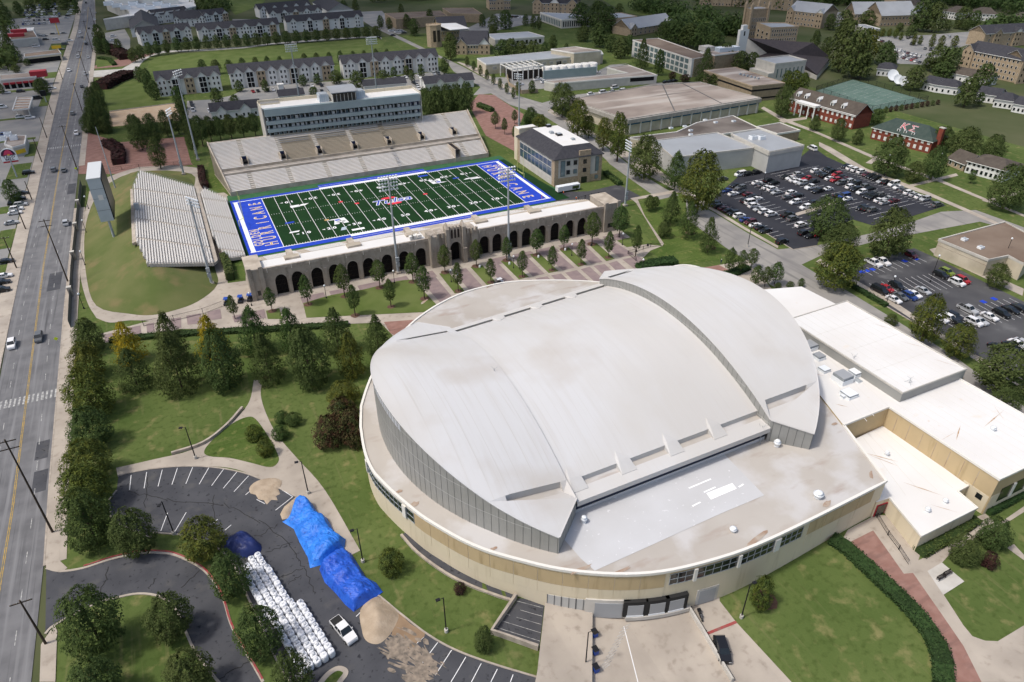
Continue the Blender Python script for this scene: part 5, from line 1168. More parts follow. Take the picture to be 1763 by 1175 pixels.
# ground floor: doors, docks
def s_px(px, py):      # arc position whose base shows at px on the ground
    return min((cum[-1] * k / 400 for k in range(401)), key=lambda s: abs(PR((*on_arc(s), -1.0))[0] - px) + (1e3 if PR((*on_arc(s), 1))[1] < 700 else 0))
DZ = -1.9
for px in (955, 980, 1004):
    s = s_px(px, 1045); b = MB(); arc_slab(b, s - 1.2, s + 1.2, 1.2, 3.9, .08, 'gray_wall'); d = b.build('door', ar); b = MB()
    for o_ in (-1.2, 0, 1.15): arc_slab(b, s + o_ - .05, s + o_ + .05, 1.2, 3.9, .12, 'cladding_line')
    b.build('door_frame', d)
s = s_px(1047, 1060); b = MB(); arc_slab(b, s - 4.0, s + 3.4, -.1, 4.4, .3, 'pale_concrete'); b.build('loading_surround', ar); b = MB(); arc_slab(b, s - 2.4, s + 2.2, 0, 3.7, .38, 'metal_roof'); b.build('roller_door', ar)
for px in (1091, 1127, 1161):
    s = s_px(px, 1050); b = MB(); arc_slab(b, s - 2.0, s + 2.0, .7, 4.4, .7, 'rubber'); dk = b.build('dock_seal', ar); b = MB(); arc_slab(b, s - 1.3, s + 1.3, 1.1, 3.6, .76, 'metal_roof'); b.build('dock_door', dk); b = MB(); arc_slab(b, s - 1.4, s + 1.4, .75, 1.05, .8, 'lamp_white'); b.build('bumper', dk)
b = MB(); arc_slab(b, s_px(1075, 1060), s_px(1182, 1050), -.1, .7, .9, 'pale_concrete'); b.build('dock_platform', ar)
DZ = -2.1
s = s_px(1216, 1035); b = MB(); arc_slab(b, s - 2.1, s + 2.1, 0, 3.9, .1, 'pale_concrete'); b.build('door_surround', ar); b = MB(); arc_slab(b, s - 1.6, s + 1.6, 0, 3.5, .14, 'metal_roof'); b.build('roller_door', ar)
DZ = 0
# entrance disc behind
dq = [G(1150, 472, 8.2), G(1228, 480, 8.2)]; dc = (dq[0] + dq[1]) / 2; dr = (dq[1] - dq[0]).length / 2
b = MB(); b.lathe((dc.x, dc.y + 1, 0), [(dr, 0), (dr, 8.4), (dr - .5, 8.4), (dr - .5, 7.9), (0, 7.9)], 'white_trim', 32, False); b.build('entrance_drum', ar)

# ============================================================ white roofed annex
AZ = 9.1
an = thing('arena_annex', 'low white roofed annex with tan walls joined to the right side of the arena', 'annex', (112, -150, 0))
P1 = G(1531, 701, AZ); P2 = G(1721, 826, AZ); e_ = (G(1763, 806, AZ) - P2).normalized(); P3 = P2 + e_ * 42; P4 = G(1650, 652, AZ); d_ = (G(1757, 712, AZ) - P4).normalized()
# meet P4+d_ with line P3 parallel to P1-P2
n_ = (P1 - P2).normalized(); den = d_.x * n_.y - d_.y * n_.x; tt = ((P3.x - P4.x) * n_.y - (P3.y - P4.y) * n_.x) / (den if abs(den) > 1e-3 else 1e9)
PE = P4 + d_ * 26; PF = P2 + e_ * ((PE - P2).dot(e_))
main = [G(1452, 732, AZ), P1, P2, PF, PE, P4, G(1560, 598, AZ), G(1458, 524, AZ), G(1340, 560, AZ), Vector((98, -112, 0)), Vector((96, -124, 0)), G(1405, 672, AZ)]
b = MB(); mp2 = [(v.x, v.y) for v in main]; b.prism(mp2, 0, AZ, 'arena_tan', 'white_membrane', cap=False); b.flat(mp2, AZ, 'white_membrane'); b.build('wall', an, tri=True)
b = MB(); b.ribbon([mp2[i] for i in (0, 1, 2, 3, 4, 5)], .45, AZ - .25, AZ + .2, 'white_trim'); b.build('parapet', an)
B4 = [G(1357, 551, 11.5), G(1458, 519, 11.5), G(1664, 636, 11.5), G(1554, 677.5, 11.5)]
b = MB(); b.prism([(v.x, v.y) for v in B4], AZ - .5, 11.5, 'cladding', 'white_membrane'); b.prism([(v.x, v.y) for v in (B4[1], B4[2])] + [(B4[2].x + .5, B4[2].y), (B4[1].x + .5, B4[1].y)], 0, 9, 'arena_tan'); b.build('upper_hall', an)
b = MB(); b.ribbon([(v.x, v.y) for v in B4], .35, 11.3, 11.7, 'cast_stone', closed=True); b.build('hall_parapet', an)
N4 = [G(1262, 503, AZ), G(1380, 493.5, AZ), G(1440, 524, AZ), G(1356, 556, AZ), Vector((90, -100, AZ))]
b = MB(); b.prism([(v.x, v.y) for v in N4], 0, AZ - .02, 'arena_tan', 'white_membrane'); b.build('back_hall', an)
S3 = Z(1460, 640, .30637); CZ = 4.0
C8 = [G(*S3(*q), CZ) for q in [(45, 375), (205, 300), (675, 640), (615, 675), (725, 765), (410, 925), (235, 710), (160, 735), (120, 560)]]
b = MB(); c8 = [(v.x, v.y) for v in C8]; b.prism(c8, 0, CZ, 'arena_cream', 'white_membrane', cap=False); b.flat(c8, CZ, 'white_membrane'); b.build('low_wing', an, tri=True)
b = MB(); b.ribbon([c8[i] for i in (2, 3, 4, 5, 6)], .4, CZ - .2, CZ + .2, 'white_trim'); b.build('low_parapet', an)
def rust(q, L, wd, ang, z):
    p = G(*q, z); b = MB(); u = Vector((math.cos(ang), math.sin(ang))); n = Vector((-u.y, u.x))
    pts = [(p.xy + u * (k / 8 - .5) * L + n * rnd.uniform(.3, 1) * wd * (1 - abs(k / 4 - 1)) * .5)[:] for k in range(9)] + [(p.xy + u * (k / 8 - .5) * L - n * rnd.uniform(.3, 1) * wd * (1 - abs(k / 4 - 1)) * .5)[:] for k in range(7, 0, -1)]
    b.flat(pts, z + .02, 'rust_stain'); b.build('rust_streak', an, tri=True)
for q, L, wd, a_, z in [(S3(180, 480), 7, .35, -.9, CZ), (S3(200, 500), 6, .25, -1.1, CZ), (S3(420, 660), 7, .35, -1.0, CZ), (S3(540, 770), 5, .2, -.9, CZ), (S3(620, 345), 6, .35, .5, AZ), (S3(820, 265), 9, .3, .2, AZ), (S3(560, 365), 6, .12, .1, AZ), (S3(850, 235), 5, .15, 1.0, AZ), (Z9(1000, 215), 6, .15, -1.0, 11.5), (Z9(790, 90), 6, .15, -1.1, 11.5), (Z9(1220, 340), 6, .15, -1.1, 11.5), (Z9(335, 420), 3, .2, -.9, AZ), (Z9(505, 635), 3, .3, -.9, AZ)]: rust(q, L, wd, a_, z)
for i, (q, sz, h) in enumerate([((280, 240), 2.6, 1.5), ((345, 310), 2.0, 1.1), ((382, 395), 1.9, .8), ((505, 465), 3.0, 1.9), ((593, 425), 2.1, 1.2), ((552, 565), 2.6, .9), ((513, 580), .9, .6), ((618, 468), 1.2, .3)]):
    p = G(*Z9(*q), AZ); b = MB(); a_ = math.atan2(n_.y, n_.x); b.box((p.x, p.y, AZ + h * .3), (sz * 1.1, sz * 1.1, h * .6), 'lamp_white', a_); b.box((p.x, p.y, AZ + h * .8), (sz, sz, h * .4), 'metal_roof' if i in (0, 1, 3) else 'lamp_white', a_)
    for k in range(4): b.box((p.x, p.y, AZ + h * (.65 + .1 * k)), (sz * 1.04, sz * 1.04, .04), 'galvanised', a_)
    l = ['first', 'second', 'third', 'large fourth', 'fifth', 'sixth', 'tiny', 'flat'][i]
    tag(b.build('roof_unit'), l + ' white roof unit from the far end of the strip beside the upper hall' if i < 6 else l + ' white roof unit on the annex strip beside the bigger units', 'roof unit', 'annex roof units')
b = MB()
def joints(A_, B_, D_, E_, n, z):
    for i in range(1, n):
        p0 = A_.lerp(D_, i / n); p1 = B_.lerp(E_, i / n); b.ribbon([(p0.x, p0.y), (p1.x, p1.y)], .12, z, z + .012, 'membrane_joint')
joints(B4[0], B4[3], B4[1], B4[2], 9, 11.5); joints(B4[0], B4[1], B4[3], B4[2], 4, 11.5); joints(P1, P2, P4, PE, 10, AZ); joints(C8[1], C8[2], C8[0], C8[6], 5, CZ); joints(G(1380, 600, AZ), G(1480, 735, AZ), G(1420, 590, AZ), G(1540, 690, AZ), 5, AZ)
b.build('membrane_joints', an)
vent(S3(215, 470), CZ, .45, 1.1, 'small white vent at the inner end of the low annex wing'); vent(S3(445, 785), CZ, .5, .9, 'small white vent by the outer corner of the low annex wing'); vent(S3(545, 735), CZ, .45, .9, 'small white vent beside the rust streak of the low annex wing'); vent(S3(812, 330), AZ, .5, 1.0, 'small white vent on the front right annex roof')
aerial(Z9(570, 375), AZ, 3.6, 'thin aerial at the foot of the gray upper hall wall on the annex'); aerial(Z9(970, 480), 11.5, 1.5, 'small aerial on the upper hall roof of the annex')
def wslab(parent, a, c, t0, t1, z0, z1, out, m, name):
    a = Vector(a[:2]); c = Vector(c[:2]); d = (c - a); u = d.normalized(); n = Vector((u.y, -u.x)); p0 = a + d * t0; p1 = a + d * t1
    b = MB(); b.prism([(p0 - n * .05)[:], (p0 + n * out)[:], (p1 + n * out)[:], (p1 - n * .05)[:]], z0, z1, m); return b.build(name, parent)
wslab(an, P2, PF, 0.01, 1, 0, 4.6, .06, 'arena_cream', 'lower_wall')
for k in range(3): f = wslab(an, P2, PF, .12 + k * .2, .27 + k * .2, 2.2, 5.6, .12, 'dark_glass', 'window'); wslab(an, P2, PF, .27 + k * .2, .3 + k * .2, 2.2, 5.6, .3, 'white_trim', 'pier')
wslab(an, P1, P2, 0.78, .99, 0, 4.4, .06, 'arena_cream', 'lower_wall'); wslab(an, P1, P2, .9, .95, 2.6, 3.8, .12, 'dark_glass', 'window')
for k in range(7): wslab(an, P1, P2, .1 + k * .125, .1 + k * .125 + .004, 4.2, 8.2, .03, 'brown_stain', 'panel_joint')
wslab(an, C8[7], C8[6], .15, .95, 0, 3.0, .15, 'awning_red', 'door_frame'); wslab(an, C8[7], C8[6], .22, .88, 0, 2.8, .2, 'dark_glass', 'door')
# ============================================================ buildings of the campus and across the road
E1 = Z(1100, 0, .18729); E2 = Z(1433, 0, .18729); E3 = Z(160, 0, .18729); E4 = Z(0, 0, .11918); E5 = Z(0, 140, .13621); E6 = Z(1080, 170, .18718)
def wins(parent, a, c, n, rows, wfrac=.5, m='dark_glass', t0=.04, t1=.96, frame='siding', out=.1, name='window'):
    a = Vector(a[:2]); c = Vector(c[:2])
    for z0, z1 in rows:
        for i in range(n):
            w_ = (t1 - t0) / n; s = t0 + i * w_ + w_ * (1 - wfrac) / 2
            b = MB(); d = c - a; u = d.normalized(); nn = Vector((u.y, -u.x)); L = d.length
            def slab(s0, s1, za, zb, o, mm):
                p0 = a + d * s0; p1 = a + d * s1; b.prism([(p0 - nn * .02)[:], (p0 + nn * o)[:], (p1 + nn * o)[:], (p1 - nn * .02)[:]], za, zb, mm)
            if frame: slab(s - .12 / L, s + w_ * wfrac + .12 / L, z0 - .12, z1 + .12, out * .6, frame)
            slab(s, s + w_ * wfrac, z0, z1, out, m); b.build(name, parent)
def flatb(name, label, cat, roof, z, wall, rm, edge=None, par=.3, group=None, z0=0):
    W = [G(*q, z) for q in roof]; c = sum((v for v in W), Vector()) / len(W)
    P = [(v.x, v.y) for v in W]
    if area2(P) < 0: P = P[::-1]
    t = thing(name, label, cat, (c.x, c.y, 0), group)
    b = MB(); b.prism(P, z0, z - .02, wall, cap=False); b.build('wall', t); b = MB(); b.flat(P, z - .02, rm); b.build('roof', t, tri=True)
    b = MB(); b.ribbon(P, .5, z - .5, z + par, edge or wall, closed=True); b.build('parapet', t)
    return t, [G(*q, z) for q in roof]
def units(t, qs, z, sz=1.6, h=1.1, m='lamp_white'):
    for q in qs:
        p = G(*q, z); b = MB(); b.box((p.x, p.y, z + h / 2), (sz, sz * .8, h), m); b.box((p.x, p.y, z + h + .06), (sz * .7, sz * .5, .12), 'galvanised'); b.build('roof_unit', t)
# recreation hall with deep concrete fascia
t, W = flatb('sports_hall', 'broad low sports hall with stained gravel roof and deep concrete fascia', 'sports hall', [(980, 172), (1079, 206), (1309, 169), (1205, 142), (1110, 149)], 7.6, 'beige_wall', 'gravel_roof', 'fascia_concrete')
W = [G(*q, 7.6) for q in [(980, 172), (1079, 206), (1309, 169), (1205, 142), (1110, 149)]]
wslab(t, W[1], W[2], 0, 1, 5.6, 7.5, 1.2, 'fascia_concrete', 'fascia'); wslab(t, W[0], W[1], 0, 1, 5.6, 7.5, 1.2, 'fascia_concrete', 'fascia')
wslab(t, W[1], W[2], 0.01, .99, 4.6, 5.55, .12, 'blue_awning', 'window_strip')
for k in range(14): wslab(t, W[1], W[2], .02 + k * .0735, .02 + k * .0735 + .006, 0, 5.6, .7, 'white_trim', 'fin')
for f in (.32, .68):
    a = W[0].lerp(W[1], .0); b = MB(); p0 = W[4].lerp(W[3], f); p1 = W[1].lerp(W[2], f + .02); b.ribbon([(p0.x, p0.y), (p1.x, p1.y)], .5, 7.6, 7.75, 'cladding_line'); b.build('roof_joint', t)
t, _ = flatb('link_building', 'dark roofed low link building between sports hall and gray metal roofed hall', 'building', [(1082, 238), (1165, 228), (1200, 212), (1262, 200), (1308, 222), (1240, 232), (1125, 243)], 4.2, 'beige_wall', 'dark_gravel', 'white_trim')
units(t, [(1155, 222), (1179, 219), (1189, 226), (1232, 212), (1263, 210), (1214, 208)], 4.2, 1.8, .7)
t, _ = flatb('link_building', 'small dark gravel roofed wing at the right end of the gray hall', 'building', [(1303, 219), (1343, 212), (1377, 225), (1338, 231)], 4.6, 'tan_brick', 'dark_gravel', 'white_trim')
t, W = flatb('metal_hall', 'gray metal roofed hall with white walls beside the big asphalt car park', 'building', [(1125, 243), (1235, 229), (1299, 255), (1160, 272)], 8.0, 'gray_wall', 'metal_roof', 'cast_stone')
units(t, [(1189, 234)], 8.0, 1.6, .9)
t2, W = flatb('metal_hall', 'taller gray block with sloping metal roof at the corner of the big car park', 'building', [(1259, 231), (1308, 223), (1384, 251), (1325, 262)], 9.2, 'gray_wall', 'metal_roof', 'cast_stone')
wslab(t2, W[3], W[2], 0, 1, 7.6, 9.1, .3, 'cast_stone', 'fascia'); wslab(t2, W[0], W[3], 0.1, 1, 7.6, 9.1, .3, 'cast_stone', 'fascia'); units(t2, [(1296, 240), (1310, 240)], 9.2, 3, 1.5)
t, W = flatb('classroom_block', 'flat roofed brown stone classroom block with black window band and rooftop pipes', 'building', [E1(600, 648), (1096 + 170, 116), E1(1342, 765), E1(1045, 795)], 8.6, 'tan_brick', 'gravel_roof', 'ledge_stone', par=.2)
W = [G(*q, 8.6) for q in [E1(600, 648), E1(1045, 795), E1(1342, 765)]]
wslab(t, W[0], W[1], 0, 1, 5.6, 6.5, .1, 'dark_void', 'window_band'); wslab(t, W[1], W[2], 0, 1, 5.6, 6.5, .1, 'dark_void', 'window_band'); wslab(t, W[1], W[2], 0, 1, 1.2, 2.0, .1, 'dark_void', 'window_band'); units(t, [E1(930 + k * 33, 690 + k * 8) for k in range(6)], 8.6, 1.3, .9, 'galvanised')
t, W = flatb('memorial_hall', 'pale stone hall with tall narrow windows and flat white roof', 'building', [E1(1080, 545), E1(1380, 515), E1(1540, 560), E1(1255, 595)], 10.5, 'cast_stone', 'metal_roof', 'cast_stone', par=.6)
wins(t, W[3], W[2], 7, [(2.4, 7.6)], .32, 'glass_green', frame='arena_cream'); wslab(t, W[0], W[3], .0, 1.0, 0, 5.5, 4, 'cast_stone', 'side_wing')
t, W = flatb('science_block', 'long three storey white framed classroom block among lawns', 'building', [(1089.5, 69.5), (1133, 66.5), (1221, 97), (1192, 102.5)], 11.0, 'siding', 'brown_gravel', 'white_trim')
a, c = W[0], W[3]
wins(t, a, c, 13, [(.9, 3.4), (4.4, 6.9), (7.9, 10.4)], .72, 'glass_green', frame='white_trim', out=.25); wins(t, W[3], W[2], 3, [(1, 3.4)], .2, 'dark_glass')
wslab(t, W[3], W[2], .12, 1, 0, 10.9, .4, 'tan_brick', 'end_wall')
t, W = flatb('science_block', 'brown walled block with glazed rooftop lantern behind a tall dark tree', 'building', [E1(560, 480), E1(700, 510), E1(940, 480), E1(820, 440)], 9.6, 'tan_brick', 'gravel_roof', 'white_trim')
b = MB(); p = G(*E1(810, 470), 9.6); b.box((p.x, p.y, 10.9), (16, 6, 2.6), 'skylight_glass', -.1, 'lamp_white'); b.build('lantern', t); b = MB(); p = G(*E1(620, 465), 9.6); b.box((p.x, p.y, 11), (8, 7, 2.8), 'cast_stone'); b.build('plant_room', t)
# maintenance court
t, W = flatb('workshop', 'long white roofed workshop shed beside the street row of young trees', 'workshop', [ZC(90, 425), ZC(155, 468), ZC(790, 410), ZC(1000, 393), ZC(985, 368), ZC(640, 372)], 6.2, 'beige_wall', 'metal_roof', 'white_trim')
W = [G(*ZC(155, 468), 6.2), G(*ZC(1000, 393), 6.2)]
wins(t, W[0], W[1], 12, [(2.8, 4.4)], .5, 'fascia_concrete', t1=.75); wslab(t, W[0], W[1], .59, .63, 0, 4.2, .1, 'dark_void', 'bay_door'); wslab(t, W[0], W[1], .72, .75, 1.6, 4, .1, 'dark_void', 'bay_door')
t, _ = flatb('workshop', 'stepped flat roofed block rising behind the long white workshop', 'workshop', [ZC(625, 358), ZC(790, 385), ZC(985, 368), ZC(800, 340)], 9.0, 'beige_wall', 'gravel_roof', 'white_trim')
t, W = flatb('service_building', 'low L shaped service building with pale stained roof behind the sports hall', 'building', [ZC(575, 590), ZC(650, 605), ZC(1175, 560), ZC(1390, 545), ZC(1180, 472), ZC(1030, 490), ZC(1180, 530)], 5.0, 'cast_stone', 'gravel_roof', 'white_trim')
wslab(t, G(*ZC(1175, 560), 5), G(*ZC(1390, 545), 5), .1, .9, 2.2, 4.4, .1, 'dark_void', 'porch')
cy = thing('cooling_yard', 'steel framed cooling yard with dark screens and a row of round tanks', 'cooling plant', G(*ZC(450, 560)))
b = MB(); a = G(*ZC(345, 590)); c = G(*ZC(570, 560)); zt = 7
for i in range(7):
    p = a.lerp(c, i / 6)
    for dy in (0, 9, 18): b.bx(p.x - .25, p.x + .25, p.y + dy - .25, p.y + dy + .25, 0, zt, 'white_trim')
    b.bx(p.x - .2, p.x + .2, p.y, p.y + 18, zt - .003, zt + .5, 'white_trim')
for dy in (0, 9, 18): b.ribbon([(a.x, a.y + dy), (c.x, c.y + dy)], .5, zt + .1, zt + .65, 'white_trim')
b.build('frame', cy); b = MB(); b.bx(a.x + 2, c.x - 1, a.y + 2, a.y + 16, 0, 5.4, 'gate_iron', 'gray_wall'); b.build('screen', cy)
b = MB(); p = G(*ZC(570, 575)); q = G(*ZC(950, 545)); b.prism([(p.x, p.y), (q.x, q.y), (q.x, q.y + 1), (p.x, p.y + 1)], 0, 5.2, 'press_band'); b.build('screen_wall', cy)
for i in range(7): p = G(*ZC(592 + i * 55, 505 - i * 5), 4); b = MB(); b.lathe((p.x, p.y, 0), [(3.4, 0), (3.4, 5.6), (2.9, 5.9), (2.4, 5.7), (0, 5.5)], 'white_trim', 16); b.build('tank', cy)
b = MB(); P = W2([ZC(300, 520), ZC(320, 620), ZC(410, 680), ZC(530, 670)]); b.ribbon(P, .2, 0, 2.2, 'ledge_stone'); tag(b.build('board_fence'), 'tan board fence closing the cooling yard towards the street', 'fence')
# modern stone and glass halls further away
def bar(name, label, p0, p1, depth, hw, hr, wall='siding', roof='shingle', gables=(), balc=(), floors=3, winn=0, cat='apartment building', group=None, hip=False, base='ledge_stone', wm='dark_glass'):
    p0 = Vector(p0[:2]); p1 = Vector(p1[:2]); d = p1 - p0; L = d.length; u = d / L; n = Vector((-u.y, u.x))
    c = p0 + d / 2 + n * depth / 2; t = thing(name, label, cat, (c.x, c.y, 0), group)
    f = lambda s, q, z: (*(p0 + u * s + n * q), z)
    b = MB(); b.prism([f(0, 0, 0)[:2], f(L, 0, 0)[:2], f(L, depth, 0)[:2], f(0, depth, 0)[:2]], 0, hw, wall, cap=False)
    if not hip:
        for s, o in ((0, -1), (L, 1)):
            g = [f(s, 0, hw), f(s, depth, hw), f(s, depth / 2, hw + hr)]; b.face(g if o < 0 else g[::-1], wall); b.face(g[::-1] if o < 0 else g, wall)
    b.build('wall', t)
    e = .6; hip_in = min(depth * .5, L * .3) if hip else 0
    z_e = hw - e * hr / (depth / 2)
    b = MB()
    r0, r1 = (hip_in, L - hip_in) if hip else (-e, L + e)
    A = [f(-e, -e, z_e), f(L + e, -e, z_e), f(r1, depth / 2, hw + hr), f(r0, depth / 2, hw + hr)]; B = [f(L + e, depth + e, z_e), f(-e, depth + e, z_e), f(r0, depth / 2, hw + hr), f(r1, depth / 2, hw + hr)]
    b.face(A, roof); b.face(B, roof)
    dn = Vector((0, 0, -.3))
    for P in (A, B): b.face([Vector(x) + dn for x in P][::-1], roof); b.face([Vector(P[0]) + dn, Vector(P[1]) + dn, P[1], P[0]], 'gable_trim')
    if hip:
        for P in ([f(L + e, -e, z_e), f(L + e, depth + e, z_e), f(r1, depth / 2, hw + hr)], [f(-e, depth + e, z_e), f(-e, -e, z_e), f(r0, depth / 2, hw + hr)]): b.face(P, roof)
    else:
        for s in (-e, L + e):
            for k in ((-e, depth / 2), (depth / 2, depth + e)):
                za, zb = (z_e, hw + hr) if k[0] < 0 else (hw + hr, z_e); g = [f(s, k[0], za - .3), f(s, k[1], zb - .3), f(s, k[1], zb), f(s, k[0], za)]; b.face(g, 'gable_trim'); b.face(g[::-1], 'gable_trim')
    b.build('roof', t)
    for gi, (s, gw) in enumerate(gables):
        s *= L; gh = gw * 1.0; out = .9; zg = hw
        b = MB(); zr = zg + gh; back = min(depth / 2, (zr - z_e) / hr * depth / 2)
        w0 = f(s - gw, -out, 0); w1 = f(s + gw, -out, 0)
        b.prism([f(s - gw, -out, 0)[:2], f(s + gw, -out, 0)[:2], f(s + gw, .1, 0)[:2], f(s - gw, .1, 0)[:2]], 0, zg, wall if gi % 3 != 2 else base); b.face([f(s - gw, -out, zg), f(s + gw, -out, zg), f(s, -out, zr)], 'gable_trim' if gi % 2 else wall); b.build('gable_bay', t)
        b = MB(); o2 = out + .4
        b.face([f(s - gw - .4, -o2, zg - .3), f(s, -o2, zr + .05), f(s, back, zr + .05), f(s - gw - .4, .6, zg - .3)][::-1], roof); b.face([f(s, -o2, zr + .05), f(s + gw + .4, -o2, zg - .3), f(s + gw + .4, .6, zg - .3), f(s, back, zr + .05)][::-1], roof)
        for x0, x1 in ((s - gw - .4, s), (s + gw + .4, s)): b.face([f(x0, -o2 - .01, zg - .6), f(x1, -o2 - .01, zr - .25), f(x1, -o2 - .01, zr + .07), f(x0, -o2 - .01, zg - .28)], 'gable_trim'); b.face([f(x0, -o2 - .01, zg - .6), f(x1, -o2 - .01, zr - .25), f(x1, -o2 - .01, zr + .07), f(x0, -o2 - .01, zg - .28)][::-1], 'gable_trim')
        b.build('gable_roof', t)
        if not any(abs(s / L - bs) < .02 for bs in balc):
            for fl in range(floors):
                for o_ in (-.45, .45):
                    b = MB(); z = .9 + fl * (hw / floors); x = s + o_ * gw; q = [f(x - .45, -out - .08, 0)[:2], f(x + .45, -out - .08, 0)[:2], f(x + .45, -out + .02, 0)[:2], f(x - .45, -out + .02, 0)[:2]]; b.prism(q, z, z + 1.5, wm); b.build('window', t)
    for bs in balc:
        s = bs * L
        for fl in range(floors):
            z = fl * (hw / floors) + .1; b = MB(); q = [f(s - 1.9, -1.0, 0)[:2], f(s + 1.9, -1.0, 0)[:2], f(s + 1.9, -.5, 0)[:2], f(s - 1.9, -.5, 0)[:2]]; b.prism(q, z, z + hw / floors - .35, 'dark_void')
            for x in (-2.0, 0, 2.0): b.prism([f(s + x - .1, -1.25, 0)[:2], f(s + x + .1, -1.25, 0)[:2], f(s + x + .1, -.98, 0)[:2], f(s + x - .1, -.98, 0)[:2]], z - .1, z + hw / floors - .1, 'gable_trim')
            b.prism([f(s - 2.1, -1.3, 0)[:2], f(s + 2.1, -1.3, 0)[:2], f(s + 2.1, -.5, 0)[:2], f(s - 2.1, -.5, 0)[:2]], z - .15, z + .05, 'gable_trim'); b.build('balcony', t)
    if winn:
        for fl in range(floors):
            for i in range(winn):
                s = L * (i + .5) / winn
                if any(abs(s - g[0] * L) < g[1] + .8 for g in gables) or any(abs(s - q * L) < 2.8 for q in balc): continue
                b = MB(); z = .9 + fl * (hw / floors)
                b.prism([f(s - .62, -.06, 0)[:2], f(s + .62, -.06, 0)[:2], f(s + .62, .02, 0)[:2], f(s - .62, .02, 0)[:2]], z - .1, z + 1.6, 'gable_trim'); b.prism([f(s - .5, -.09, 0)[:2], f(s + .5, -.09, 0)[:2], f(s + .5, .02, 0)[:2], f(s - .5, .02, 0)[:2]], z, z + 1.5, wm); b.build('window', t)
    return t, f, L
AG = 'gabled apartment buildings round the oval lawn'
def gb(k, w=2.6, off=.08): return [(off + (1 - 2 * off) * i / (k - 1) if k > 1 else .5, w) for i in range(k)]
bar('apartment_building', 'gabled white apartment building nearest the road, behind the sand court', G(276, 167), G(384, 156), 13, 9.2, 4, gables=gb(5), balc=(.29, .71), winn=13, group=AG)
bar('apartment_building', 'gabled white apartment building in the middle of the near row, left of the twin masts', G(400, 153.5), G(577.6, 137.5), 13, 9.2, 4, gables=gb(9), balc=(.185, .605), winn=22, group=AG)
bar('apartment_building', 'gabled white apartment building at the right end of the near row beside the street', G(593, 136.5), G(755, 122.5), 13, 9.4, 4, gables=gb(8), balc=(.2, .68), winn=20, group=AG)
bar('apartment_building', 'gabled apartment building beyond the left end of the oval lawn', G(*E3(455, 425)), G(*E3(925, 375)), 14, 8.6, 4.2, gables=gb(5), balc=(.29, .71), winn=12, group=AG)
bar('apartment_building', 'long gabled apartment building beyond the middle of the oval lawn', G(*E3(985, 385)), G(*E3(1725, 325)), 14, 8.6, 4.2, gables=gb(6), balc=(.25, .75), winn=18, group=AG)
bar('apartment_building', 'gabled apartment building beyond the right end of the oval lawn', G(*ZB(405, 240)), G(*ZB(950, 195)), 14, 8.6, 4.2, gables=gb(5), balc=(.29, .71), winn=12, group=AG)
bar('apartment_building', 'small gabled apartment wing at the back beside the brown screen wall', G(*E3(580, 225)), G(*E3(895, 185)), 14, 7.5, 4, gables=gb(4), balc=(), winn=8, floors=2, group=AG)
bar('apartment_building', 'gabled apartment wing at the back against the left practice lawn', G(*E3(1040, 235)), G(*E3(1245, 210)), 14, 8, 4, gables=gb(3), balc=(.5,), winn=6, group=AG)
bar('apartment_building', 'broad gabled apartment wing right of the left inner court', G(*E3(765, 255)), G(*E3(1040, 240)), 26, 6.5, 5.5, gables=gb(2), balc=(), winn=6, group=AG)
bar('apartment_building', 'furthest long gabled apartment building under the dark trees', G(*ZB(205, 135)), G(*ZB(575, 100)), 14, 8, 4, gables=gb(5), balc=(), winn=12, group=AG)
bar('apartment_building', 'gabled apartment building in the second back row right of the lawn trees', G(*ZB(275, 170)), G(*ZB(655, 140)), 12, 8, 4, gables=gb(5), balc=(.25,), winn=12, group=AG)
a = G(*E3(365, 345)); bar('apartment_building', 'deep dark roofed apartment wing with white end gable by the small car park', (a.x + 22, a.y), (a.x + 22.01, a.y + 70), 22, 6.5, 6, winn=0, group=AG)
a = G(*ZB(700, 135)); bar('apartment_building', 'deep dark roofed apartment wing with white end gable at the right back corner', (a.x + 24, a.y), (a.x + 24.01, a.y + 70), 24, 6.5, 6, winn=0, group=AG)
bar('garage_building', 'single storey gabled building with round gable windows left of the press box', G(366, 207), G(450, 199), 9, 4.6, 3.2, gables=((.22, 2.2), (.7, 2.6)), winn=5, floors=1, cat='building')
bar('garage_building', 'single storey gabled building behind dense trees right of the press box', G(733, 158), G(816, 150), 9, 4.6, 3.2, gables=((.3, 2.2), (.72, 2.2)), winn=5, floors=1, cat='building')
bar('garage_building', 'low dark roof showing behind the left half of the press box', G(483, 178), G(525, 174), 9, 4, 2.5, floors=1, cat='building'); bar('garage_building', 'low dark roof showing behind the right half of the press box', G(628, 160), G(700, 154), 9, 4, 2.5, floors=1, cat='building')
for q, l in ((ZB(360, 690), 'left'), (ZB(1380, 640), 'right')): p = G(*q); b = MB(); b.box((p.x, p.y, 3), (3, 3, 6), 'siding', 0, 'white_trim'); b.box((p.x, p.y, 6.3), (3.6, 3.6, .6), 'white_trim'); tag(b.build('gate_tower'), 'small white square tower at the %s end of the apartment car park' % l, 'tower')
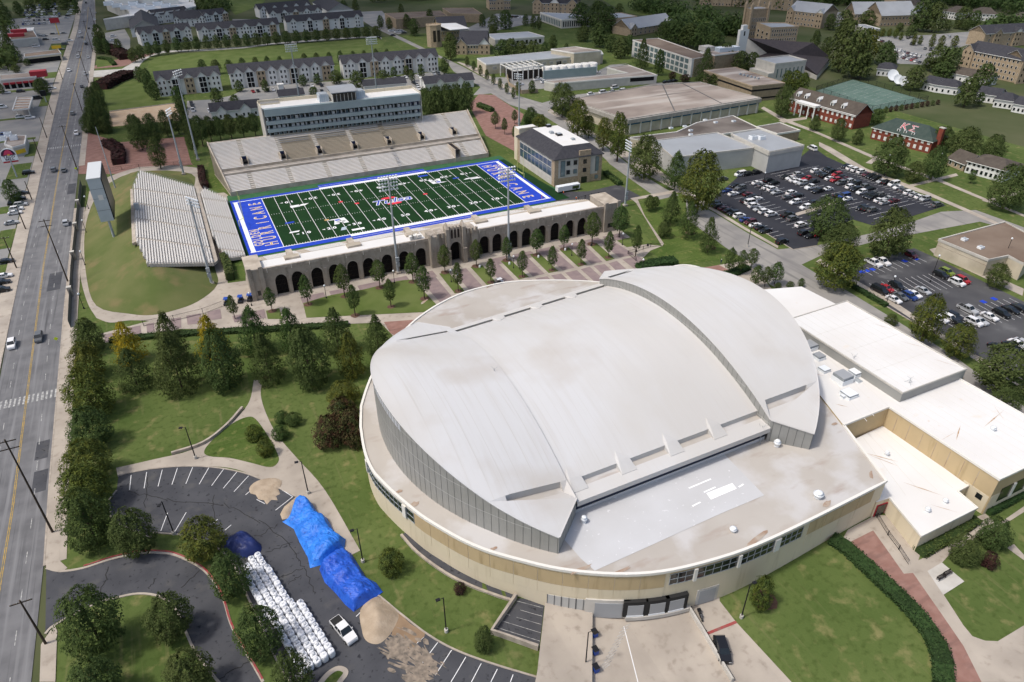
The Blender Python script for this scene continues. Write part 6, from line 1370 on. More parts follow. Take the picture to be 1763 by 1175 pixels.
# stone halls top centre
def stone(label, p0, p1, depth, hw, hr, k, name='stone_hall', roof='shingle', wall='ledge_stone', w=3.0, floors=2): return bar(name, label, p0, p1, depth, hw, hr, wall=wall, roof=roof, gables=gb(k, w) if k else (), winn=10, floors=floors, cat='hall', base=wall, group='stone campus halls with dark roofs')
t, f, L = stone('tan stone hall with dark roofs and pale flat decks right of the street', G(*ZB(1640, 395)), G(*ZC(160, 395)), 30, 7, 7, 2, w=4)
b = MB(); a = G(*ZB(1460, 170), 12); c = G(*ZB(1700, 200), 12); b.bx(a.x, c.x, c.y - 4, a.y, 11.6, 12, 'white_membrane'); b.build('flat_deck', t)
stone('tan stone hall with steep dark roof behind the octagonal tower', G(*ZB(1500, 300)), G(*ZB(1700, 290)), 30, 8, 8, 0)
tw = thing('stone_tower', 'octagonal tan stone tower in front of the dark roofed hall', 'tower', G(*ZB(1462, 335))); p = G(*ZB(1462, 335)); b = MB(); b.lathe(p, [(6, 0), (6, 15), (6.3, 15), (6.3, 15.8), (5.6, 15.8), (5.6, 15.2), (0, 15.2)], 'ledge_stone', 8, False); b.build('wall', tw)
for s in (-.5, .5): b = MB(); b.box((p.x + s * 3.4, p.y - 5.75, 8), (2.2, .3, 8), 'dark_glass'); b.build('window', tw)
flatb('flat_hall', 'brown flat roofed hall with white rooftop tent beyond the street', 'building', [ZB(1100, 100), ZB(1180, 140), ZB(1550, 115), ZB(1500, 80)], 8, 'tan_brick', 'brown_gravel', 'ledge_stone')
stone('stone dormitory with three steep gables beyond the flat white library', G(*ZC(500, 100)), G(*ZC(800, 110)), 22, 10, 8, 3, w=4.5, floors=3)
stone('stone gabled wing at the left beyond the flat white library', G(*ZC(180, 75)), G(*ZC(330, 70)), 20, 9, 7, 1, w=4)
t, W = flatb('library', 'flat roofed white columned building before the three gabled dormitory', 'building', [ZC(545, 92), ZC(700, 145), ZC(905, 132), ZC(790, 102)], 7, 'cast_stone', 'metal_roof', 'white_trim'); wins(t, W[1], W[2], 12, [(1.2, 5.6)], .5, 'dark_glass', frame=None); wins(t, W[0], W[1], 12, [(1.2, 5.6)], .6, 'glass_green', frame=None)
t, W = flatb('student_union', 'low pale roofed union building beside the brick plaza trees', 'building', [ZC(160, 250), ZC(220, 290), ZC(575, 265), ZC(460, 232)], 5.4, 'cast_stone', 'metal_roof', 'white_trim'); wins(t, W[1], W[2], 10, [(1, 3.8)], .5, 'dark_glass', frame=None)
flatb('flat_hall', 'tan flat roofed hall at the far left of the top centre trees', 'building', [ZC(-160, 60), ZC(-100, 100), ZC(130, 105), ZC(60, 60)], 7, 'tan_brick', 'brown_gravel', 'ledge_stone')
t, W = flatb('stone_house', 'narrow battlemented stone house at the edge of the far green', 'house', [ZC(1020, 98), ZC(1085, 135), ZC(1245, 120), ZC(1130, 95)], 11, 'ledge_stone', 'metal_roof', 'ledge_stone'); wins(t, W[1], W[2], 5, [(2, 4), (6, 8)], .4)
stone('gray slate roofed stone chapel wing among trees left of the brown block', G(*ZC(1190, 265)), G(*ZC(1500, 215)), 20, 6, 6, 2, roof='metal_roof', w=3.5)
t, W = flatb('bell_tower_hall', 'tall battered stone block with pinnacles at the far green', 'tower', [E1(985, 75), E1(1040, 88), E1(1195, 80), E1(1105, 62)], 22, 'tan_brick', 'metal_roof', 'ledge_stone'); wins(t, W[1], W[2], 8, [(3, 5.5), (8, 10.5), (13, 15.5)], .35)
for v in W: b = MB(); b.box((v.x, v.y, 12.5), (1.8, 1.8, 25), 'ledge_stone'); b.mesh([(v.x - .9, v.y - .9, 25), (v.x + .9, v.y - .9, 25), (v.x + .9, v.y + .9, 25), (v.x - .9, v.y + .9, 25), (v.x, v.y, 28)], [(0, 1, 4), (1, 2, 4), (2, 3, 4), (3, 0, 4)], 'ledge_stone'); b.build('pinnacle', t)
t, W = flatb('stone_block', 'four storey tan stone block with flat pale roof beyond the dark tent roof', 'building', [E1(1085, 212), E1(1215, 262), E1(1470, 250), E1(1350, 215)], 14, 'ledge_stone', 'metal_roof', 'ledge_stone', par=.6); wins(t, W[1], W[2], 11, [(1.5, 3.2), (5, 6.7), (8.4, 10.1), (11.2, 12.8)], .4); wins(t, W[0], W[1], 3, [(1.5, 3.2), (5, 6.7), (8.4, 10.1)], .3)
stone('long gray roofed stone hall behind the four storey tan block', G(*E1(1350, 225)), G(*E1(1665, 265)), 26, 12, 6, 2, roof='metal_roof', floors=3)
stone('dark roofed stone hall behind the tall pinnacled block', G(*E1(850, 60)), G(*E1(1400, 105)), 34, 12, 8, 0, floors=3)
stone('far stone hall at the top edge left of the dark roofed hall', G(*E1(560, 50)), G(*E1(840, 60)), 26, 10, 6, 3, floors=2)
# the dark folded roof auditorium
P = [G(*E1(1000, 480), 6), G(*E1(1000, 350), 17), G(*E1(1600, 395), 15), G(*E1(1762, 530), 5), G(*E1(1640, 690), 3), G(*E1(1540, 640), 4), G(*E1(1100, 560), 4)]
au = thing('auditorium', 'large auditorium under a dark folded roof with one white end wall', 'auditorium', (P[0].x + 30, P[0].y, 0))
b = MB(); c = G(*E1(1400, 500), 10)
for i in range(7): a_, d_ = P[i], P[(i + 1) % 7]; f_ = [a_, d_, c]; n_2 = (Vector(d_) - Vector(a_)).cross(Vector(c) - Vector(a_)); b.face(f_ if n_2.z > 0 else f_[::-1], 'slate_roof')
b.build('roof', au); b = MB()
for i in range(7): a_, d_ = P[i], P[(i + 1) % 7]; b.face([(a_.x, a_.y, 0), (d_.x, d_.y, 0), (d_.x, d_.y, d_.z - .4), (a_.x, a_.y, a_.z - .4)], 'cast_stone')
b.build('wall', au); b = MB(); a = G(*E1(960, 440), 5); b.bx(a.x - 5, a.x + 3, a.y, a.y + 2.5, 0, 17, 'white_siding'); b.bx(a.x - 3, a.x + 1, a.y, a.y + 2.5, 17.003, 20, 'white_siding'); b.bx(a.x - 1.6, a.x - .4, a.y - .06, a.y - .003, 13, 16, 'dark_void'); b.build('end_wall', au)
# church across the car park
stone('gray slate roofed church in front of its stone tower', G(*E2(430, 245)), G(*E2(745, 235)), 26, 9, 9, 0, roof='metal_roof', name='church')
stone('gray roofed stone gable wing left of the church tower', G(*E2(190, 215)), G(*E2(430, 215)), 24, 8, 8, 1, roof='metal_roof', name='church')
p = G(*E2(545, 130)); ct = thing('church_tower', 'slender stone church tower at the top edge of the photograph', 'tower', p); b = MB(); b.box((p.x, p.y, 19), (13, 13, 38), 'ledge_stone'); b.build('wall', ct)
for s in (-3, 0, 3): b = MB(); b.box((p.x + s, p.y - 6.6, 27), (1.4, .3, 16), 'dark_glass'); b.build('louvre', ct)
flatb('low_hall', 'low flat roofed hall under trees below the church', 'building', [E2(185, 225), E2(350, 275), E2(440, 268), E2(300, 228)], 5, 'cast_stone', 'metal_roof', 'white_trim')
# right hand dormitory
dm = bar('dormitory', 'four storey stone dormitory with dark roof at the right edge', G(*E2(1180, 655)), G(*E2(1700, 770)), 16, 13.5, 4.6, wall='ledge_stone', roof='shingle', gables=((.04, 3.6),), winn=14, floors=4, cat='dormitory', base='ledge_stone')[0]
bar('dormitory', 'stone dormitory wing running past the right edge of the photograph', G(*E2(1700, 770)), G(*E2(2150, 740)), 16, 13.5, 4.6, wall='ledge_stone', roof='shingle', gables=((.04, 3.6),), winn=12, floors=4, cat='dormitory', base='ledge_stone')
bar('dormitory', 'rear wing of the stone dormitory across its courtyard', G(*E2(1370, 440)), G(*E2(2100, 400)), 16, 10, 4.6, wall='ledge_stone', roof='shingle', gables=((.15, 3), (.4, 3)), winn=8, floors=3, cat='dormitory', base='ledge_stone')
# red brick houses
t, f, L = bar('brick_hall', 'long red brick hall with white columned portico and five dormers', G(1356.5, 191.6), G(1466.6, 223.5), 13, 7.0, 4.6, wall='red_brick', roof='brown_roof', winn=14, floors=2, cat='hall', wm='siding')
for i, s in enumerate((.07, .2, .4, .61, .77)):
    b = MB(); x = s * L; b.prism([f(x - .9, 1.6, 0)[:2], f(x + .9, 1.6, 0)[:2], f(x + .9, 4.2, 0)[:2], f(x - .9, 4.2, 0)[:2]], 7.6, 9.6, 'gable_trim'); b.face([f(x - .9, 1.55, 9.6), f(x + .9, 1.55, 9.6), f(x, 1.55, 10.5)], 'gable_trim'); b.face([f(x - 1.1, 1.4, 9.5), f(x, 1.4, 10.6), f(x, 5.5, 10.6), f(x - 1.1, 4.2, 9.5)][::-1], 'gable_trim'); b.face([f(x, 1.4, 10.6), f(x + 1.1, 1.4, 9.5), f(x + 1.1, 4.2, 9.5), f(x, 5.5, 10.6)][::-1], 'gable_trim'); b.prism([f(x - .4, 1.5, 0)[:2], f(x + .4, 1.5, 0)[:2], f(x + .4, 1.62, 0)[:2], f(x - .4, 1.62, 0)[:2]], 8.2, 9.4, 'dark_glass'); b.build('dormer', t)
b = MB(); xc = .33 * L; b.prism([f(xc - 6.5, -4.2, 0)[:2], f(xc + 6.5, -4.2, 0)[:2], f(xc + 6.5, 0, 0)[:2], f(xc - 6.5, 0, 0)[:2]], 6.4, 7.4, 'gable_trim'); b.build('portico_roof', t)
for s in (-6, -2.2, 2.2, 6): b = MB(); p = f(xc + s, -3.8, 0); b.tube(p, (p[0], p[1], 6.4), .38, .34, 'gable_trim', 10); b.build('column', t)
b = MB(); b.prism([f(-.35, -.35, 0)[:2], f(L + .35, -.35, 0)[:2], f(L + .35, .02, 0)[:2], f(-.35, .02, 0)[:2]], 6.5, 7.0, 'gable_trim'); b.build('cornice', t)
t, f, L = bar('brick_house', 'red brick house with green roof carrying two big Greek letters', G(*ZD(932, 748)), G(*ZD(1250, 830)), 13, 5.8, 4.4, wall='red_brick', roof='green_roof', winn=10, floors=2, cat='house', hip=True, wm='siding')
ang = math.atan2(f(1, 0, 0)[1] - f(0, 0, 0)[1], f(1, 0, 0)[0] - f(0, 0, 0)[0]); sl = math.atan2(4.4, 6.5)
for ch, s in (('K', .45), ('\u03a3', .6)):
    if ch == 'K': p = f(s * L, 3.3, 5.8 + 3.3 * 4.4 / 6.5 + .12); text_mesh('roof_letter', 'K', 5.2, 'field_white', p, ang, t, tilt=sl, off=.12); text_mesh('roof_letter', 'K', 5.0, 'awning_red', (p[0], p[1], p[2] + .05), ang, t, tilt=sl)
    else:
        for m_, wd, dz in (('field_white', .55, .12), ('awning_red', .3, .17)):
            b = MB(); P2_ = [(1.4, 1.5), (-1.3, 1.6), (.3, 0), (-1.3, -1.6), (1.4, -1.5)]
            for (xa, ya), (xb, yb) in zip(P2_[:-1], P2_[1:]):
                d = Vector((xb - xa, yb - ya)).normalized(); n_2 = Vector((-d.y, d.x)) * wd / 2; q4 = [(xa - n_2.x - d.x * .15, ya - n_2.y - d.y * .15), (xb - n_2.x + d.x * .15, yb - n_2.y + d.y * .15), (xb + n_2.x + d.x * .15, yb + n_2.y + d.y * .15), (xa + n_2.x - d.x * .15, ya + n_2.y - d.y * .15)]
                dz += .004
                b.face([(*f(s * L + x, 3.3 + y * math.cos(sl), 0)[:2], 5.8 + (3.3 + y * math.cos(sl)) * 4.4 / 6.5 + dz) for x, y in q4], m_)
            b.build('roof_letter', t)
for s in (.42, .53, .66): b = MB(); x = s * L; b.prism([f(x - .7, .6, 0)[:2], f(x + .7, .6, 0)[:2], f(x + .7, 2.4, 0)[:2], f(x - .7, 2.4, 0)[:2]], 5.9, 7.3, 'gable_trim', 'green_roof'); b.prism([f(x - .35, .5, 0)[:2], f(x + .35, .5, 0)[:2], f(x + .35, .62, 0)[:2], f(x - .35, .62, 0)[:2]], 6.3, 7.1, 'dark_glass'); b.build('dormer', t)
b = MB(); p = f(L + .7, 4, 0); b.box((p[0], p[1], 5.5), (1.4, 2.2, 11), 'red_brick'); b.box((p[0], p[1], 11.15), (1.7, 2.5, .3), 'cast_stone'); b.build('chimney', t)
bar('brick_house', 'two storey white house with brown roof and dark shutters at the right', G(*ZD(1440, 930)), G(*ZD(1640, 985)), 14, 5.2, 2.4, wall='white_siding', roof='brown_roof', winn=8, floors=2, cat='house', hip=True)
t = bar('brick_house', 'low stone gabled wing left of the white shuttered house', G(*ZD(1345, 890)), G(*ZD(1432, 925)), 10, 3.4, 3.2, wall='ledge_stone', roof='brown_roof', winn=3, floors=1, cat='house')[0]
# white modern houses beyond the courts
for i, (q0, q1, l) in enumerate([(E2(400, 695), E2(560, 710), 'nearest the satellite dishes'), (E2(800, 820), E2(930, 850), 'behind the oval dark tree'), (E2(925, 850), E2(1140, 880), 'with a white striped roof beside the leaning oak'), (E2(1310, 930), E2(1500, 960), 'behind the leaning oak on the far green'), (E2(1470, 985), E2(1640, 1010), 'with three white doors by the far green'), (E2(1640, 1030), E2(1800, 1060), 'cut by the right edge beside the far green')]):
    t = bar('modern_house', 'white house with dark roof ' + l, G(*q0), G(*q1), 14, 4.6, 2.6, wall='white_siding', roof='shingle', winn=4, floors=1, cat='house', hip=i % 2 == 0, group='white modern houses beyond the tennis courts')[0]
bar('modern_house', 'long white gabled house with gray roof between the dark oaks', G(*E2(1070, 735)), G(*E2(1400, 800)), 12, 4.5, 3, wall='white_siding', roof='brown_roof', winn=5, floors=1, cat='house')
b = None
for i, (q, r) in enumerate([((540, 745), 3.6), ((588, 785), 3.0), ((638, 800), 3.0)]):
    p = G(*E2(*q)); t = thing('satellite_dish', ['largest white satellite dish', 'middle of the two small white satellite dishes', 'right hand small white satellite dish'][i] + ' beyond the tennis courts', 'satellite dish', p, 'satellite dishes'); b = MB(); b.tube(p, p + Vector((0, 0, 2.4)), .3, .25, 'gray_wall', 8); b.build('mount', t)
    b = MB(); d = Vector((-.35, -.75, .55)).normalized(); u = d.orthogonal().normalized(); v_ = d.cross(u); c = p + Vector((0, 0, 3.2)); R_ = [(0, 0), (.4, .06), (.75, .22), (1, .4)]; vs = [c]; fs = []
    for k, (rr, h) in enumerate(R_[1:]):
        for j in range(16): a_ = j * math.pi / 8; vs.append(c + (u * math.cos(a_) + v_ * math.sin(a_)) * rr * r + d * h * r * .6)
    for j in range(16):
        fs.append((0, 1 + j, 1 + (j + 1) % 16))
        for k in range(2): fs.append((1 + k * 16 + j, 17 + k * 16 + j, 17 + k * 16 + (j + 1) % 16, 1 + k * 16 + (j + 1) % 16))
    b.mesh(vs, fs, 'lamp_white', True); b.tube(c, c + d * r * .9, .06, .06, 'lamp_white', 4); b.build('dish', t)
# houses at the top right and right
for q0, q1, l in ((E2(995, 165), E2(1130, 185), 'cream two storey house with arched porch at the top right'), (E2(1290, 190), E2(1500, 200), 'cream porch house with wide dark roof at the top right'), (E2(1650, 240), E2(1800, 250), 'small house under trees at the right top edge'), (E2(750, 110), E2(860, 100), 'brown roofed house behind the church trees')): bar('house', l, G(*q0), G(*q1), 22, 6, 4, wall='siding', roof='brown_roof', winn=6, floors=2, cat='house', hip=True)
t, W = flatb('office_building', 'tan building with brown gravel roof behind the visitor car park', 'building', [(1616.6, 413), (1702, 448), (1736, 441), (1763, 455), (1800, 420), (1730, 383)], 5.6, 'beige_wall', 'brown_gravel', 'cast_stone')
W = [G(1616.6, 413, 5.6), G(1702, 448, 5.6)]; wslab(t, W[0], W[1], 0, 1, 3.7, 3.78, .04, 'brown_stain', 'joint'); units(t, [(1660, 414), (1688, 428)], 5.6, 1.8, .7)
# across the road
t, W = flatb('screen_hall', 'huge white roofed building with brown panelled screen wall beside the road', 'building', [E3(95, 180), E3(340, 130), E3(330, 100), E3(110, 10), E3(110, -60), E3(900, -80), E3(945, 60), E3(790, 95)], 9, 'cast_stone', 'white_membrane', 'white_trim')
W = [G(*E3(95, 165), 9), G(*E3(345, 125), 9), G(*E3(345, 120), 9), G(*E3(800, 85), 9)]
for a_, c_, n_2 in ((W[0], W[1], 4), (W[2], W[3], 9)):
    for i in range(n_2): wslab(t, a_, c_, (i + .12) / n_2, (i + .88) / n_2, .5, 7.6, .12, 'brown_gravel', 'screen_panel')
units(t, [E3(150 + 75 * k, 50 + (k % 3) * 18) for k in range(9)], 9, 9, 3)
units(t, [E3(250 + 95 * k, 20 + (k % 2) * 14) for k in range(6)], 9, 14, 5, 'white_trim')
for i, (roof, z, wl, rf, l) in enumerate([([E5(215, 205), E5(160, 365), E5(365, 345), E5(410, 205)], 5.2, 'fascia_concrete', 'brown_stain', 'open fuel station canopy with a rusty grid roof by the road'), ([E5(60, 800), E5(160, 840), E5(310, 800), E5(330, 690), E5(100, 690)], 4.4, 'cast_stone', 'gravel_roof', 'small fast food restaurant with rooftop units by the road')]):
    t, W = flatb('roadside_building', l, 'building', roof, z, wl, rf, 'siding', z0=0 if i else 4.6)
    if not i:
        for v in W: b = MB(); c_ = sum(W, Vector()) / 4; q = v.lerp(c_, .25); b.bx(q.x - .25, q.x + .25, q.y - .25, q.y + .25, 0, 4.7, 'white_trim'); b.build('column', t)
        for k in range(4): a_ = W[0].lerp(W[1], .15 + .22 * k); c_ = W[3].lerp(W[2], .15 + .22 * k); b = MB(); b.ribbon([(a_.x, a_.y), (c_.x, c_.y)], .7, 5.25, 5.5, 'siding'); b.build('rib', t)
    else: units(t, [E5(110, 700), E5(180, 740), E5(40, 750)], z, 3, 2); wslab(t, W[1], W[2], .1, .9, 1, 2.8, .12, 'sign_yellow', 'window')
for roof, z, wl, rf, l in [([Z0(0, 545), Z0(0, 580), Z0(260, 555), Z0(290, 520)], 5.5, 'cast_stone', 'gravel_roof', 'long low shop with red awnings beside the road'), ([Z0(175, 390), Z0(180, 415), Z0(440, 385), Z0(420, 360)], 5, 'arena_cream', 'brown_gravel', 'dark fronted workshop with yellow eave across the road'), ([Z0(60, 245), Z0(80, 290), Z0(270, 270), Z0(240, 225)], 6, 'cast_stone', 'brown_gravel', 'restaurant with red roof pieces across the road'), ([Z0(150, 205), Z0(155, 228), Z0(240, 222), Z0(245, 200)], 5, 'siding', 'white_membrane', 'small white roofed shop behind the red restaurant'), ([Z0(0, 340), Z0(0, 400), Z0(60, 390), Z0(50, 330)], 6, 'fascia_concrete', 'dark_gravel', 'dark shed half hidden under trees at the left edge')]:
    t, W = flatb('shop', l, 'shop', roof, z, wl, rf, 'siding')
    if 'awnings' in l:
        for k in range(5): wslab(t, W[1], W[2], .05 + .18 * k, .2 + .18 * k, 2.6, 3.6, 1.2, 'awning_red', 'awning'); wslab(t, W[1], W[2], .06 + .18 * k, .19 + .18 * k, 0, 2.5, .1, 'dark_void', 'shop_window')
        p = G(*Z0(283, 545), 5.5); b = MB(); b.box((p.x, p.y, 6.6), (9, 6, 3.4), 'awning_red'); b.build('red_tower', t)
    elif 'red roof' in l:
        for q in (Z0(140, 235), Z0(120, 265)): p = G(*q, 6); b = MB(); b.box((p.x, p.y, 7), (11, 5, 2.4), 'awning_red'); b.build('red_roof', t)
    else: wslab(t, W[1], W[2], .05, .95, .4, 3.4, .1, 'dark_void', 'shop_front')
# ============================================================ trees
def crown(kind, m, seed, n, leaf, shape):
    r = random.Random(seed); b = MB(); sv = Vector((seed * 3.1, seed * 1.7, seed))
    def env(z):
        if shape == 'cone': return .6 * min(1, (max(0, 1.02 - z) * 1.15) ** .62) * (1 if z > .15 else .62 + z * 2.5)
        if shape == 'oval': return .5 * math.sin(math.pi * (z * .84 + .13)) ** .62 * (1 - .2 * z)
        return .5 * math.sin(math.pi * (z * .82 + .13)) ** .52 * (1 - .18 * z)
    for j in range(n):
        z = r.uniform(0, 1) ** (1.15 if shape == 'cone' else .95); t = r.uniform(0, 6.283); dx, dy = math.cos(t), math.sin(t)
        q = Vector((dx * 1.1, dy * 1.1, z * 2.0)); bump = max(.55, min(1.13, .93 + .6 * noise.noise(q * 1.5 + sv) + .6 * noise.noise(q * 3.6 + sv) + .3 * noise.noise(q * 8 + sv)))
        if shape == 'cone': bump += .16 * math.sin(z * 34 + t * 2)
        k = 1 - abs(r.gauss(0, .17)); rad = env(z) * bump * k
        zz_ = z * .97 + .1 * noise.noise(q * 2.6 + sv) + r.uniform(-.02, .02) + (.05 * (1 - k))
        p = Vector((dx * rad, dy * rad, zz_))
        nn = (Vector((dx, dy, .55 + z * .6)) + Vector((r.uniform(-.75, .75), r.uniform(-.75, .75), r.uniform(-.45, .6)))).normalized(); a = nn.orthogonal().normalized(); a.rotate(Matrix.Rotation(r.uniform(0, 6.3), 3, nn)); c = nn.cross(a); h = leaf * r.uniform(.5, 1.25)
        b.face([p - a * h, p - c * h * .6 + nn * h * .2, p + a * h, p + c * h * .6 + nn * h * .2], m)
    return b.data(kind + '_crown')
def trunkm(name, h, r0, lean=0, seed=1):      # trunk to height 1 with limbs
    r = random.Random(seed); b = MB(); b.tube((0, 0, -.02), (0, 0, .55), r0, r0 * .55, 'bark', 7); b.tube((0, 0, .55), (.01, .01, .9), r0 * .5, r0 * .12, 'bark', 5)
    for i in range(6):
        t = i * 1.07 + r.uniform(-.3, .3); z = r.uniform(.28, .55); b.tube((0, 0, z), (math.cos(t) * .28, math.sin(t) * .28, z + .25), r0 * .35, r0 * .08, 'bark', 4)
    return b.data(name)
KINDS = {}
def mk(kind, m, n, leaf, shape, vars_=2, r0=.02):
    KINDS[kind] = [(crown(kind, m, 11 + i * 7 + len(kind), n, leaf, shape), trunkm(kind + '_trunk', 1, r0, 0, i + 3)) for i in range(vars_)]
mk('young', 'leaf_mid', 2600, .036, 'oval', 3, .018); mk('young_mid', 'leaf_mid', 2400, .036, 'oval', 2, .018)
mk('dark', 'leaf_dark', 6500, .024, 'round', 3); mk('olive', 'leaf_olive', 6500, .024, 'round', 3); mk('mid', 'leaf_mid', 6500, .024, 'round', 2)
mk('cone', 'leaf_dark', 6000, .024, 'cone', 3, .014); mk('cone_mid', 'leaf_mid', 5500, .025, 'cone', 2, .014); mk('cone_olive', 'leaf_olive', 5500, .025, 'cone', 1, .014); mk('yellow', 'leaf_yellow', 5500, .025, 'cone', 2, .014)
mk('far', 'leaf_dark', 1400, .05, 'round', 3); mk('far_mid', 'leaf_mid', 1400, .05, 'round', 2); mk('far_olive', 'leaf_olive', 1400, .05, 'round', 1); mk('red', 'leaf_red', 3000, .034, 'round', 1); mk('burgundy', 'leaf_burgundy', 2600, .034, 'round', 1)
WORD = dict(young='round young', young_mid='bright young', dark='dark green', olive='olive green', mid='mid green', cone='dark tapering', cone_mid='pale tapering', cone_olive='olive tapering', yellow='yellow tapering', far='dark', far_mid='mid green', far_olive='olive', red='reddish brown', burgundy='burgundy')
def tree(base, h, w, kind, label, group, clear=.12, name=None):
    cm, tm = KINDS[kind][rnd.randrange(len(KINDS[kind]))]
    t = thing(name or 'tree', label, 'tree' if name is None else name.replace('_', ' '), (base[0], base[1], 0), group)
    t.rotation_euler = (0, 0, rnd.uniform(0, 6.28))
    o = bpy.data.objects.new('crown', cm); C.objects.link(o); o.parent = t; o.location = (0, 0, h * clear); o.scale = (w, w, h * (1 - clear))
    o = bpy.data.objects.new('trunk', tm); C.objects.link(o); o.parent = t; o.scale = (h, h, h * .92)
    return t
def lab_(i, its, kind, noun, side, phrase): return '%s %s, %s%s%s' % (WORD[kind], noun, ordw(i) if len(its) > 1 else 'standing', side if len(its) > 1 else ' ', phrase)
def grove(phrase, items, clear=.12, noun='tree', side=' from the left '):
    # items: (cx, ytop, ybase, w, kind) in photo pixels; labelled from left to right along the row
    its = sorted(items, key=lambda q: q[0])
    for i, (cx, yt, yb, wd, kind) in enumerate(its):
        p = G(cx, yb); w_ = WPX(p, wd) * .92; dp = -(RMT @ (Vector((p.x, p.y, 4)) - CAMLOC)).z; sc_ = FPX / dp
        de = math.atan2(CAMLOC.z - 4, (p.xy - CAMLOC.xy).length); sn, cs = math.sin(de), math.cos(de); a = w_ / 2
        if clear >= .2 or kind.startswith('young'):
            cl = max(clear, .26); h = 4.0; bst = 9e9
            for k in range(160):
                hh = .5 + k * .12; c = hh * (1 - cl) / 2; top = PR((p.x, p.y, hh - c))[1] - sc_ * math.sqrt((a * sn) ** 2 + (c * cs) ** 2)
                if abs(top - yt) < bst: bst = abs(top - yt); h = hh
            tree((p.x, p.y), h, w_, kind, lab_(i, its, kind, noun, side, phrase), noun + 's ' + phrase, cl, None if noun == 'tree' else noun); continue
        E2_ = (yb - yt) / 2 / sc_; c = max(.5 * a, math.sqrt(max(0, E2_ ** 2 - (a * sn) ** 2)) / cs); h = 2 * c / (1 - clear); zc_ = h - c
        q = G(cx, (yt + yb) / 2, zc_); p = Vector((q.x, q.y, 0))
        lab = lab_(i, its, kind, noun, side, phrase)
        tree((p.x, p.y), max(1.2, h), w_, kind, lab, noun + 's ' + phrase, clear, None if noun == 'tree' else noun)
grove('in the belt along the road pavement', [(150, 548, 606, 58, 'dark'), (146, 588, 652, 66, 'olive'), (149, 630, 716, 90, 'olive'), (151, 698, 772, 80, 'dark'), (146, 752, 830, 88, 'olive'), (143, 795, 882, 98, 'olive'), (147, 838, 944, 98, 'mid')], .06)
grove('in the staggered rows on the big lawn', [(217, 553, 622, 52, 'yellow'), (225, 597, 668, 62, 'cone'), (290, 537, 622, 52, 'cone'), (298, 568, 672, 74, 'cone'), (361, 541, 615, 50, 'yellow'), (378, 568, 668, 76, 'dark'), (434, 526, 606, 56, 'cone_mid'), (456, 572, 655, 58, 'cone'), (499, 529, 604, 50, 'cone_mid'), (528, 560, 662, 82, 'dark'), (577, 530, 604, 52, 'cone'), (603, 571, 646, 52, 'cone_olive'), (648, 542, 606, 46, 'cone')], .05)
grove('round the entrance drive islands', [(151, 1005, 1124, 116, 'mid'), (226, 870, 952, 80, 'dark'), (346, 885, 962, 88, 'olive'), (394, 946, 1026, 76, 'dark'), (288, 1015, 1100, 88, 'dark'), (442, 1037, 1128, 88, 'dark'), (502, 1118, 1205, 78, 'dark'), (322, 1112, 1200, 92, 'dark'), (160, 1125, 1215, 92, 'dark')], .12)
grove('in the plaza beds before the arcade', [(405, 508, 550, 22, 'young'), (469, 494.6, 536.5, 23, 'young'), (531, 473, 525, 28, 'young'), (593.7, 455, 511, 32, 'young'), (611.8, 490, 544, 27, 'young'), (654.4, 447, 496, 32, 'young'), (673.4, 481, 529, 24, 'young'), (711.4, 435, 486, 30, 'young'), (731, 458, 515, 31, 'young'), (766.4, 422, 470, 28, 'young'), (789, 452, 502, 23, 'young'), (820.3, 413, 459, 24, 'young'), (845.3, 445, 487, 23, 'young'), (872.2, 408, 449, 23, 'young'), (899.3, 432, 477, 22, 'young'), (924, 394, 440, 29, 'young'), (950.3, 423.7, 466, 22, 'young'), (970.7, 388, 430, 23, 'young'), (1000, 412, 456, 22, 'young'), (1019, 366, 421, 34, 'young'), (1047.6, 399.6, 444, 22, 'young'), (1066, 355, 409, 38, 'young'), (1094, 388, 442, 22, 'young')], .3)
grove('on the street side lawn right of the plaza', [(1117, 336, 364, 24, 'young'), (1128, 338, 360, 17, 'young'), (1144.6, 380, 406, 28, 'dark'), (1158, 331, 379, 32, 'cone'), (1188.5, 348, 402, 33, 'cone_mid'), (1223, 375, 427, 32, 'cone')], .14)
grove('in the small beds behind the arena entrance', [(1254, 426, 473, 24, 'young_mid'), (1274, 430, 472, 22, 'young_mid'), (1293, 427, 461, 24, 'young_mid'), (1299, 456, 496, 26, 'young_mid'), (1316, 458, 494, 22, 'young_mid'), (1333, 450, 490, 30, 'young_mid')], .25)
grove('round the two asphalt car parks', [(1208, 263, 354, 80, 'olive'), (1165, 262, 318, 42, 'cone_mid'), (1428, 338, 402, 84, 'dark'), (1450, 383, 440, 66, 'dark'), (1447, 415, 490, 86, 'olive'), (1537, 358, 434, 76, 'dark'), (1601, 508, 583, 62, 'olive'), (1655, 555, 612, 62, 'olive'), (1740, 588, 672, 116, 'dark'), (1733, 662, 712, 56, 'dark'), (1112, 235, 300, 64, 'dark')], .12)
grove('on the walks in front of the brick houses', [(1350, 150, 194, 36, 'dark'), (1404, 200, 222, 22, 'dark'), (1446, 205, 238, 30, 'dark'), (1478, 224, 246, 22, 'dark'), (1536, 236, 294, 62, 'dark'), (1577, 279, 310, 38, 'dark'), (1613, 253, 303, 44, 'dark'), (1511, 188, 212, 30, 'mid'), (1626, 219, 254, 46, 'dark'), (1665, 220, 268, 58, 'dark'), (1714, 233, 272, 44, 'dark'), (1670, 293, 316, 16, 'young'), (1742, 285, 352, 70, 'dark'), (1720, 452, 492, 44, 'dark')], .12)
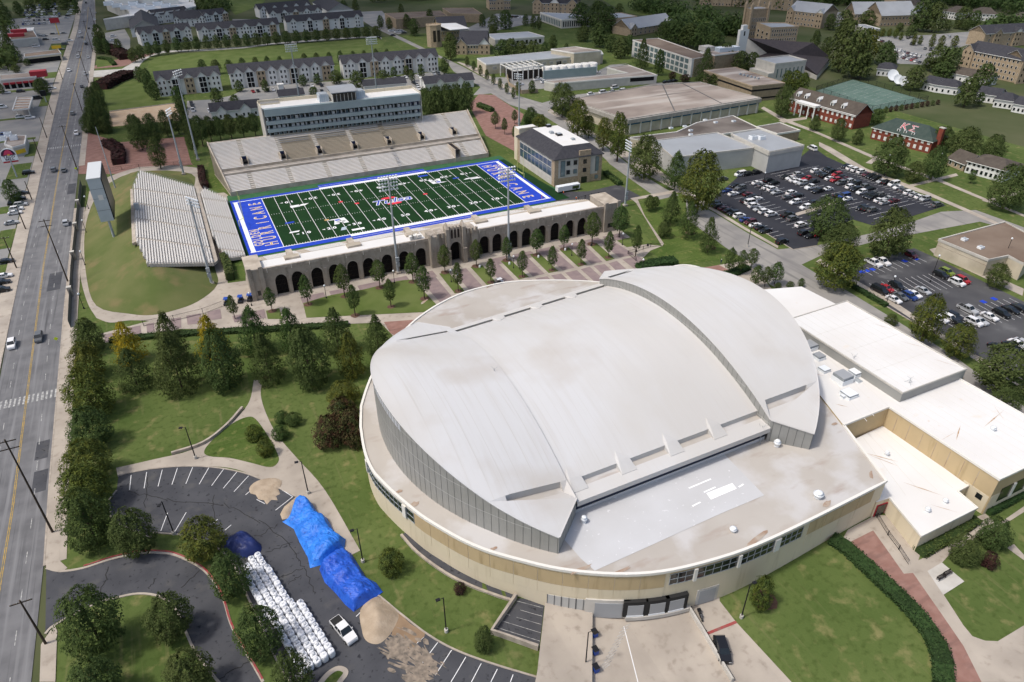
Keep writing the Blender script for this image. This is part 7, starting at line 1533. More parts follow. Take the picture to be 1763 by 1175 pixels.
grove('along the side of the sports hall street', [(969, 146, 193, 54, 'dark'), (996, 174, 228, 44, 'olive'), (1014, 200, 232, 26, 'olive'), (1040, 205, 250, 34, 'olive'), (1066, 198, 264, 38, 'olive'), (914, 186, 215, 30, 'dark'), (930, 198, 222, 30, 'olive'), (906, 200, 222, 16, 'young')], .15)
grove('on the brick plaza behind the glazed building', [(853, 193, 222, 19, 'young'), (886, 190, 214, 13, 'young'), (868.7, 204, 232, 13, 'young'), (886, 217, 244, 12, 'young')], .3)
grove('behind the left part of the far grandstand', [(331, 205, 236, 34, 'dark'), (350, 200, 252, 30, 'dark'), (365, 201, 245, 26, 'dark'), (381, 201, 243, 26, 'dark'), (400, 198, 241, 26, 'dark'), (421, 199, 239, 26, 'dark'), (441, 196, 236, 26, 'dark'), (337, 224, 268, 26, 'dark')], .2)
grove('behind the right part of the far grandstand', [(733, 152, 192, 34, 'dark'), (750, 150, 196, 34, 'dark'), (768, 148, 194, 34, 'dark'), (786, 147, 192, 30, 'dark'), (795, 165, 196, 34, 'dark'), (803, 144, 188, 30, 'dark'), (742, 170, 200, 26, 'dark')], .12)
grove('between the sand court and the far grandstand', [(229, 198, 226, 34, 'dark'), (257, 196, 224, 28, 'dark'), (237, 206, 252, 38, 'dark'), (264, 208, 246, 30, 'dark'), (269, 238, 284, 32, 'dark'), (283, 192, 230, 26, 'dark'), (303, 194, 226, 22, 'dark')], .12)
grove('in the dark belt beyond the brick forecourt', [(158, 152, 196, 30, 'dark'), (162, 168, 212, 34, 'dark'), (160, 185, 226, 36, 'dark'), (170, 162, 200, 30, 'dark'), (176, 180, 222, 30, 'dark'), (166, 142, 178, 26, 'dark'), (150, 198, 226, 30, 'dark'), (180, 200, 228, 26, 'dark'), (168, 44, 70, 22, 'far'), (171, 56, 84, 22, 'far'), (168, 66, 90, 22, 'far'), (183, 68, 92, 16, 'far')], .06)
oval_n = [(203, 68, 88, 16, 'far'), (229, 84, 104, 22, 'far'), (241, 80, 100, 20, 'far'), (256, 74, 94, 16, 'far'), (270, 72, 92, 16, 'far'), (286, 70, 90, 16, 'far')] + [(304 + i * 17.2, 66 - i * 1.0, 86 - i * 1.25, 18, 'far') for i in range(21)]
grove('in the curving row beyond the oval lawn', oval_n, .12)
grove('along the near edge of the oval lawn', [(348, 104, 124, 18, 'far'), (371, 104, 124, 20, 'far'), (394, 104, 122, 18, 'far'), (417, 101, 120, 16, 'far'), (440, 100, 118, 14, 'far'), (460, 98, 116, 13, 'far'), (482, 98, 114, 13, 'far'), (524, 93, 110, 14, 'far'), (545, 92, 108, 13, 'far'), (567, 91, 108, 13, 'far'), (586, 89, 107, 13, 'far'), (608, 89, 104, 11, 'far'), (627, 88, 102, 11, 'far'), (647, 85, 98, 11, 'far'), (666, 85, 97, 11, 'far')], .12)
grove('round the apartment car park', [(239, 116, 138, 20, 'far'), (252, 120, 148, 22, 'far'), (265, 140, 168, 24, 'far'), (254, 130, 160, 20, 'far'), (306, 150, 184, 24, 'far_mid'), (312, 172, 206, 24, 'far'), (372, 152, 178, 24, 'far_mid'), (404, 164, 186, 22, 'far_mid'), (411, 140, 156, 18, 'far'), (456, 138, 156, 16, 'far'), (521, 130, 146, 18, 'far'), (546, 128, 144, 16, 'far'), (578, 122, 142, 26, 'far'), (615, 124, 152, 34, 'far'), (660, 122, 148, 30, 'far'), (678, 116, 132, 14, 'far'), (700, 114, 130, 14, 'far'), (725, 112, 130, 14, 'far'), (709, 122, 138, 13, 'far'), (765, 100, 124, 20, 'far'), (540, 150, 166, 20, 'far_mid'), (320, 200, 226, 22, 'far')], .1)
grove('in the street row beside the maintenance court', [(804 + i * 11.4, 98 + i * 7.6, 112 + i * 7.9, 10, 'far') for i in range(8)] + [(916, 140, 158, 16, 'far'), (892, 142, 158, 12, 'far')], .12)
mid = [(865, 70, 96, 34, 'far'), (880, 68, 96, 30, 'far'), (898, 72, 92, 26, 'far'), (918, 72, 92, 28, 'far'), (938, 74, 92, 20, 'far'), (952, 62, 84, 18, 'far'), (975, 76, 90, 12, 'far'), (1005, 46, 68, 28, 'far'), (1033, 42, 76, 36, 'far'), (1052, 62, 86, 24, 'far'), (1070, 66, 96, 34, 'far'), (1084, 62, 88, 22, 'far'), (1107, 69, 112, 26, 'cone'), (1136, 88, 124, 22, 'far_mid'), (1143, 40, 70, 34, 'far'), (1165, 38, 72, 36, 'far'), (1188, 42, 76, 40, 'far'), (1208, 44, 80, 40, 'far'), (1232, 54, 88, 36, 'far'), (1216, 86, 134, 32, 'cone'), (1262, 30, 52, 30, 'far'), (1250, 76, 108, 34, 'far'), (1276, 90, 118, 36, 'far'), (1296, 92, 118, 32, 'far'), (1210, 126, 150, 34, 'far'), (1232, 128, 150, 32, 'far'), (1158, 124, 136, 16, 'burgundy'), (1180, 128, 140, 22, 'burgundy'), (1370, 122, 150, 28, 'far_olive'), (1384, 126, 154, 24, 'far_olive'), (1356, 122, 146, 20, 'far_olive'), (870, 20, 46, 30, 'far'), (905, 26, 42, 14, 'far'), (918, 28, 46, 14, 'far'), (928, 30, 48, 12, 'far'), (850, 28, 54, 24, 'far'), (830, 26, 44, 16, 'far'), (1000, 8, 40, 44, 'far'), (1030, 6, 46, 46, 'far'), (1066, 8, 30, 20, 'far'), (1048, 14, 50, 32, 'far'), (848, 46, 62, 18, 'far'), (712, 34, 58, 24, 'far'), (775, 60, 98, 28, 'far'), (700, 26, 46, 16, 'far'), (655, 28, 46, 14, 'far'), (670, 32, 50, 14, 'far'), (592, 2, 20, 16, 'far'), (612, 0, 22, 14, 'far'), (690, 8, 24, 12, 'far'), (740, 18, 40, 16, 'far')]
grove('among the campus halls in the upper middle', mid, .1)
ur = [(1404, 55, 90, 20, 'far'), (1424, 66, 94, 22, 'far'), (1455, 40, 110, 52, 'far'), (1478, 56, 122, 54, 'far'), (1496, 52, 100, 44, 'far_olive'), (1486, 92, 130, 44, 'far'), (1526, 74, 108, 34, 'far'), (1541, 92, 108, 14, 'far'), (1455, 20, 52, 36, 'far'), (1494, 20, 46, 36, 'far'), (1430, 26, 48, 22, 'far'), (1550, 40, 52, 16, 'far'), (1520, 50, 62, 9, 'far_olive'), (1532, 50, 62, 9, 'far_olive'), (1543, 50, 64, 11, 'far_olive'), (1552, 56, 68, 9, 'far_olive'), (1575, 60, 76, 10, 'far_olive'), (1585, 62, 76, 10, 'far_olive'), (1606, 60, 80, 12, 'far_olive'), (1622, 62, 80, 13, 'far_olive'), (1645, 62, 78, 15, 'far_olive'), (1617, 80, 118, 44, 'far'), (1634, 84, 128, 46, 'far'), (1625, 108, 134, 40, 'far'), (1596, 100, 118, 18, 'far'), (1577, 116, 150, 42, 'far'), (1668, 136, 178, 42, 'far'), (1695, 112, 156, 42, 'far'), (1688, 160, 180, 18, 'far'), (1588, 4, 46, 44, 'far'), (1612, 8, 48, 40, 'far'), (1660, 14, 40, 34, 'far'), (1680, 20, 46, 22, 'far'), (1702, 36, 54, 22, 'far'), (1725, 30, 52, 20, 'far'), (1745, 34, 52, 18, 'far'), (1632, 36, 50, 16, 'far'), (1650, 36, 48, 18, 'far'), (1664, 36, 50, 18, 'far'), (1685, 40, 54, 14, 'far'), (1570, 44, 62, 22, 'far')]
grove('round the far car park at the upper right', ur, .1)
grove('among the shops across the road', [(72, 136, 160, 30, 'dark'), (66, 138, 158, 22, 'dark'), (18, 310, 348, 32, 'mid'), (10, 44, 66, 14, 'far'), (24, 80, 104, 24, 'far'), (12, 60, 92, 22, 'far'), (27, 112, 124, 18, 'far'), (46, 102, 112, 13, 'far'), (2, 145, 160, 12, 'far'), (8, 12, 30, 20, 'far'), (50, 0, 14, 24, 'far'), (80, 0, 14, 26, 'far'), (110, 0, 14, 24, 'far'), (130, 2, 22, 14, 'far'), (30, 4, 24, 18, 'far')], .1)
grove('by the right annex walk', [(1664, 916, 970, 60, 'dark'), (1716, 888, 944, 62, 'dark')], .06)
grove('beside the arena wall at the dock', [(1317, 976, 1034, 48, 'olive')], .08)
grove('between the curved walk and the arena', [(590, 652, 700, 62, 'olive'), (590, 682, 752, 66, 'red'), (564, 712, 770, 62, 'red'), (610, 700, 768, 56, 'red')], .04)
grove('on the grass around the curved walk', [(485, 706, 730, 30, 'mid'), (505, 708, 734, 34, 'mid'), (482, 730, 758, 34, 'mid'), (436, 730, 760, 36, 'olive'), (456, 752, 786, 34, 'olive')], .02, 'shrub')
grove('on the lawn strip before the arena wall', [(673, 940, 990, 50, 'olive'), (792, 1000, 1024, 26, 'burgundy'), (833, 1078, 1122, 40, 'dark')], .04, 'bush')
grove('along the far side of the tennis courts', [(1525 + i * 9, 184 - i * 1.2, 194 - i * 1.4, 9, 'burgundy' if i % 3 else 'far') for i in range(11)], .02, 'bush')
grove('under the two annex trees', [(1706, 948, 980, 34, 'burgundy')], .02, 'bush')
grove('at the edge of the plaza by the street', [(1380, 479, 494, 14, 'mid'), (1361, 484, 497, 16, 'mid'), (1340, 486, 498, 14, 'mid'), (1535, 540, 560, 26, 'dark')], .02, 'bush')
# far woods at the top of the view
def wood(label_, quads, n, name='woodland'):
    b = MB(); r = random.Random(5)
    for q in quads:
        A, B, D, E = [G(*p) for p in q]
        for i in range(n):
            s, t = r.random(), r.random(); p = A.lerp(B, s).lerp(D.lerp(E, s), t); R0 = r.uniform(5, 9); hh = r.uniform(8, 15)
            m = r.choice(['leaf_dark', 'leaf_dark', 'leaf_dark', 'leaf_mid'])
            blob_leaves(b, p.x, p.y, hh * .55, R0, R0, hh * .5, 70, 1.5, m, r)
    o = b.build(name); o['kind'] = 'stuff'; return o
wood('', [[(900, -6), (1763, -6), (1000, 4), (1763, 12)], [(1540, 8), (1763, 18), (1560, -4), (1763, -4)], [(1085, 20), (1215, 45), (1100, 12), (1240, 34)], [(330, -2), (380, 26), (345, -6), (395, 18)], [(1620, 8), (1763, 30), (1640, 0), (1763, 10)], [(1690, 66), (1763, 62), (1700, 56), (1763, 52)], [(1400, 8), (1500, 14), (1410, 0), (1500, 4)], [(1236, 60), (1290, 66), (1240, 50), (1290, 56)], [(1150, 60), (1225, 84), (1160, 48), (1235, 66)]], 45)
wood('', [[(0, 0), (140, -2), (0, -8), (140, -8)], [(0, 20), (20, 60), (-20, 20), (-5, 60)], [(0, 90), (26, 120), (-20, 90), (-5, 130)], [(60, 8), (128, 4), (60, 0), (128, 0)], [(330, 20), (372, 42), (345, 10), (390, 30)], [(640, 6), (700, 2), (640, -6), (900, -6)], [(1220, 10), (1420, 22), (1230, 2), (1440, 12)]], 26)
# hedges
hedge('hedge', W2([Z8(345, 385), Z8(420, 430), Z8(560, 560), Z8(700, 690), Z8(800, 790), Z8(880, 890), Z8(940, 1000), Z8(962, 1090), Z8(968, 1200)]), 3.0, 1.1, 'leaf_hedge', 'long thick clipped hedge curving round the bottom right lawn', s=.2, dens=12)
hedge('hedge', W2([Z8(830, 465), Z8(1000, 365), Z8(1140, 275)]), 2.6, 1.1, 'leaf_mid', 'low bright hedge along the outer wall of the low annex wing', s=.2, dens=12)
hedge('hedge', W2([Z8(1200, 235), Z8(1320, 170), Z8(1440, 105)]), 2.4, 1.1, 'leaf_hedge', 'low hedge under the windows of the front right annex wall', s=.2, dens=12)
hedge('hedge', W2([(1240, 479), (1262, 473), (1285, 462)]), 3.4, 1.2, 'leaf_hedge', 'dark hedge bed between the small trees behind the arena', s=.3)
hedge('hedge', W2([(1100, 465), (1130, 456), (1163, 452)]), 4.5, 1.6, 'leaf_hedge', 'bushy hedge on the lawn corner by the brick walks', s=.35)
hedge('hedge', W2([(190, 588), (250, 582), (330, 576), (420, 571), (520, 566), (600, 560)]), 2.2, 1.0, 'leaf_hedge', 'low dark hedge along the plaza behind the lawn trees', s=.3)
hedge('hedge', W2([Z0(770, 160), Z0(930, 165), Z0(1000, 190)]), 5, 4, 'leaf_dark', 'tall dark hedge above the small apartment car park', s=.8, dens=3)
hedge('shrub_bank', W2([Z0(745, 355), Z0(830, 380), Z0(920, 430)]), 9, 4, 'leaf_burgundy', 'burgundy shrub bank beyond the brick gateway', 'shrubs', s=.8, dens=3)
hedge('shrub_bank', W2([Z0(730, 650), Z0(820, 600), Z0(930, 555)]), 9, 4, 'leaf_burgundy', 'burgundy shrub bank on the near side of the brick gateway', 'shrubs', s=.8, dens=3)
hedge('hedge', W2([Z0(715, 425), Z0(790, 435), Z0(830, 475)]), 3, 1.5, 'leaf_mid', 'curved clipped hedge beyond the brick gateway', s=.4)
hedge('shrub_bank', W2([(186, 250), (205, 262), (206, 284)]), 5, 3, 'leaf_burgundy', 'burgundy shrubs at the brick forecourt by the road', 'shrubs', s=.6, dens=4)
hedge('hedge', W2([ZC(100, 770), ZC(200, 810)]), 3, 2, 'leaf_dark', 'short dark hedge on the brick plaza behind the grandstand', s=.5)
hedge('hedge', W2([(880 + 850 * .0, 0)]) if 0 else W2([ZL(880, 705), ZL(1070, 815)]), 1.6, 1.2, 'leaf_hedge', 'narrow clipped hedge between the visitor car park and its walk', s=.3)
hedge('hedge', W2([(1042, 300), (1068, 320)]), 2.6, 1.6, 'leaf_mid', 'bright hedge at the right corner of the glazed stone building', s=.3)

# ============================================================ cars
PROF = dict(sedan=dict(L=4.7, W=1.82, H=1.42, hood=.95, deck=1.0, ws=(1.25, 2.05), rw=(3.3, 4.05)), suv=dict(L=4.8, W=1.9, H=1.75, hood=1.1, deck=1.15, ws=(1.15, 1.85), rw=(4.1, 4.6)), van=dict(L=5.3, W=2.0, H=2.05, hood=1.15, deck=1.2, ws=(.8, 1.6), rw=(4.9, 5.15)), pickup=dict(L=5.8, W=2.0, H=1.85, hood=1.12, deck=1.05, ws=(1.5, 2.25), rw=(3.7, 3.95)))
def car_meshes(kind, col):
    p = PROF[kind]; L, W, H = p['L'], p['W'] / 2, p['H']; m = 'car_' + col; b = MB(); g = MB()
    gl = .3; w0, w1 = p['ws']; r0, r1 = p['rw']; X = lambda s: L / 2 - s
    body = [(0, .35), (0, .72), (.12, p['hood'] - .12), (w0, p['hood'])] + ([(r1, p['hood']), (r1, p['deck']), (L - .08, p['deck']), (L, .75), (L, .35)] if kind == 'pickup' else [(r1, p['deck']), (L - .12, p['deck'] - .06), (L, .72), (L, .35)])
    n = len(body)
    ins = [W - .08 if i in (0, n - 1) else W for i in range(n)]
    l = [(X(s), W - (.1 if s < .2 or s > L - .2 else 0), z if z > .4 else gl) for s, z in body]; r = [(x, -y, z) for x, y, z in l]
    b.mesh(l + r, [(i, i + 1, n + i + 1, n + i)[::-1] for i in range(n - 1)], m); b.mesh(l, [tuple(range(n))], m); b.mesh(r, [tuple(reversed(range(n)))], m)
    # cabin
    ti = .2; cab = [(w0, p['hood']), (w1, H), (r0, H), (r1, p['deck'] if kind != 'pickup' else p['hood'])]
    lo_ = [(X(w0), W - .04, cab[0][1]), (X(w0), -W + .04, cab[0][1]), (X(r1), -W + .04, cab[3][1]), (X(r1), W - .04, cab[3][1])]; hi = [(X(w1), W - ti, H), (X(w1), -W + ti, H), (X(r0), -W + ti, H), (X(r0), W - ti, H)]
    g.mesh(lo_ + hi, [(1, 0, 4, 5), (2, 1, 5, 6), (3, 2, 6, 7), (0, 3, 7, 4)], 'dark_glass')
    b.mesh([(x, y, z + .015) for x, y, z in hi], [(0, 3, 2, 1)], m); b.mesh([(x, y, z + .015) for x, y, z in hi] + [(x, y, z - .05) for x, y, z in hi], [(0, 1, 5, 4), (1, 2, 6, 5), (2, 3, 7, 6), (3, 0, 4, 7)], m)
    for y0, y1, k in ((lo_[0], hi[0], 1), (lo_[1], hi[1], -1), (lo_[3], hi[3], 1), (lo_[2], hi[2], -1)): b.tube(Vector(y0) + Vector((0, .01 * k, 0)), Vector(y1) + Vector((0, .01 * k, 0)), .05, .04, m, 4, False)
    mx = (w1 + r0) / 2; b.tube((X(mx), W - .03, p['hood']), (X(mx), W - ti, H), .05, .04, m, 4, False); b.tube((X(mx), -W + .03, p['hood']), (X(mx), -W + ti, H), .05, .04, m, 4, False)
    if kind == 'pickup': b.bx(X(L - .15), X(r1 + .1), -W + .15, W - .15, p['deck'] - .5 + .52, p['deck'] + .025, 'rubber')
    for s in (-1, 1): b.bx(X(w0 + .5), X(w0 + .3), s * (W + .0) - (.0 if s > 0 else .16), s * W + (.16 if s > 0 else 0), p['hood'] + .02, p['hood'] + .16, m)
    wh = MB(); wh.tube((0, -.11, 0), (0, .11, 0), .34, .34, 'rubber', 12); wh.tube((0, -.12, 0), (0, .12, 0), .2, .2, 'rim', 8)
    lt = MB(); lt.box((0, 0, 0), (.08, .4, .16), 'headlamp'); tl = MB(); tl.box((0, 0, 0), (.07, .3, .18), 'tail_lamp')
    return b.data('body'), g.data('windows'), wh.data('wheel'), lt.data('headlight'), tl.data('tail_light'), (L, W)
CM = {}
COL = dict(W='white', K='black', S='silver', G='gray', R='red', M='maroon', B='blue', N='green', T='tan')
def car(x, y, ang, col, kind, label, group, far=False, nm='car'):
    key = (kind, col)
    if key not in CM: CM[key] = car_meshes(kind, COL[col])
    bd, gl, wh, hl, tl, (L, W) = CM[key]
    t = thing({'car': 'parked_car', 'moving': 'car'}.get(nm, nm) if kind not in ('pickup', 'van') else kind.replace('pickup', 'pickup_truck'), label, kind.replace('pickup', 'pickup truck') if kind in ('pickup', 'van') else 'car', (x, y, .06), group, ang)
    def ch(name, me, loc=(0, 0, 0)): o = bpy.data.objects.new(name, me); C.objects.link(o); o.parent = t; o.location = loc; return o
    ch('body', bd); ch('windows', gl)
    if not far:
        for sx in (-1, 1):
            for sy in (-1, 1): ch('wheel', wh, (sx * (L / 2 - .9), sy * (W - .06), .34))
        for sy in (-1, 1): ch('headlight', hl, (L / 2 - .03, sy * (W - .35), .66)); ch('tail_light', tl, (-L / 2 + .02, sy * (W - .3), .78))
    return t
def carlist(phrase, group, Zf, items, axis, far=False, nm='parked'):
    its = []
    for it in items:
        x, y, c = it[:3]; k = it[3] if len(it) > 3 else None; p = G(*Zf(x, y), .7)
        its.append((Zf(x, y)[0], p, c, k))
    its.sort(key=lambda q: q[0]); cnt = {}; tot = {}
    KW = {}
    for px, p, c, k in its: kk = k or rnd.choice(['sedan', 'suv', 'sedan']); KW[id(p)] = kk; tot[(c, kk)] = tot.get((c, kk), 0) + 1
    for px, p, c, k in its:
        kk = KW[id(p)]; i = cnt.get((c, kk), 0); cnt[(c, kk)] = i + 1; a = axis if isinstance(axis, float) else rnd.choice(axis)
        word = kk if kk != 'suv' else 'boxy car'
        if tot[(c, kk)] > 1: lab = '%s %s, %s such from left %s' % (COL[c], word, ordw(i), phrase)
        else: lab = '%s %s, only such one %s' % (COL[c], word, phrase)
        car(p.x, p.y, a + rnd.uniform(-.04, .04), c, kk, lab, group, far)
lot1 = [(870, 105, 'K'), (892, 116, 'W'), (916, 124, 'W'), (945, 134, 'W', 'suv'), (972, 147, 'M'), (993, 158, 'K'), (1018, 168, 'K', 'suv'), (1046, 182, 'S'), (1072, 188, 'K', 'suv'), (1108, 197, 'W', 'van'), (1130, 212, 'W'), (1157, 226, 'G'), (1183, 239, 'W'), (1210, 249, 'S'), (1238, 260, 'W'), (1266, 271, 'S', 'suv'), (1326, 300, 'G'),
 (775, 121, 'K'), (793, 130, 'K'), (822, 148, 'R'), (848, 158, 'K'), (866, 170, 'M'), (890, 182, 'S'), (918, 194, 'K'), (966, 208, 'G'), (988, 219, 'K'), (1014, 240, 'G'), (1042, 252, 'G'), (1078, 268, 'S'), (1110, 280, 'M'),
 (715, 131, 'W', 'suv'), (741, 145, 'K'), (760, 156, 'K'), (786, 168, 'W'), (815, 176, 'R'), (843, 190, 'G'), (890, 210, 'W'), (918, 223, 'K'), (946, 237, 'W'), (980, 256, 'K'), (1000, 264, 'K'), (1034, 277, 'W'), (1060, 289, 'S'),
 (626, 148, 'S'), (650, 160, 'K'), (676, 170, 'R', 'pickup'), (702, 185, 'K', 'pickup'), (563, 160, 'K'), (590, 166, 'W'), (607, 176, 'W'), (628, 182, 'W'), (650, 191, 'S', 'suv'), (692, 212, 'W', 'pickup'), (728, 231, 'K', 'pickup'), (776, 221, 'W'),
 (872, 272, 'W'), (830, 252, 'K'), (858, 258, 'B', 'van'), (948, 316, 'K'), (974, 322, 'K', 'suv'), (1000, 326, 'G', 'suv'),
 (478, 178, 'K'), (505, 189, 'K'), (420, 190, 'W'), (448, 203, 'G'), (470, 213, 'W'), (496, 222, 'W'), (518, 238, 'S'), (592, 241, 'W'), (626, 252, 'K'), (572, 262, 'G'), (612, 287, 'W'), (664, 312, 'W', 'suv'), (706, 291, 'K'),
 (312, 202, 'K'), (338, 214, 'G'), (266, 229, 'B'), (300, 245, 'W'), (348, 237, 'K'), (374, 247, 'M'), (398, 258, 'K'), (420, 270, 'W'), (364, 281, 'K'), (388, 288, 'W', 'van'), (402, 305, 'W', 'suv'), (430, 322, 'S'), (456, 335, 'W'), (490, 348, 'W', 'suv'), (574, 351, 'K', 'pickup'), (598, 370, 'G'), (640, 402, 'W'), (655, 442, 'K', 'suv'), (690, 456, 'K'), (724, 449, 'R', 'suv'),
 (208, 297, 'K'), (228, 308, 'K'), (252, 318, 'M'), (276, 330, 'K'), (302, 343, 'K'), (330, 356, 'W', 'suv'), (360, 375, 'B'), (386, 388, 'M'), (410, 402, 'W'), (436, 415, 'K'), (462, 431, 'K'), (545, 485, 'K', 'suv'),
 (336, 147, 'W', 'van'), (368, 146, 'K', 'suv'), (412, 138, 'K', 'pickup'), (247, 170, 'G')]
carlist('in the big asphalt car park', 'cars in the big asphalt car park', ZL, lot1, (0.0, math.pi))
lot2 = [(1005, 592, 'W', 'pickup'), (1048, 586, 'W', 'pickup'), (1190, 551, 'M', 'suv'), (1374, 639, 'N', 'suv'), (1345, 653, 'K', 'suv'), (1452, 679, 'R', 'suv'), (1426, 691, 'W', 'suv'), (1036, 731, 'K', 'van'), (1070, 720, 'R'), (1122, 708, 'K', 'suv'), (1255, 732, 'S'), (1108, 776, 'W'), (1142, 761, 'G'), (1186, 760, 'B', 'suv'), (1210, 750, 'W'), (1480, 826, 'S', 'pickup'), (1590, 862, 'W', 'sedan'), (1650, 847, 'K', 'suv'), (1696, 828, 'K'), (1742, 818, 'K'), (1510, 890, 'W', 'suv'), (1540, 884, 'S'), (1410, 862, 'K', 'suv'), (1386, 872, 'W', 'suv'), (1425, 892, 'K'), (1340, 872, 'W'), (1730, 1000, 'W'), (1700, 1012, 'K'), (1757, 994, 'S'), (1628, 1020, 'K')]
carlist('in the visitor car park', 'cars in the visitor car park', ZL, lot2, (R(-90), R(-90)))
carlist('in the roadside lots at the left edge', 'cars in the roadside lots', Z1, [(196, 190, 'K', 'suv'), (152, 330, 'K'), (132, 370, 'K'), (100, 402, 'K', 'suv'), (142, 411, 'S', 'suv'), (112, 440, 'W'), (102, 466, 'W'), (78, 535, 'S'), (40, 800, 'K'), (26, 902, 'W'), (12, 945, 'K'), (8, 1000, 'K')], 0.0)
carlist('driving on the main road', 'cars on the main road', lambda x, y: (x, y), [(92.3, 292.5, 'G', 'suv'), (109.8, 293, 'G'), (113.5, 383.7, 'S', 'suv'), (20.3, 592.5, 'W', 'suv'), (66.8, 581, 'G', 'suv'), (140.7, 149, 'K'), (125, 195.7, 'G', 'suv'), (131.8, 229.5, 'W', 'suv'), (118.7, 121.6, 'W'), (134, 98, 'W', 'pickup'), (152, 98.5, 'S'), (147, 127.5, 'S'), (137.6, 56, 'W'), (135, 63.5, 'S'), (141.3, 64.4, 'G'), (148.5, 75.5, 'K'), (145.5, 72, 'S'), (163, 34, 'W', 'suv'), (146, 18, 'W'), (153, 49, 'K'), (161, 50, 'G'), (164, 22, 'S'), (148, 5, 'K')], (R(90), R(-90)), True)
far1 = []
r_ = random.Random(3)
for j, yy in enumerate((42, 36, 31, 26.5, 22, 18, 14, 10.5)):
    for i in range(15):
        if r_.random() < .82: far1.append((40 + j * .8 + i * (4.6 - j * .12), yy - i * .22, r_.choice('WWSGKKWSB')))
carlist('in the crowded dealer lot across the road', 'cars in the crowded dealer lot', lambda x, y: (x, y), far1, (R(90), R(-90)), True)
carlist('before the shops across the road', 'cars before the shops', Z0, [(330, 285, 'K'), (405, 290, 'W', 'van'), (300, 262, 'S'), (322, 258, 'G'), (382, 245, 'K'), (420, 243, 'S'), (460, 240, 'G'), (110, 415, 'W', 'van'), (420, 425, 'S', 'pickup'), (290, 438, 'K'), (250, 440, 'W'), (330, 430, 'S'), (110, 485, 'G', 'suv'), (150, 660, 'K'), (45, 668, 'W'), (375, 640, 'W', 'suv'), (148, 845, 'W', 'suv'), (217, 850, 'W', 'suv'), (10, 775, 'W', 'van'), (270, 710, 'K', 'van'), (260, 335, 'W', 'van'), (500, 295, 'W', 'pickup'), (440, 355, 'G'), (470, 320, 'G', 'van'), (40, 972, 'B', 'suv'), (515, 45, 'S'), (520, 70, 'W'), (505, 85, 'S'), (500, 100, 'W'), (490, 115, 'K'), (480, 130, 'S')], 0.0, True)
carlist('in the apartment car park', 'cars in the apartment car park', ZB, [(148, 660, 'R'), (184, 656, 'K'), (256, 652, 'K'), (294, 648, 'W'), (364, 641, 'M', 'suv'), (574, 620, 'W'), (640, 616, 'K'), (474, 636, 'S'), (646, 658, 'K'), (1172, 564, 'S'), (1203, 559, 'K'), (1250, 557, 'W'), (1342, 546, 'W'), (1456, 534, 'S', 'suv'), (1484, 530, 'G', 'suv'), (1568, 548, 'W'), (1308, 598, 'K'), (1330, 612, 'K'), (1340, 628, 'S'), (1346, 642, 'W', 'suv'), (-296 + 0, 748, 'K', 'suv'), (-290, 765, 'K'), (-285, 795, 'W', 'pickup'), (-165, 802, 'W'), (-262, 872, 'W')], (R(90), R(-90)), True)
carlist('near the halls at the top of the street', 'cars at the top of the street', ZB, [(1145, 224, 'W', 'suv'), (1195, 230, 'W', 'pickup'), (1240, 238, 'G'), (1160, 255, 'K'), (1215, 222, 'S'), (-860 + 0, 262, 'W'), (-862, 290, 'W')], 0.2, True)
carlist('round the maintenance court', 'cars round the maintenance court', ZC, [(795, 542, 'W', 'suv'), (853, 540, 'W'), (960, 524, 'W'), (530, 572, 'W', 'pickup'), (575, 592, 'W', 'suv'), (395, 610, 'W', 'pickup'), (1085, 632, 'W', 'van'), (1000, 668, 'W', 'van'), (1070, 664, 'S'), (1145, 656, 'W', 'van'), (1452, 592, 'K'), (1488, 587, 'K'), (1516, 584, 'K'), (650, 780, 'K'), (742, 792, 'K', 'suv'), (912, 681, 'W'), (260, 125, 'W'), (290, 128, 'S'), (345, 122, 'M'), (375, 122, 'K'), (400, 128, 'W'), (430, 120, 'W'), (100, 245, 'K'), (130, 242, 'K'), (160, 262, 'S'), (245, 350, 'W'), (260, 366, 'G')], 0.1, True)
dormlot = [(1075 + i * 21, 268 + i * 6 + j * 20 - (j * 4), r_.choice('WSKGMRWS')) for j in range(3) for i in range(7) if r_.random() < .9]
carlist('in the far car park by the dormitory', 'cars in the far car park', ZD, dormlot + [(985, 216, 'W'), (1000, 222, 'M'), (1160, 238, 'K', 'van'), (960, 208, 'W'), (1140, 205, 'K'), (1230, 262, 'G'), (1260, 268, 'K'), (700, 82, 'W'), (720, 88, 'S'), (740, 84, 'K'), (760, 92, 'W'), (690, 98, 'G'), (1360, 200, 'S')], (0.3, 0.4), True)
car(*G(*ZD(622, 800), .8)[:2], R(80), 'W', 'van', 'tall white delivery van parked alone behind the gray corner block', 'vans')
p = G(591, 1083.5, .9); car(p.x, p.y, R(-50) if 0 else math.atan2((G(607.4, 1105.4, 1) - G(571, 1061.6, 1)).y, (G(607.4, 1105.4, 1) - G(571, 1061.6, 1)).x), 'W', 'pickup', 'white pickup truck parked beside the sand pile in the curved car park', 'vehicles near the arena')
a, c = G(1237, 1094, 1), G(1251, 1139, 1); d = c - a; p = (a + c) / 2; car(p.x, p.y, math.atan2(d.y, d.x), 'K', 'suv', 'black car parked on the drive beside the loading dock', 'vehicles near the arena')
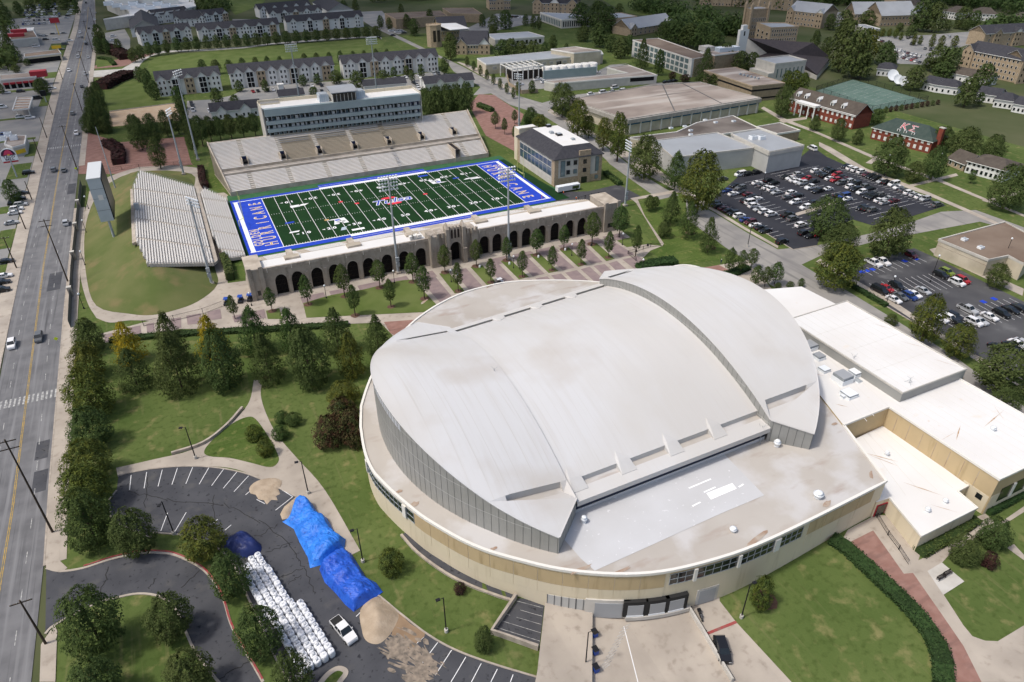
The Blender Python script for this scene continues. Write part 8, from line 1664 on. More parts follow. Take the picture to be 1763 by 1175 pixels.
# small utility carts
def cart(q, ang, label, m='car_white'):
    p = G(*q, .6); t = thing('utility_cart', label, 'utility cart', (p.x, p.y, 0), 'utility carts', ang)
    def ch(b, n): o = bpy.data.objects.new(n, b.data(n)); C.objects.link(o); o.parent = t
    b = MB(); b.bx(-1.4, 1.4, -.65, .65, .35, .75, 'car_black'); b.bx(.7, 1.4, -.6, .6, .75, 1.0, m); ch(b, 'body')
    b = MB(); b.bx(-.7, .9, -.65, .65, 1.9, 1.98, m); ch(b, 'roof'); b = MB()
    for x in (-.6, .8):
        for y in (-.6, .6): b.tube((x, y, .75), (x, y, 1.9), .04, .04, 'car_black', 4)
    ch(b, 'frame')
    for x in (-.95, .95):
        for y in (-.6, .6): b = MB(); b.tube((x, y - .1, .28), (x, y + .1, .28), .28, .28, 'rubber', 10); ch(b, 'wheel')
    b = MB(); b.bx(-.3, .3, -.55, .55, .75, 1.0, 'rubber'); ch(b, 'seat')
cart((859, 487), .1, 'white roofed utility cart on the mauve paving behind the arena roof edge')
for i, (q, m) in enumerate([((390, 521), 'bin_blue'), ((414, 517), 'bin_blue'), ((430, 514), 'bin_blue')]): cart(q, 1.3, '%s dark blue utility cart beside the left end of the arcade' % ['left hand', 'middle', 'right hand'][i], m)
a, c = G(1202, 1054), G(1209, 1072); d = (c - a); t = thing('motorcycle', 'dark motorcycle parked against the loading dock rail', 'motorcycle', ((a.x + c.x) / 2, (a.y + c.y) / 2, .05), None, math.atan2(d.y, d.x))
def ch(b, n): o = bpy.data.objects.new(n, b.data(n)); C.objects.link(o); o.parent = t
for x in (-.75, .75): b = MB(); b.tube((x, -.07, .32), (x, .07, .32), .32, .32, 'rubber', 14); b.tube((x, -.08, .32), (x, .08, .32), .16, .16, 'rim', 8); ch(b, 'wheel')
b = MB(); b.box((0, 0, .5), (.9, .34, .42), 'car_black'); b.lathe((.15, 0, .68), [(.05, 0), (.24, .05), (.22, .2), (0, .26)], 'car_black', 10); b.tube((.4, 0, .8), (.78, 0, .35), .05, .05, 'rim', 6); b.box((-.85, 0, .75), (.5, .6, .35), 'car_black'); ch(b, 'body')
b = MB(); b.box((-.3, 0, .78), (.6, .3, .12), 'rubber'); ch(b, 'seat'); b = MB(); b.tube((.35, -.36, 1.02), (.35, .36, 1.02), .03, .03, 'rim', 6); b.tube((.35, 0, 1.02), (.42, 0, .8), .04, .04, 'rim', 6); ch(b, 'handlebar')
# white awning trailer and gear by the field corner
p = G(860 + 790 * .15324, 190 + 905 * .15324); t = thing('trailer', 'white walled equipment trailer beside the stone building at the field corner', 'trailer', p); b = MB(); b.box((p.x - 1, p.y, 1.7), (10, 2.3, 2.0), 'white_siding', 0, 'lamp_white'); b.build('body', t); b = MB(); b.box((p.x + 2, p.y - 1.17, 1.6), (3, .04, 1.2), 'leaf_mid'); b.build('green_panel', t)
for s in (-4, 2.5): b = MB(); b.tube((p.x + s, p.y - 1.2, .5), (p.x + s, p.y - 1.1, .5), .5, .5, 'rubber', 12); b.build('wheel', t)

# ============================================================ tarps, sand, bags
def zz(s): return lambda x, y, d: min(d * .75, s) * (1 - .12 * math.sin(x * 1.3 + y)) + .35 * noise.noise(Vector((x * .55, y * .55, 3))) * min(1, d) + .10 * abs(noise.noise(Vector((x * 2.2 + y, y * 1.4 - x, 7)))) * min(1, d * 2) + .05 * noise.noise(Vector((x * 4, y * 4, 1)))
T1 = W2([Z4(*q) for q in [(370, 190), (430, 215), (468, 275), (510, 290), (550, 365), (612, 405), (605, 455), (560, 490), (480, 545), (420, 562), (408, 505), (362, 420), (332, 350), (270, 312), (305, 290), (332, 220)]])
T2 = W2([Z4(*q) for q in [(600, 460), (640, 480), (690, 560), (720, 610), (775, 640), (812, 690), (780, 715), (700, 765), (655, 797), (610, 760), (560, 700), (500, 640), (470, 570), (480, 540), (540, 505)]])
def ridge(A_, B_, h, wd):
    A_ = Vector(A_[:2]); B_ = Vector(B_[:2])
    def f(x, y, d):
        P = Vector((x, y)); t = max(0, min(1, (P - A_).dot(B_ - A_) / (B_ - A_).length_squared)); r = (P - A_.lerp(B_, t)).length
        base = max(0, 1 - (r / wd) ** 1.6) * h * (1 + .22 * math.cos(t * 14)) + .25
        n1 = noise.noise(Vector((x * .5, y * .5, 3))); w1 = noise.noise(Vector((x * .8, y * .8, 9))) * 2.2
        n2 = abs(math.sin(x * 1.9 + y * 1.1 + w1 * 2.4)) * .5 + abs(noise.noise(Vector((x * 1.6 + y * 2.2, y * .8 - x * .4, 7)))); n3 = abs(noise.noise(Vector((x * 5.1 - y * 2, y * 2.7 + x, 2))))
        return min(1, d * 1.3) * (base * .8 + .5 * n1 - .34 * n2 - .22 * n3 + .35) + .03
    return f
o = heap('tarpaulin', T1, .2, ridge(G(*Z4(390, 230)), G(*Z4(540, 480)), 2.3, 4.2), 'tarp_blue', z0=.08); tag(o, 'bright sky blue tarpaulin draped over the upper half of the long sand heap', 'tarpaulin')
o = heap('tarpaulin', T2, .2, ridge(G(*Z4(560, 540)), G(*Z4(680, 720)), 2.2, 4.2), 'tarp_deep', z0=.09); tag(o, 'deeper blue tarpaulin draped over the lower half of the long sand heap', 'tarpaulin')
T3 = W2(cr([Z3(*q) for q in [(1235, 400), (1310, 360), (1370, 400), (1410, 440), (1400, 480), (1330, 505), (1260, 500), (1210, 460)]], 3, True)); o = heap('tarpaulin', T3, .4, ridge(G(*Z3(1300, 440)), G(*Z3(1340, 450)), 1.9, 3.6), 'tarp_navy', z0=.08); tag(o, 'dark navy tarpaulin heap at the top end of the white bags', 'tarpaulin')
def sandp(poly, h, m, label, wd=4): c = Vector((sum(p[0] for p in poly) / len(poly), sum(p[1] for p in poly) / len(poly))); o = heap('sand_pile', poly, .5, lambda x, y, d: min(d * .55, h) + .12 * noise.noise(Vector((x, y, 0))) * min(1, d), m, z0=.075); return tag(o, label, 'sand pile')
sandp(W2(cr([Z4(*q) for q in [(690, 790), (760, 715), (830, 740), (895, 800), (890, 850), (850, 920), (800, 965), (760, 970), (720, 950), (700, 900)]], 3, True)), 2.2, 'sand', 'open heap of pale sand at the lower end of the blue tarpaulins')
sandp(W2(cr([Z3(*q) for q in [(1345, 130), (1370, 100), (1420, 80), (1480, 74), (1520, 90), (1515, 118), (1502, 135), (1512, 160), (1490, 172), (1498, 195), (1465, 192), (1440, 218), (1425, 195), (1395, 190), (1380, 165), (1352, 158)]], 2, True)), .3, 'sand', 'thin spread of pale sand at the upper end of the curved car park')
sandp(W2([Z4(*q) for q in [(345, 175), (375, 200), (330, 240), (310, 290), (270, 300), (258, 270), (280, 230)]]), .6, 'sand', 'sand spilling out above the bright blue tarpaulin')
b = MB(); b.flat(W2(cr([Z4(*q) for q in [(895, 800), (960, 860), (1040, 915), (1000, 960), (960, 1000), (900, 930), (860, 920), (880, 860)]], 3, True)), .085, 'wet_sand'); tag(b.build('sand_patch'), 'flat patch of brown wet sand between the open heap and the striped bays', 'sand')
b = MB(); cc = random.Random(4)
for (x0, y0), (x1, y1) in [((590, 560), (545, 690)), ((545, 690), (560, 740)), ((835, 610), (800, 680)), ((1085, 570), (980, 665)), ((1345, 1070), (1180, 1150)), ((1380, 390), (1500, 330)), ((1440, 480), (1590, 420)), ((1560, 640), (1620, 600)), ((700, 150), (900, 190)), ((900, 190), (1200, 215)), ((1200, 215), (1400, 310)), ((1400, 310), (1560, 430)), ((1560, 430), (1640, 560)), ((1640, 560), (1700, 700)), ((1150, 170), (1160, 300)), ((1640, 560), (1500, 610)), ((800, 60), (780, 240))]:
    pts = [(x0 + (x1 - x0) * k / 7 + cc.uniform(-9, 9), y0 + (y1 - y0) * k / 7 + cc.uniform(-9, 9)) for k in range(8)]; b.ribbon(W2([Z3(*q) for q in pts]), .13, .05, .062, 'rubber')
struct(b.build('sealed_cracks'))
b = MB(); sr = random.Random(9)
for k in range(130):
    cx, cy = ((sr.gauss(900, 42), sr.gauss(1005, 40)) if k % 2 else (sr.gauss(1030, 42), sr.gauss(1095, 55))); p = G(*Z4(cx, cy)); a_ = R(-62) + sr.gauss(0, .25); L_, w_ = sr.uniform(.5, 2.6), sr.uniform(.08, .45); ca_, sa_ = math.cos(a_), math.sin(a_)
    b.flat([(p.x + ca_ * L_ * math.cos(t) * f - sa_ * w_ * math.sin(t) * f, p.y + sa_ * L_ * math.cos(t) * f + ca_ * w_ * math.sin(t) * f) for t, f in [(q * .785, sr.uniform(.6, 1.1)) for q in range(8)]], .07 + k * .0004, 'spill')
o = b.build('spilled_sand', tri=True); o['kind'] = 'stuff'
# bulk bags
def bag_mesh(seed):
    r = random.Random(seed); b = MB(); n = 12; prof = [(.42, .0), (.5, .06), (.53, .35), (.54, .75), (.51, .97), (.42, 1.03), (.2, 1.03), (0, 1.0)]; vs = []
    for rr, z in prof:
        for i in range(n):
            t = 2 * math.pi * i / n; sq = 1 / max(abs(math.cos(t)), abs(math.sin(t))); k = .6 * sq + .4; q = rr * k * (1 + r.uniform(-.05, .05)); vs.append((q * math.cos(t), q * math.sin(t), z + r.uniform(-.03, .03)))
    b.mesh(vs, [(k * n + i, k * n + (i + 1) % n, (k + 1) * n + (i + 1) % n, (k + 1) * n + i) for k in range(len(prof) - 1) for i in range(n)], 'bag_white', True)
    return b
BAGM = [bag_mesh(i).data('sack') for i in range(3)]
lb = MB()
for x, y in ((-.3, -.3), (.3, -.3), (.3, .3), (-.3, .3)): lb.tube((x, y, .95), (x * .4, y * .4, 1.16), .05, .05, 'bag_seam', 4)
lb.lathe((0, 0, 0), [(.0, 1.06), (.2, 1.05), (.24, 1.12), (.1, 1.2), (0, 1.2)], 'bag_seam', 8); LM = lb.data('loops')
A0 = G(*Z3(1395, 490), 1.0); A1 = G(*Z3(1640, 790), 1.0); dd = (G(*Z3(1760, 1050), 1) - G(*Z3(1410, 480), 1)).xy; u = dd.normalized(); v_ = Vector((u.y, -u.x)); Lr = dd.length
S0 = G(*Z3(1400, 485), 1).xy; rows_ = int(Lr / 1.17); 
bl_ = G(*Z3(1320, 530), 1).xy; bl2 = G(*Z3(1650, 1130), 1).xy
for i in range(rows_ + 1):
    f = i / rows_; p0 = S0 + u * (i * 1.17)
    right_shift = 0 if f < .5 else 1.15
    nc = 3 if f < .12 else (4 if f < .5 else 5)
    for j in range(nc):
        jj = j - (1 if f > .5 else 0)
        if (i, j) in ((0, 2),): continue
        p = p0 + v_ * (jj * 1.2 + (.3 if f < .12 else 0) - (0 if f < .5 else .3)); z = .06
        t = thing('bulk_bag', 'white bulk bag, %s from the right in %s row below the navy heap' % (ordw(j), ordw(i)), 'bulk bag', (p.x, p.y, z), 'white bulk bags packed beside the drive', math.atan2(u.y, u.x) + rnd.uniform(-.12, .12))
        o = bpy.data.objects.new('sack', BAGM[(i * 7 + j) % 3]); C.objects.link(o); o.parent = t; s_ = rnd.uniform(1.0, 1.09); o.scale = (s_ * rnd.uniform(.95, 1.06), s_, rnd.uniform(.95, 1.45))
        o = bpy.data.objects.new('loops', LM); C.objects.link(o); o.parent = t; o.scale = (1, 1, 1.25)

# ============================================================ poles, lamps, fences, signs, people
def upole(base, top, label, arms=1):
    p = G(*base); h = HT(p, top[1]); t = thing('utility_pole', label, 'utility pole', p, 'utility poles along the road'); b = MB(); b.tube(p, p + Vector((0, 0, h)), .22, .13, 'wood_pole', 8); b.build('pole', t)
    for k in range(arms):
        z = h - .6 - k * 1.6; b = MB(); b.bx(p.x - 1.5, p.x + 1.5, p.y - .07, p.y + .07, z, z + .16, 'wood_pole'); b.build('crossarm', t)
        for s in (-1.3, -.5, .5, 1.3): b = MB(); b.tube((p.x + s, p.y, z + .16), (p.x + s, p.y, z + .42), .06, .05, 'gray_wall', 5); b.build('insulator', t)
    return p, h
near = [((91, 917), (8, 757), 2, 'tallest utility pole, at the kerb beside the entrance drive'), ((79, 1109), (36, 1034), 1, 'utility pole at the bottom left corner of the entrance drive'), ((117, 485), (67, 378), 2, 'utility pole on the pavement beside the grass mound fence'), ((133.5, 293.7), (103, 216), 1, 'utility pole on the pavement by the brick forecourt'), ((142, 192), (122.8, 143), 1, 'utility pole against the dark tree belt beside the road'), ((153, 143), (136, 88), 1, 'utility pole by the brick gateway across the verge'), ((160, 89.4), (144, 36), 1, 'utility pole just beyond the brick gateway'), ((164.5, 47.7), (152.6, 14), 0, 'furthest utility pole on the campus side of the road'),
 ((72.4, 280), (57, 238), 0, 'thin dark pole at the restaurant corner on the left pavement'), ((55, 344), (42, 312), 0, 'thin dark pole beside the green bush on the left pavement'), ((44.4, 395), (27.5, 355), 0, 'thin dark pole beside the white cars on the left pavement'), ((28.7, 462), (2, 408), 1, 'leaning dark pole at the side street corner on the left'), ((81, 238), (69, 202.6), 0, 'thin dark pole below the fuel canopy on the left pavement'), ((90.6, 198), (83.4, 173), 0, 'thin dark pole right of the fuel canopy'), ((107.8, 137), (100, 119), 0, 'thin dark pole by the red towered shop')]
for b_, t_, k, l in near: upole(b_, t_, l, k)
def lamp_tall(base, label, arm=(-1, 0)):
    p = G(*base); t = thing('lamp_post', label, 'lamp post', p, 'tall black lamp posts'); h = 8.6
    b = MB(); b.tube(p, p + Vector((0, 0, .7)), .33, .33, 'pale_concrete', 10); b.build('footing', t)
    b = MB(); b.tube(p + Vector((0, 0, .7)), p + Vector((0, 0, h)), .12, .09, 'black_metal', 6); b.build('pole', t)
    b = MB(); e = p + Vector((arm[0] * .9, arm[1] * .9, h)); b.tube(p + Vector((0, 0, h - .05)), e, .05, .05, 'black_metal', 4); b.box((e.x, e.y, h), (.7, .5, .16), 'black_metal', math.atan2(arm[1], arm[0])); b.box((e.x, e.y, h - .1), (.5, .35, .04), 'headlamp', math.atan2(arm[1], arm[0])); b.build('lamp_head', t)
for q, l, a_ in [((531, 850), 'tall black lamp post on the walk above the blue tarpaulins', (-1, .2)), ((625, 968), 'tall black lamp post on the grass beside the blue tarpaulins', (-1, 0)), ((768.5, 1088), 'tall black lamp post on the lawn below the arena ramp', (-1, 0)), ((337, 790), 'tall black lamp post at the end of the low lawn wall', (-1, .3)), ((300, 920), 'tall black lamp post on the bed inside the curved car park', (-.5, -1)), ((1276, 1064), 'tall black lamp post on the lawn right of the loading dock', (1, 0)), ((1008, 1147), 'tall black lamp post on the deck left of the loading dock', (1, 0)), ((1287, 425), 'tall black lamp post at the corner of the big car park', (1, 0))]: lamp_tall(q, l, a_)
def lamp_small(base, label, h=4.3):
    p = G(*base); t = thing('plaza_lamp', label, 'lamp post', p, 'black plaza lamps with white globes'); b = MB(); b.lathe(p, [(.22, 0), (.2, .5), (.09, .6), (.07, h - .5), (.14, h - .4)], 'black_metal', 8); b.build('post', t); b = MB(); b.lathe(p + Vector((0, 0, h - .4)), [(.1, 0), (.26, .15), (.3, .4), (.18, .62), (0, .7)], 'lamp_white', 10); b.build('globe', t)
PLP = [(562, 514), (679.3, 488), (777, 486.5), (884.2, 462.5), (984.3, 441), (1071.4, 422.5), (1105.7, 468), (433.5, 527)]
for i, q in enumerate(sorted(PLP)): lamp_small(q, 'black lamp with white globe, %s from the left on the plaza before the arcade' % ordw(i))
for i, q in enumerate([(152.8, 360), (149.3, 402), (146.8, 457), (144.8, 532)]): lamp_small(q, 'black lamp with white globe, %s from the top on the walk round the mound' % ordw(i), 5)
for i, q in enumerate([ZL(1058, 155), ZL(1318, 150), ZL(440, 250), ZL(1070, 800), ZL(1290, 690), ZL(1650, 600)]):
    lamp_small(q, 'slim lamp post, %s in the list of posts round the asphalt car parks' % ordw(i) if 0 else ['slim lamp post at the far row of the big car park', 'slim lamp post on the lawn before the brick house', 'slim lamp post among the left rows of the big car park', 'slim lamp post by the white cars of the visitor car park', 'slim lamp post in the middle of the visitor car park', 'slim lamp post by the tan office building'][i], 9)
def fence(name, pts, h, label, m='black_metal', solid=False, cat='fence', step=2.4):
    P = [Vector(p) for p in pts]; t = thing(name, label, cat, (P[0].x, P[0].y, 0)); b = MB()
    for a, c in zip(P[:-1], P[1:]):
        for z in ((h, .2) if not solid else (h,)): b.ribbon([a[:], c[:]], .05, z - .06, z, m)
        L = (c - a).length
        if solid: b.ribbon([a[:], c[:]], .06, .05, h - .08, m)
        else:
            k = int(L / .3)
            for i in range(k): q = a.lerp(c, i / k); b.bx(q.x - .015, q.x + .015, q.y - .015, q.y + .015, .14, h - .06, m)
    b.build('panel', t); k = 0
    for a, c in zip(P[:-1], P[1:]):
        n = max(1, int((c - a).length / step))
        for i in range(n):
            q = a.lerp(c, i / n); b = MB(); b.bx(q.x - .07, q.x + .07, q.y - .07, q.y + .07, 0, h + .12, m); b.build('post', t)
    return t
t = fence('screen_fence', W2([(141, 320), (133, 400), (126, 470), (122, 565)]), 2.6, 'tall dark green screen fence between the pavement and the mound walk', 'cladding_line', True, step=9)
for q in [(137, 358), (133, 398), (129, 448), (124, 510)]: p = G(*q); b = MB(); b.box((p.x, p.y, 1.5), (1.1, 1.1, 3), 'stone_cap'); b.box((p.x, p.y, 3.1), (1.3, 1.3, .2), 'cast_stone'); b.build('pier', t)
fence('railing', W2([(248, 562), (300, 553), (350, 541), (384, 528)]), 1.8, 'black railing along the walk below the grass mound', step=4)
fence('railing', W2([(174, 300), (210, 293), (270, 288), (330, 284)]), 1.8, 'black railing beyond the mound beside the green court', step=5)
fence('railing', W2([Z8(600, 262), Z8(660, 360), Z8(720, 440), Z8(775, 525)]), 1.1, 'thin handrail on the concrete ramp beside the low annex wing', step=3)
fence('railing', W2([Z7(905, 790), Z7(985, 920), Z7(1060, 1050), Z7(1135, 1175)]), 1.1, 'thin handrail beside the loading dock drive', step=3)
fence('railing', W2([(1095, 450), (1081, 438), (1120, 426), (1143, 424)]), 1.2, 'thin railing round the plaza corner lawn at the right', step=3)
fence('railing', W2([(996, 349), (1018, 343), (1042, 338)]), 2.2, 'black iron gates by the right end tower of the arcade', step=3)
fence('court_fence', W2([ZD(640, 492), ZD(940, 602), ZD(1240, 548), ZD(840, 430), ZD(640, 492)]), 3, 'thin dark wire fence round the tennis courts', step=6)
def wall_thing(name, pts, wd, h, m, label, cat='wall'): b = MB(); b.ribbon(pts, wd, 0, h, m); return tag(b.build(name), label, cat)
wall_thing('low_wall', W2(cr([(296, 783), (350, 765), (390, 735), (418, 704)])), .5, .7, 'kerb', 'low curved tan wall along the walk at the big lawn')
wall_thing('ramp_wall', W2(cr([Z4(912, 384), Z4(1000, 480), Z4(1150, 590), Z4(1300, 665), Z4(1450, 720), Z4(1510, 738)])) + W2([Z4(1545, 690)]), .45, .45, 'kerb', 'tan parapet wall along the dark ramp below the arena wall')
sheet('ramp', [cr([Z4(915, 378), Z4(1000, 470), Z4(1150, 575), Z4(1300, 650), Z4(1450, 705), Z4(1512, 725)]) + cr([Z4(1545, 690), Z4(1400, 625), Z4(1250, 560), Z4(1080, 460), Z4(945, 365)])], .06, 'asphalt')
sheet('service_court', [[Z4(1405, 915), Z4(1545, 722), Z4(1685, 740), Z4(1655, 995)]], .07, 'asphalt')
b = MB()
for k in range(5): a_ = G(*Z4(1425 + k * 25, 880 - k * 36)); c_ = G(*Z4(1660 + k * 4, 955 - k * 45)); b.ribbon([a_.xy[:], c_.xy[:]], .08, .07, .085, 'paint_worn')
struct(b.build('court_stripes'))
wall_thing('court_wall', W2([Z4(1530, 720), Z4(1400, 915), Z4(1650, 1000)]), .5, 1.2, 'kerb', 'tan wall round the sunken dark service court')
sheet('dock_apron', [[Z7(375, 760), Z7(540, 740), Z7(700, 720), Z7(900, 690), Z7(1060, 660), Z7(1062, 740), Z7(890, 800), Z7(375, 900), Z7(375, 840)]], .045, 'concrete')
sheet('service_yard', [[(944, 322), (955, 331), (1012, 330), (1065, 318), (1102, 338), (1062, 353), (1000, 356), (955, 348)]], .06, 'worn_asphalt')
b = MB(); b.prism(W2([Z4(1690, 735), Z7(375, 770), Z7(372, 1330), Z7(40, 1330), Z7(78, 1140)]), 0, 1.1, 'pale_concrete', 'concrete'); tag(b.build('loading_deck'), 'raised concrete deck left of the loading dock', 'deck')
wall_thing('dock_wall', W2([Z7(893, 780), Z7(1130, 1175)]), .4, 1.0, 'pale_concrete', 'low concrete wall beside the loading dock drive')
b = MB()
for i in range(3):
    p = G(*Z7(372 + i * 3, 930 + i * 95)); t = thing('waste_bin', ['upper', 'middle', 'lower'][i] + ' dark blue waste bin against the deck wall of the loading dock', 'bin', p, 'waste bins'); b = MB(); b.box((p.x + .5, p.y, .65), (.8, 1.0, 1.0), 'bin_blue'); b.build('body', t); b = MB(); b.box((p.x + .5, p.y, 1.2), (.9, 1.1, .12), 'car_black'); b.build('lid', t)
# benches on the pad
for i, q in enumerate([(955, 603), (990, 580)]):
    p = G(*Z8(*q)); a_ = math.atan2((G(*Z8(1015, 565)) - G(*Z8(930, 612))).y, (G(*Z8(1015, 565)) - G(*Z8(930, 612))).x); t = thing('park_bench', ['left', 'right'][i] + ' dark metal bench on the pale concrete pad', 'bench', (p.x, p.y, .07), 'benches on the pad', a_)
    def ch(b, n): o = bpy.data.objects.new(n, b.data(n)); C.objects.link(o); o.parent = t
    b = MB(); [b.bx(-.95, .95, -.25 + k * .14, -.15 + k * .14, .42, .46, 'gate_iron') for k in range(4)]; ch(b, 'seat'); b = MB(); [b.bx(-.95, .95, .28, .32, .5 + k * .13, .58 + k * .13, 'gate_iron') for k in range(3)]; ch(b, 'backrest')
    for x in (-.85, .85): b = MB(); b.bx(x - .04, x + .04, -.25, -.2, 0, .65, 'gate_iron'); b.bx(x - .04, x + .04, .25, .3, 0, .9, 'gate_iron'); b.bx(x - .04, x + .04, -.2, .25, .6, .65, 'gate_iron'); ch(b, 'leg')
# restaurant sign on a pole
p = G(*Z1(118, 222)); t = thing('pylon_sign', 'arched restaurant sign with a bell emblem on a dark pole by the left lots', 'sign', p); hs = HT(p, Z1(0, 25)[1]); 
b = MB(); b.tube(p, p + Vector((0, 0, hs - 3)), .3, .25, 'galvanised', 8); b.build('pole', t)
def plate(pts, y, m, n, th=.3): b = MB(); vs = [(p.x + x, p.y - y, hs + z) for x, z in pts]; k = len(vs); b.mesh(vs + [(x, y_ + th, z) for x, y_, z in vs], [tuple(range(k))] + [tuple(reversed(range(k, 2 * k)))] + [(i, k + i, k + (i + 1) % k, (i + 1) % k) for i in range(k)], m); return b.build(n, t)
arch_ = lambda w_, z0, z1: [(-w_, z0), (w_, z0)] + [(w_ * math.cos(a_), z1 - w_ + w_ * math.sin(a_)) for a_ in [k * math.pi / 10 for k in range(11)]]
plate(arch_(2.9, -5.2, 0), .0, 'lamp_white', 'sign_panel', .5); plate(arch_(2.6, -2.9, -.3), .06, 'sign_purple', 'emblem_field', .05)
plate([(-1.7, -2.6), (1.8, -2.6), (1.5, -2.0), (1.2, -1.1), (.4, -.6), (-.6, -.8), (-1.2, -1.5), (-1.4, -2.1)], .11, 'sign_pink', 'bell_emblem', .04); plate([(-.3, -2.9), (.5, -2.9), (.6, -2.5), (.1, -2.35), (-.4, -2.5)], .14, 'sign_yellow', 'bell_clapper', .03)
text_mesh('lettering', 'TACO', 1.25, 'sign_purple', (p.x, p.y - .05, hs - 3.5), 0, t, tilt=R(90), off=.03, sx=1.25); text_mesh('lettering', 'BELL', 1.25, 'sign_purple', (p.x, p.y - .05, hs - 4.55), 0, t, tilt=R(90), off=.03, sx=1.3)
plate([(-2.7, -5.9), (2.7, -5.9), (2.7, -5.25), (-2.7, -5.25)], .0, 'awning_red', 'lower_panel', .4)
for q, z_, l, m, w_, h_ in ((Z0(428, 255), Z0(0, 130)[1], 'red and yellow sign high on a pale pole across the road', 'awning_red', 7, 4), (Z0(432, 415), Z0(0, 330)[1], 'yellow sign on a yellow pole across the road', 'sign_yellow', 6, 2), (Z0(335, 740), Z0(0, 655)[1], 'dark square sign beside the fuel canopy', 'screen_black', 3, 3)):
    p = G(*q); hh = HT(p, z_); t = thing('pylon_sign', l, 'sign', p); b = MB(); b.tube(p, p + Vector((0, 0, hh)), .3, .25, 'sign_yellow' if 'yellow' in l else 'galvanised', 6); b.build('pole', t); b = MB(); b.box((p.x, p.y - .3, hh - h_ / 2), (w_, .4, h_), m); b.build('sign_panel', t)
for q, l in (((102, 597), 'yellow crossing sign by the zebra crossing on the campus pavement'), ((133.5, 300), 'yellow crossing sign at the foot of the forecourt utility pole')):
    p = G(*q); t = thing('road_sign', l, 'road sign', p, 'yellow crossing signs'); b = MB(); b.tube(p, p + Vector((0, 0, 2.4)), .05, .05, 'galvanised', 5); b.build('post', t); b = MB(); b.mesh([(p.x - .55, p.y - .06, 2.5), (p.x, p.y - .06, 1.95), (p.x + .55, p.y - .06, 2.5), (p.x, p.y - .06, 3.05), (p.x - .55, p.y, 2.5), (p.x, p.y, 1.95), (p.x + .55, p.y, 2.5), (p.x, p.y, 3.05)], [(0, 1, 2, 3), (7, 6, 5, 4), (0, 4, 5, 1), (1, 5, 6, 2), (2, 6, 7, 3), (3, 7, 4, 0)], 'caution_yellow'); b.build('sign_panel', t)
for i, q in enumerate([Z5(800, 420 + 60)] if 0 else [(787, 475), (826, 461), (877, 456), (927, 444), (973, 432), (1018, 424), (1095, 434), (1115, 424)]):
    p = G(*q); b = MB(); b.lathe(p, [(.3, 0), (.34, .1), (.3, .8), (.18, .95), (0, 1)], 'lamp_white' if i < 5 else 'black_metal', 10); tag(b.build('plaza_marker'), '%s small post from the left beside the plaza lawn strips' % ordw(i), 'post', 'small posts on the plaza')
# mulch rings
b = MB()
for q, r0 in [((531, 525), 1.3), ((593.7, 511), 1.3), ((611.8, 544), 1.3), ((654.4, 496), 1.5), ((673.4, 529), 1.2), ((711.4, 486), 1.5), ((731, 515), 1.4), ((766.4, 470), 1.5), ((789, 502), 1.3), ((820, 459), 1.5), ((845, 487), 1.3), ((872, 449), 1.5), ((899, 477), 1.2), ((924, 440), 1.5), ((950, 466), 1.2), ((971, 430), 1.4), ((1000, 456), 1.2), ((1019, 421), 1.6), ((1047, 444), 1.2), ((469, 536.5), 1.3), ((1188, 402), 1.8), ((1223, 427), 1.8), ((1317, 1034), 2.2)]:
    p = G(*q); b.flat([(p.x + r0 * math.cos(k * .628) * rnd.uniform(.85, 1.1), p.y + r0 * math.sin(k * .628) * rnd.uniform(.85, 1.1)) for k in range(10)], .13, 'mulch')
struct(b.build('mulch_bed'))
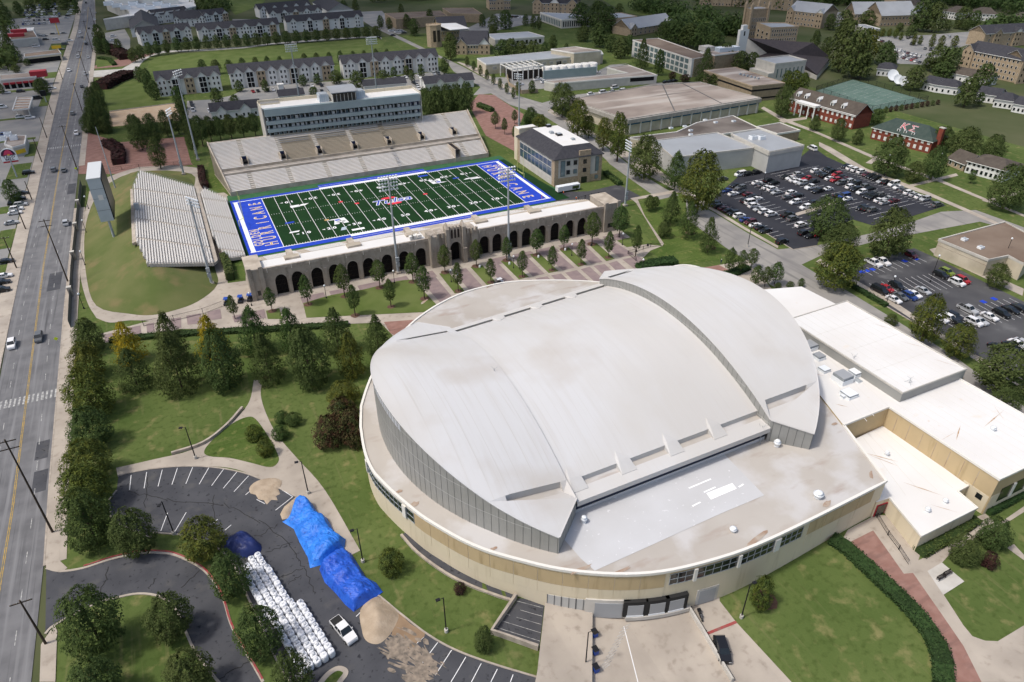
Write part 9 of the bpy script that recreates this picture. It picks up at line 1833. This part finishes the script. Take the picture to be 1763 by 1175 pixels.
# people: small figures in work clothes by the field corner, grown from a skeleton
def person(q, top, legs, label, h=1.75, face=0.0, z=0.1):
    p = G(*q, z); s = h / 1.75
    J = [(0, 0, .95), (0, 0, 1.2), (0, 0, 1.42), (0, 0, 1.52), (.02, 0, 1.66), (0, .1, .92), (.04, .12, .5), (-.02, .12, .08), (.12, .12, .03), (0, -.1, .92), (.12, -.12, .5), (.1, -.12, .08), (.24, -.12, .03), (0, .2, 1.4), (.04, .27, 1.12), (.16, .24, .9), (0, -.2, 1.4), (.06, -.27, 1.12), (.2, -.24, .94)]
    E_ = [(0, 1), (1, 2), (2, 3), (3, 4), (0, 5), (5, 6), (6, 7), (7, 8), (0, 9), (9, 10), (10, 11), (11, 12), (2, 13), (13, 14), (14, 15), (2, 16), (16, 17), (17, 18)]
    rad = [.14, .13, .13, .055, .1, .09, .065, .045, .035, .09, .065, .045, .035, .06, .045, .03, .06, .045, .03]
    me = bpy.data.meshes.new('person'); me.from_pydata([tuple(c * s for c in j) for j in J], E_, []); o = bpy.data.objects.new('person', me); C.objects.link(o); me.skin_vertices or o.modifiers.new('skin', 'SKIN')
    if not o.modifiers: o.modifiers.new('skin', 'SKIN')
    if me.skin_vertices:
        for i, r0 in enumerate(rad): me.skin_vertices[0].data[i].radius = (r0 * s, r0 * s)
        me.skin_vertices[0].data[0].use_root = True
    sb_ = o.modifiers.new('sub', 'SUBSURF'); sb_.levels = 1; sb_.render_levels = 1
    bpy.context.view_layer.update(); m2 = bpy.data.meshes.new_from_object(o.evaluated_get(bpy.context.evaluated_depsgraph_get())); bpy.data.objects.remove(o)
    for k in (top, legs, 'skin', 'rubber'): m2.materials.append(MAT[k])
    for f in m2.polygons: z_ = f.center.z / s; f.material_index = 3 if z_ < .09 else (1 if z_ < .93 else (0 if z_ < 1.5 else 2)); f.use_smooth = True
    o = bpy.data.objects.new('person', m2); C.objects.link(o); o.location = p; o.rotation_euler = (0, 0, face); tag(o, label, 'person'); 
    b = MB(); b.lathe((.02 * s, 0, 1.66 * s), [(.115 * s, .0), (.11 * s, .07 * s), (.06 * s, .12 * s), (0, .13 * s)], 'lamp_white', 10); hd = bpy.data.objects.new('hard_hat', b.data('hard_hat')); C.objects.link(hd); hd.parent = o
person((933, 343), 'orange_cloth', 'orange_cloth', 'person in orange work clothes standing at the near right corner of the field', 1.8, 2.0)
person((992, 346), 'orange_cloth', 'navy_cloth', 'person in an orange vest among the equipment behind the arcade end', 1.75, .6)
person((970, 336), 'orange_cloth', 'navy_cloth', 'person in an orange vest beside the white trailer', 1.75, 3.0)
person((1241, 455), 'navy_cloth', 'navy_cloth', 'person in dark clothes walking beside the small trees behind the arena', 1.75, 1.0)

# let everything that stands on the dip by the dock follow the ground
for o in list(C.objects):
    if o.parent or o.type in ('CAMERA', 'LIGHT') or o.name in ('arena', 'arena_annex') or o.name.startswith(('roof_', 'aerial')): continue
    if o.type == 'EMPTY': o.location.z += hgt(o.location.x, o.location.y); continue
    if o.name.startswith('person'): continue
    me = o.data; xs = [v.co.x for v in me.vertices]; ys = [v.co.y for v in me.vertices]
    if not xs or max(xs) < 5 or min(xs) > 76 or min(ys) > -150: continue
    if max(xs) - min(xs) > 4:
        bm = bmesh.new(); bm.from_mesh(me)
        for x in [5, 8, 11, 14, 18, 22, 26, 32, 37, 42, 48, 54, 60, 67, 72, 76]: bmesh.ops.bisect_plane(bm, geom=bm.verts[:] + bm.edges[:] + bm.faces[:], plane_co=(x, 0, 0), plane_no=(1, 0, 0))
        for y in (-150, -164): bmesh.ops.bisect_plane(bm, geom=bm.verts[:] + bm.edges[:] + bm.faces[:], plane_co=(0, y, 0), plane_no=(0, 1, 0))
        bm.to_mesh(me); bm.free()
    for v in me.vertices: v.co.z += hgt(v.co.x, v.co.y)
# unseen puffs added high up to block sun and darken the far campus
cr_ = random.Random(21); k = 0
for i in range(420):
    x, y = cr_.uniform(-500, 900), cr_.uniform(120, 1400)
    if cr_.random() > .12 + .6 * min(1, max(0, y - (120 if x > 250 else 330)) / 300): continue
    x -= 900 / math.tan(R(SUN_EL)); k += 1
    b = MB() if k % 12 == 1 else b
    for j in range(5):
        r0 = cr_.uniform(22, 42); c = Vector((x + cr_.uniform(-30, 30), y + cr_.uniform(-30, 30), 900 + cr_.uniform(-4, 8)))
        b.lathe(c, [(0, -r0 * .18), (r0 * .7, -r0 * .15), (r0, 0), (r0 * .8, r0 * .35), (r0 * .4, r0 * .55), (0, r0 * .6)], 'added_shade_cloud', 10)
    if k % 12 == 0: o = b.build('added_shade_cloud'); o['kind'] = 'structure'
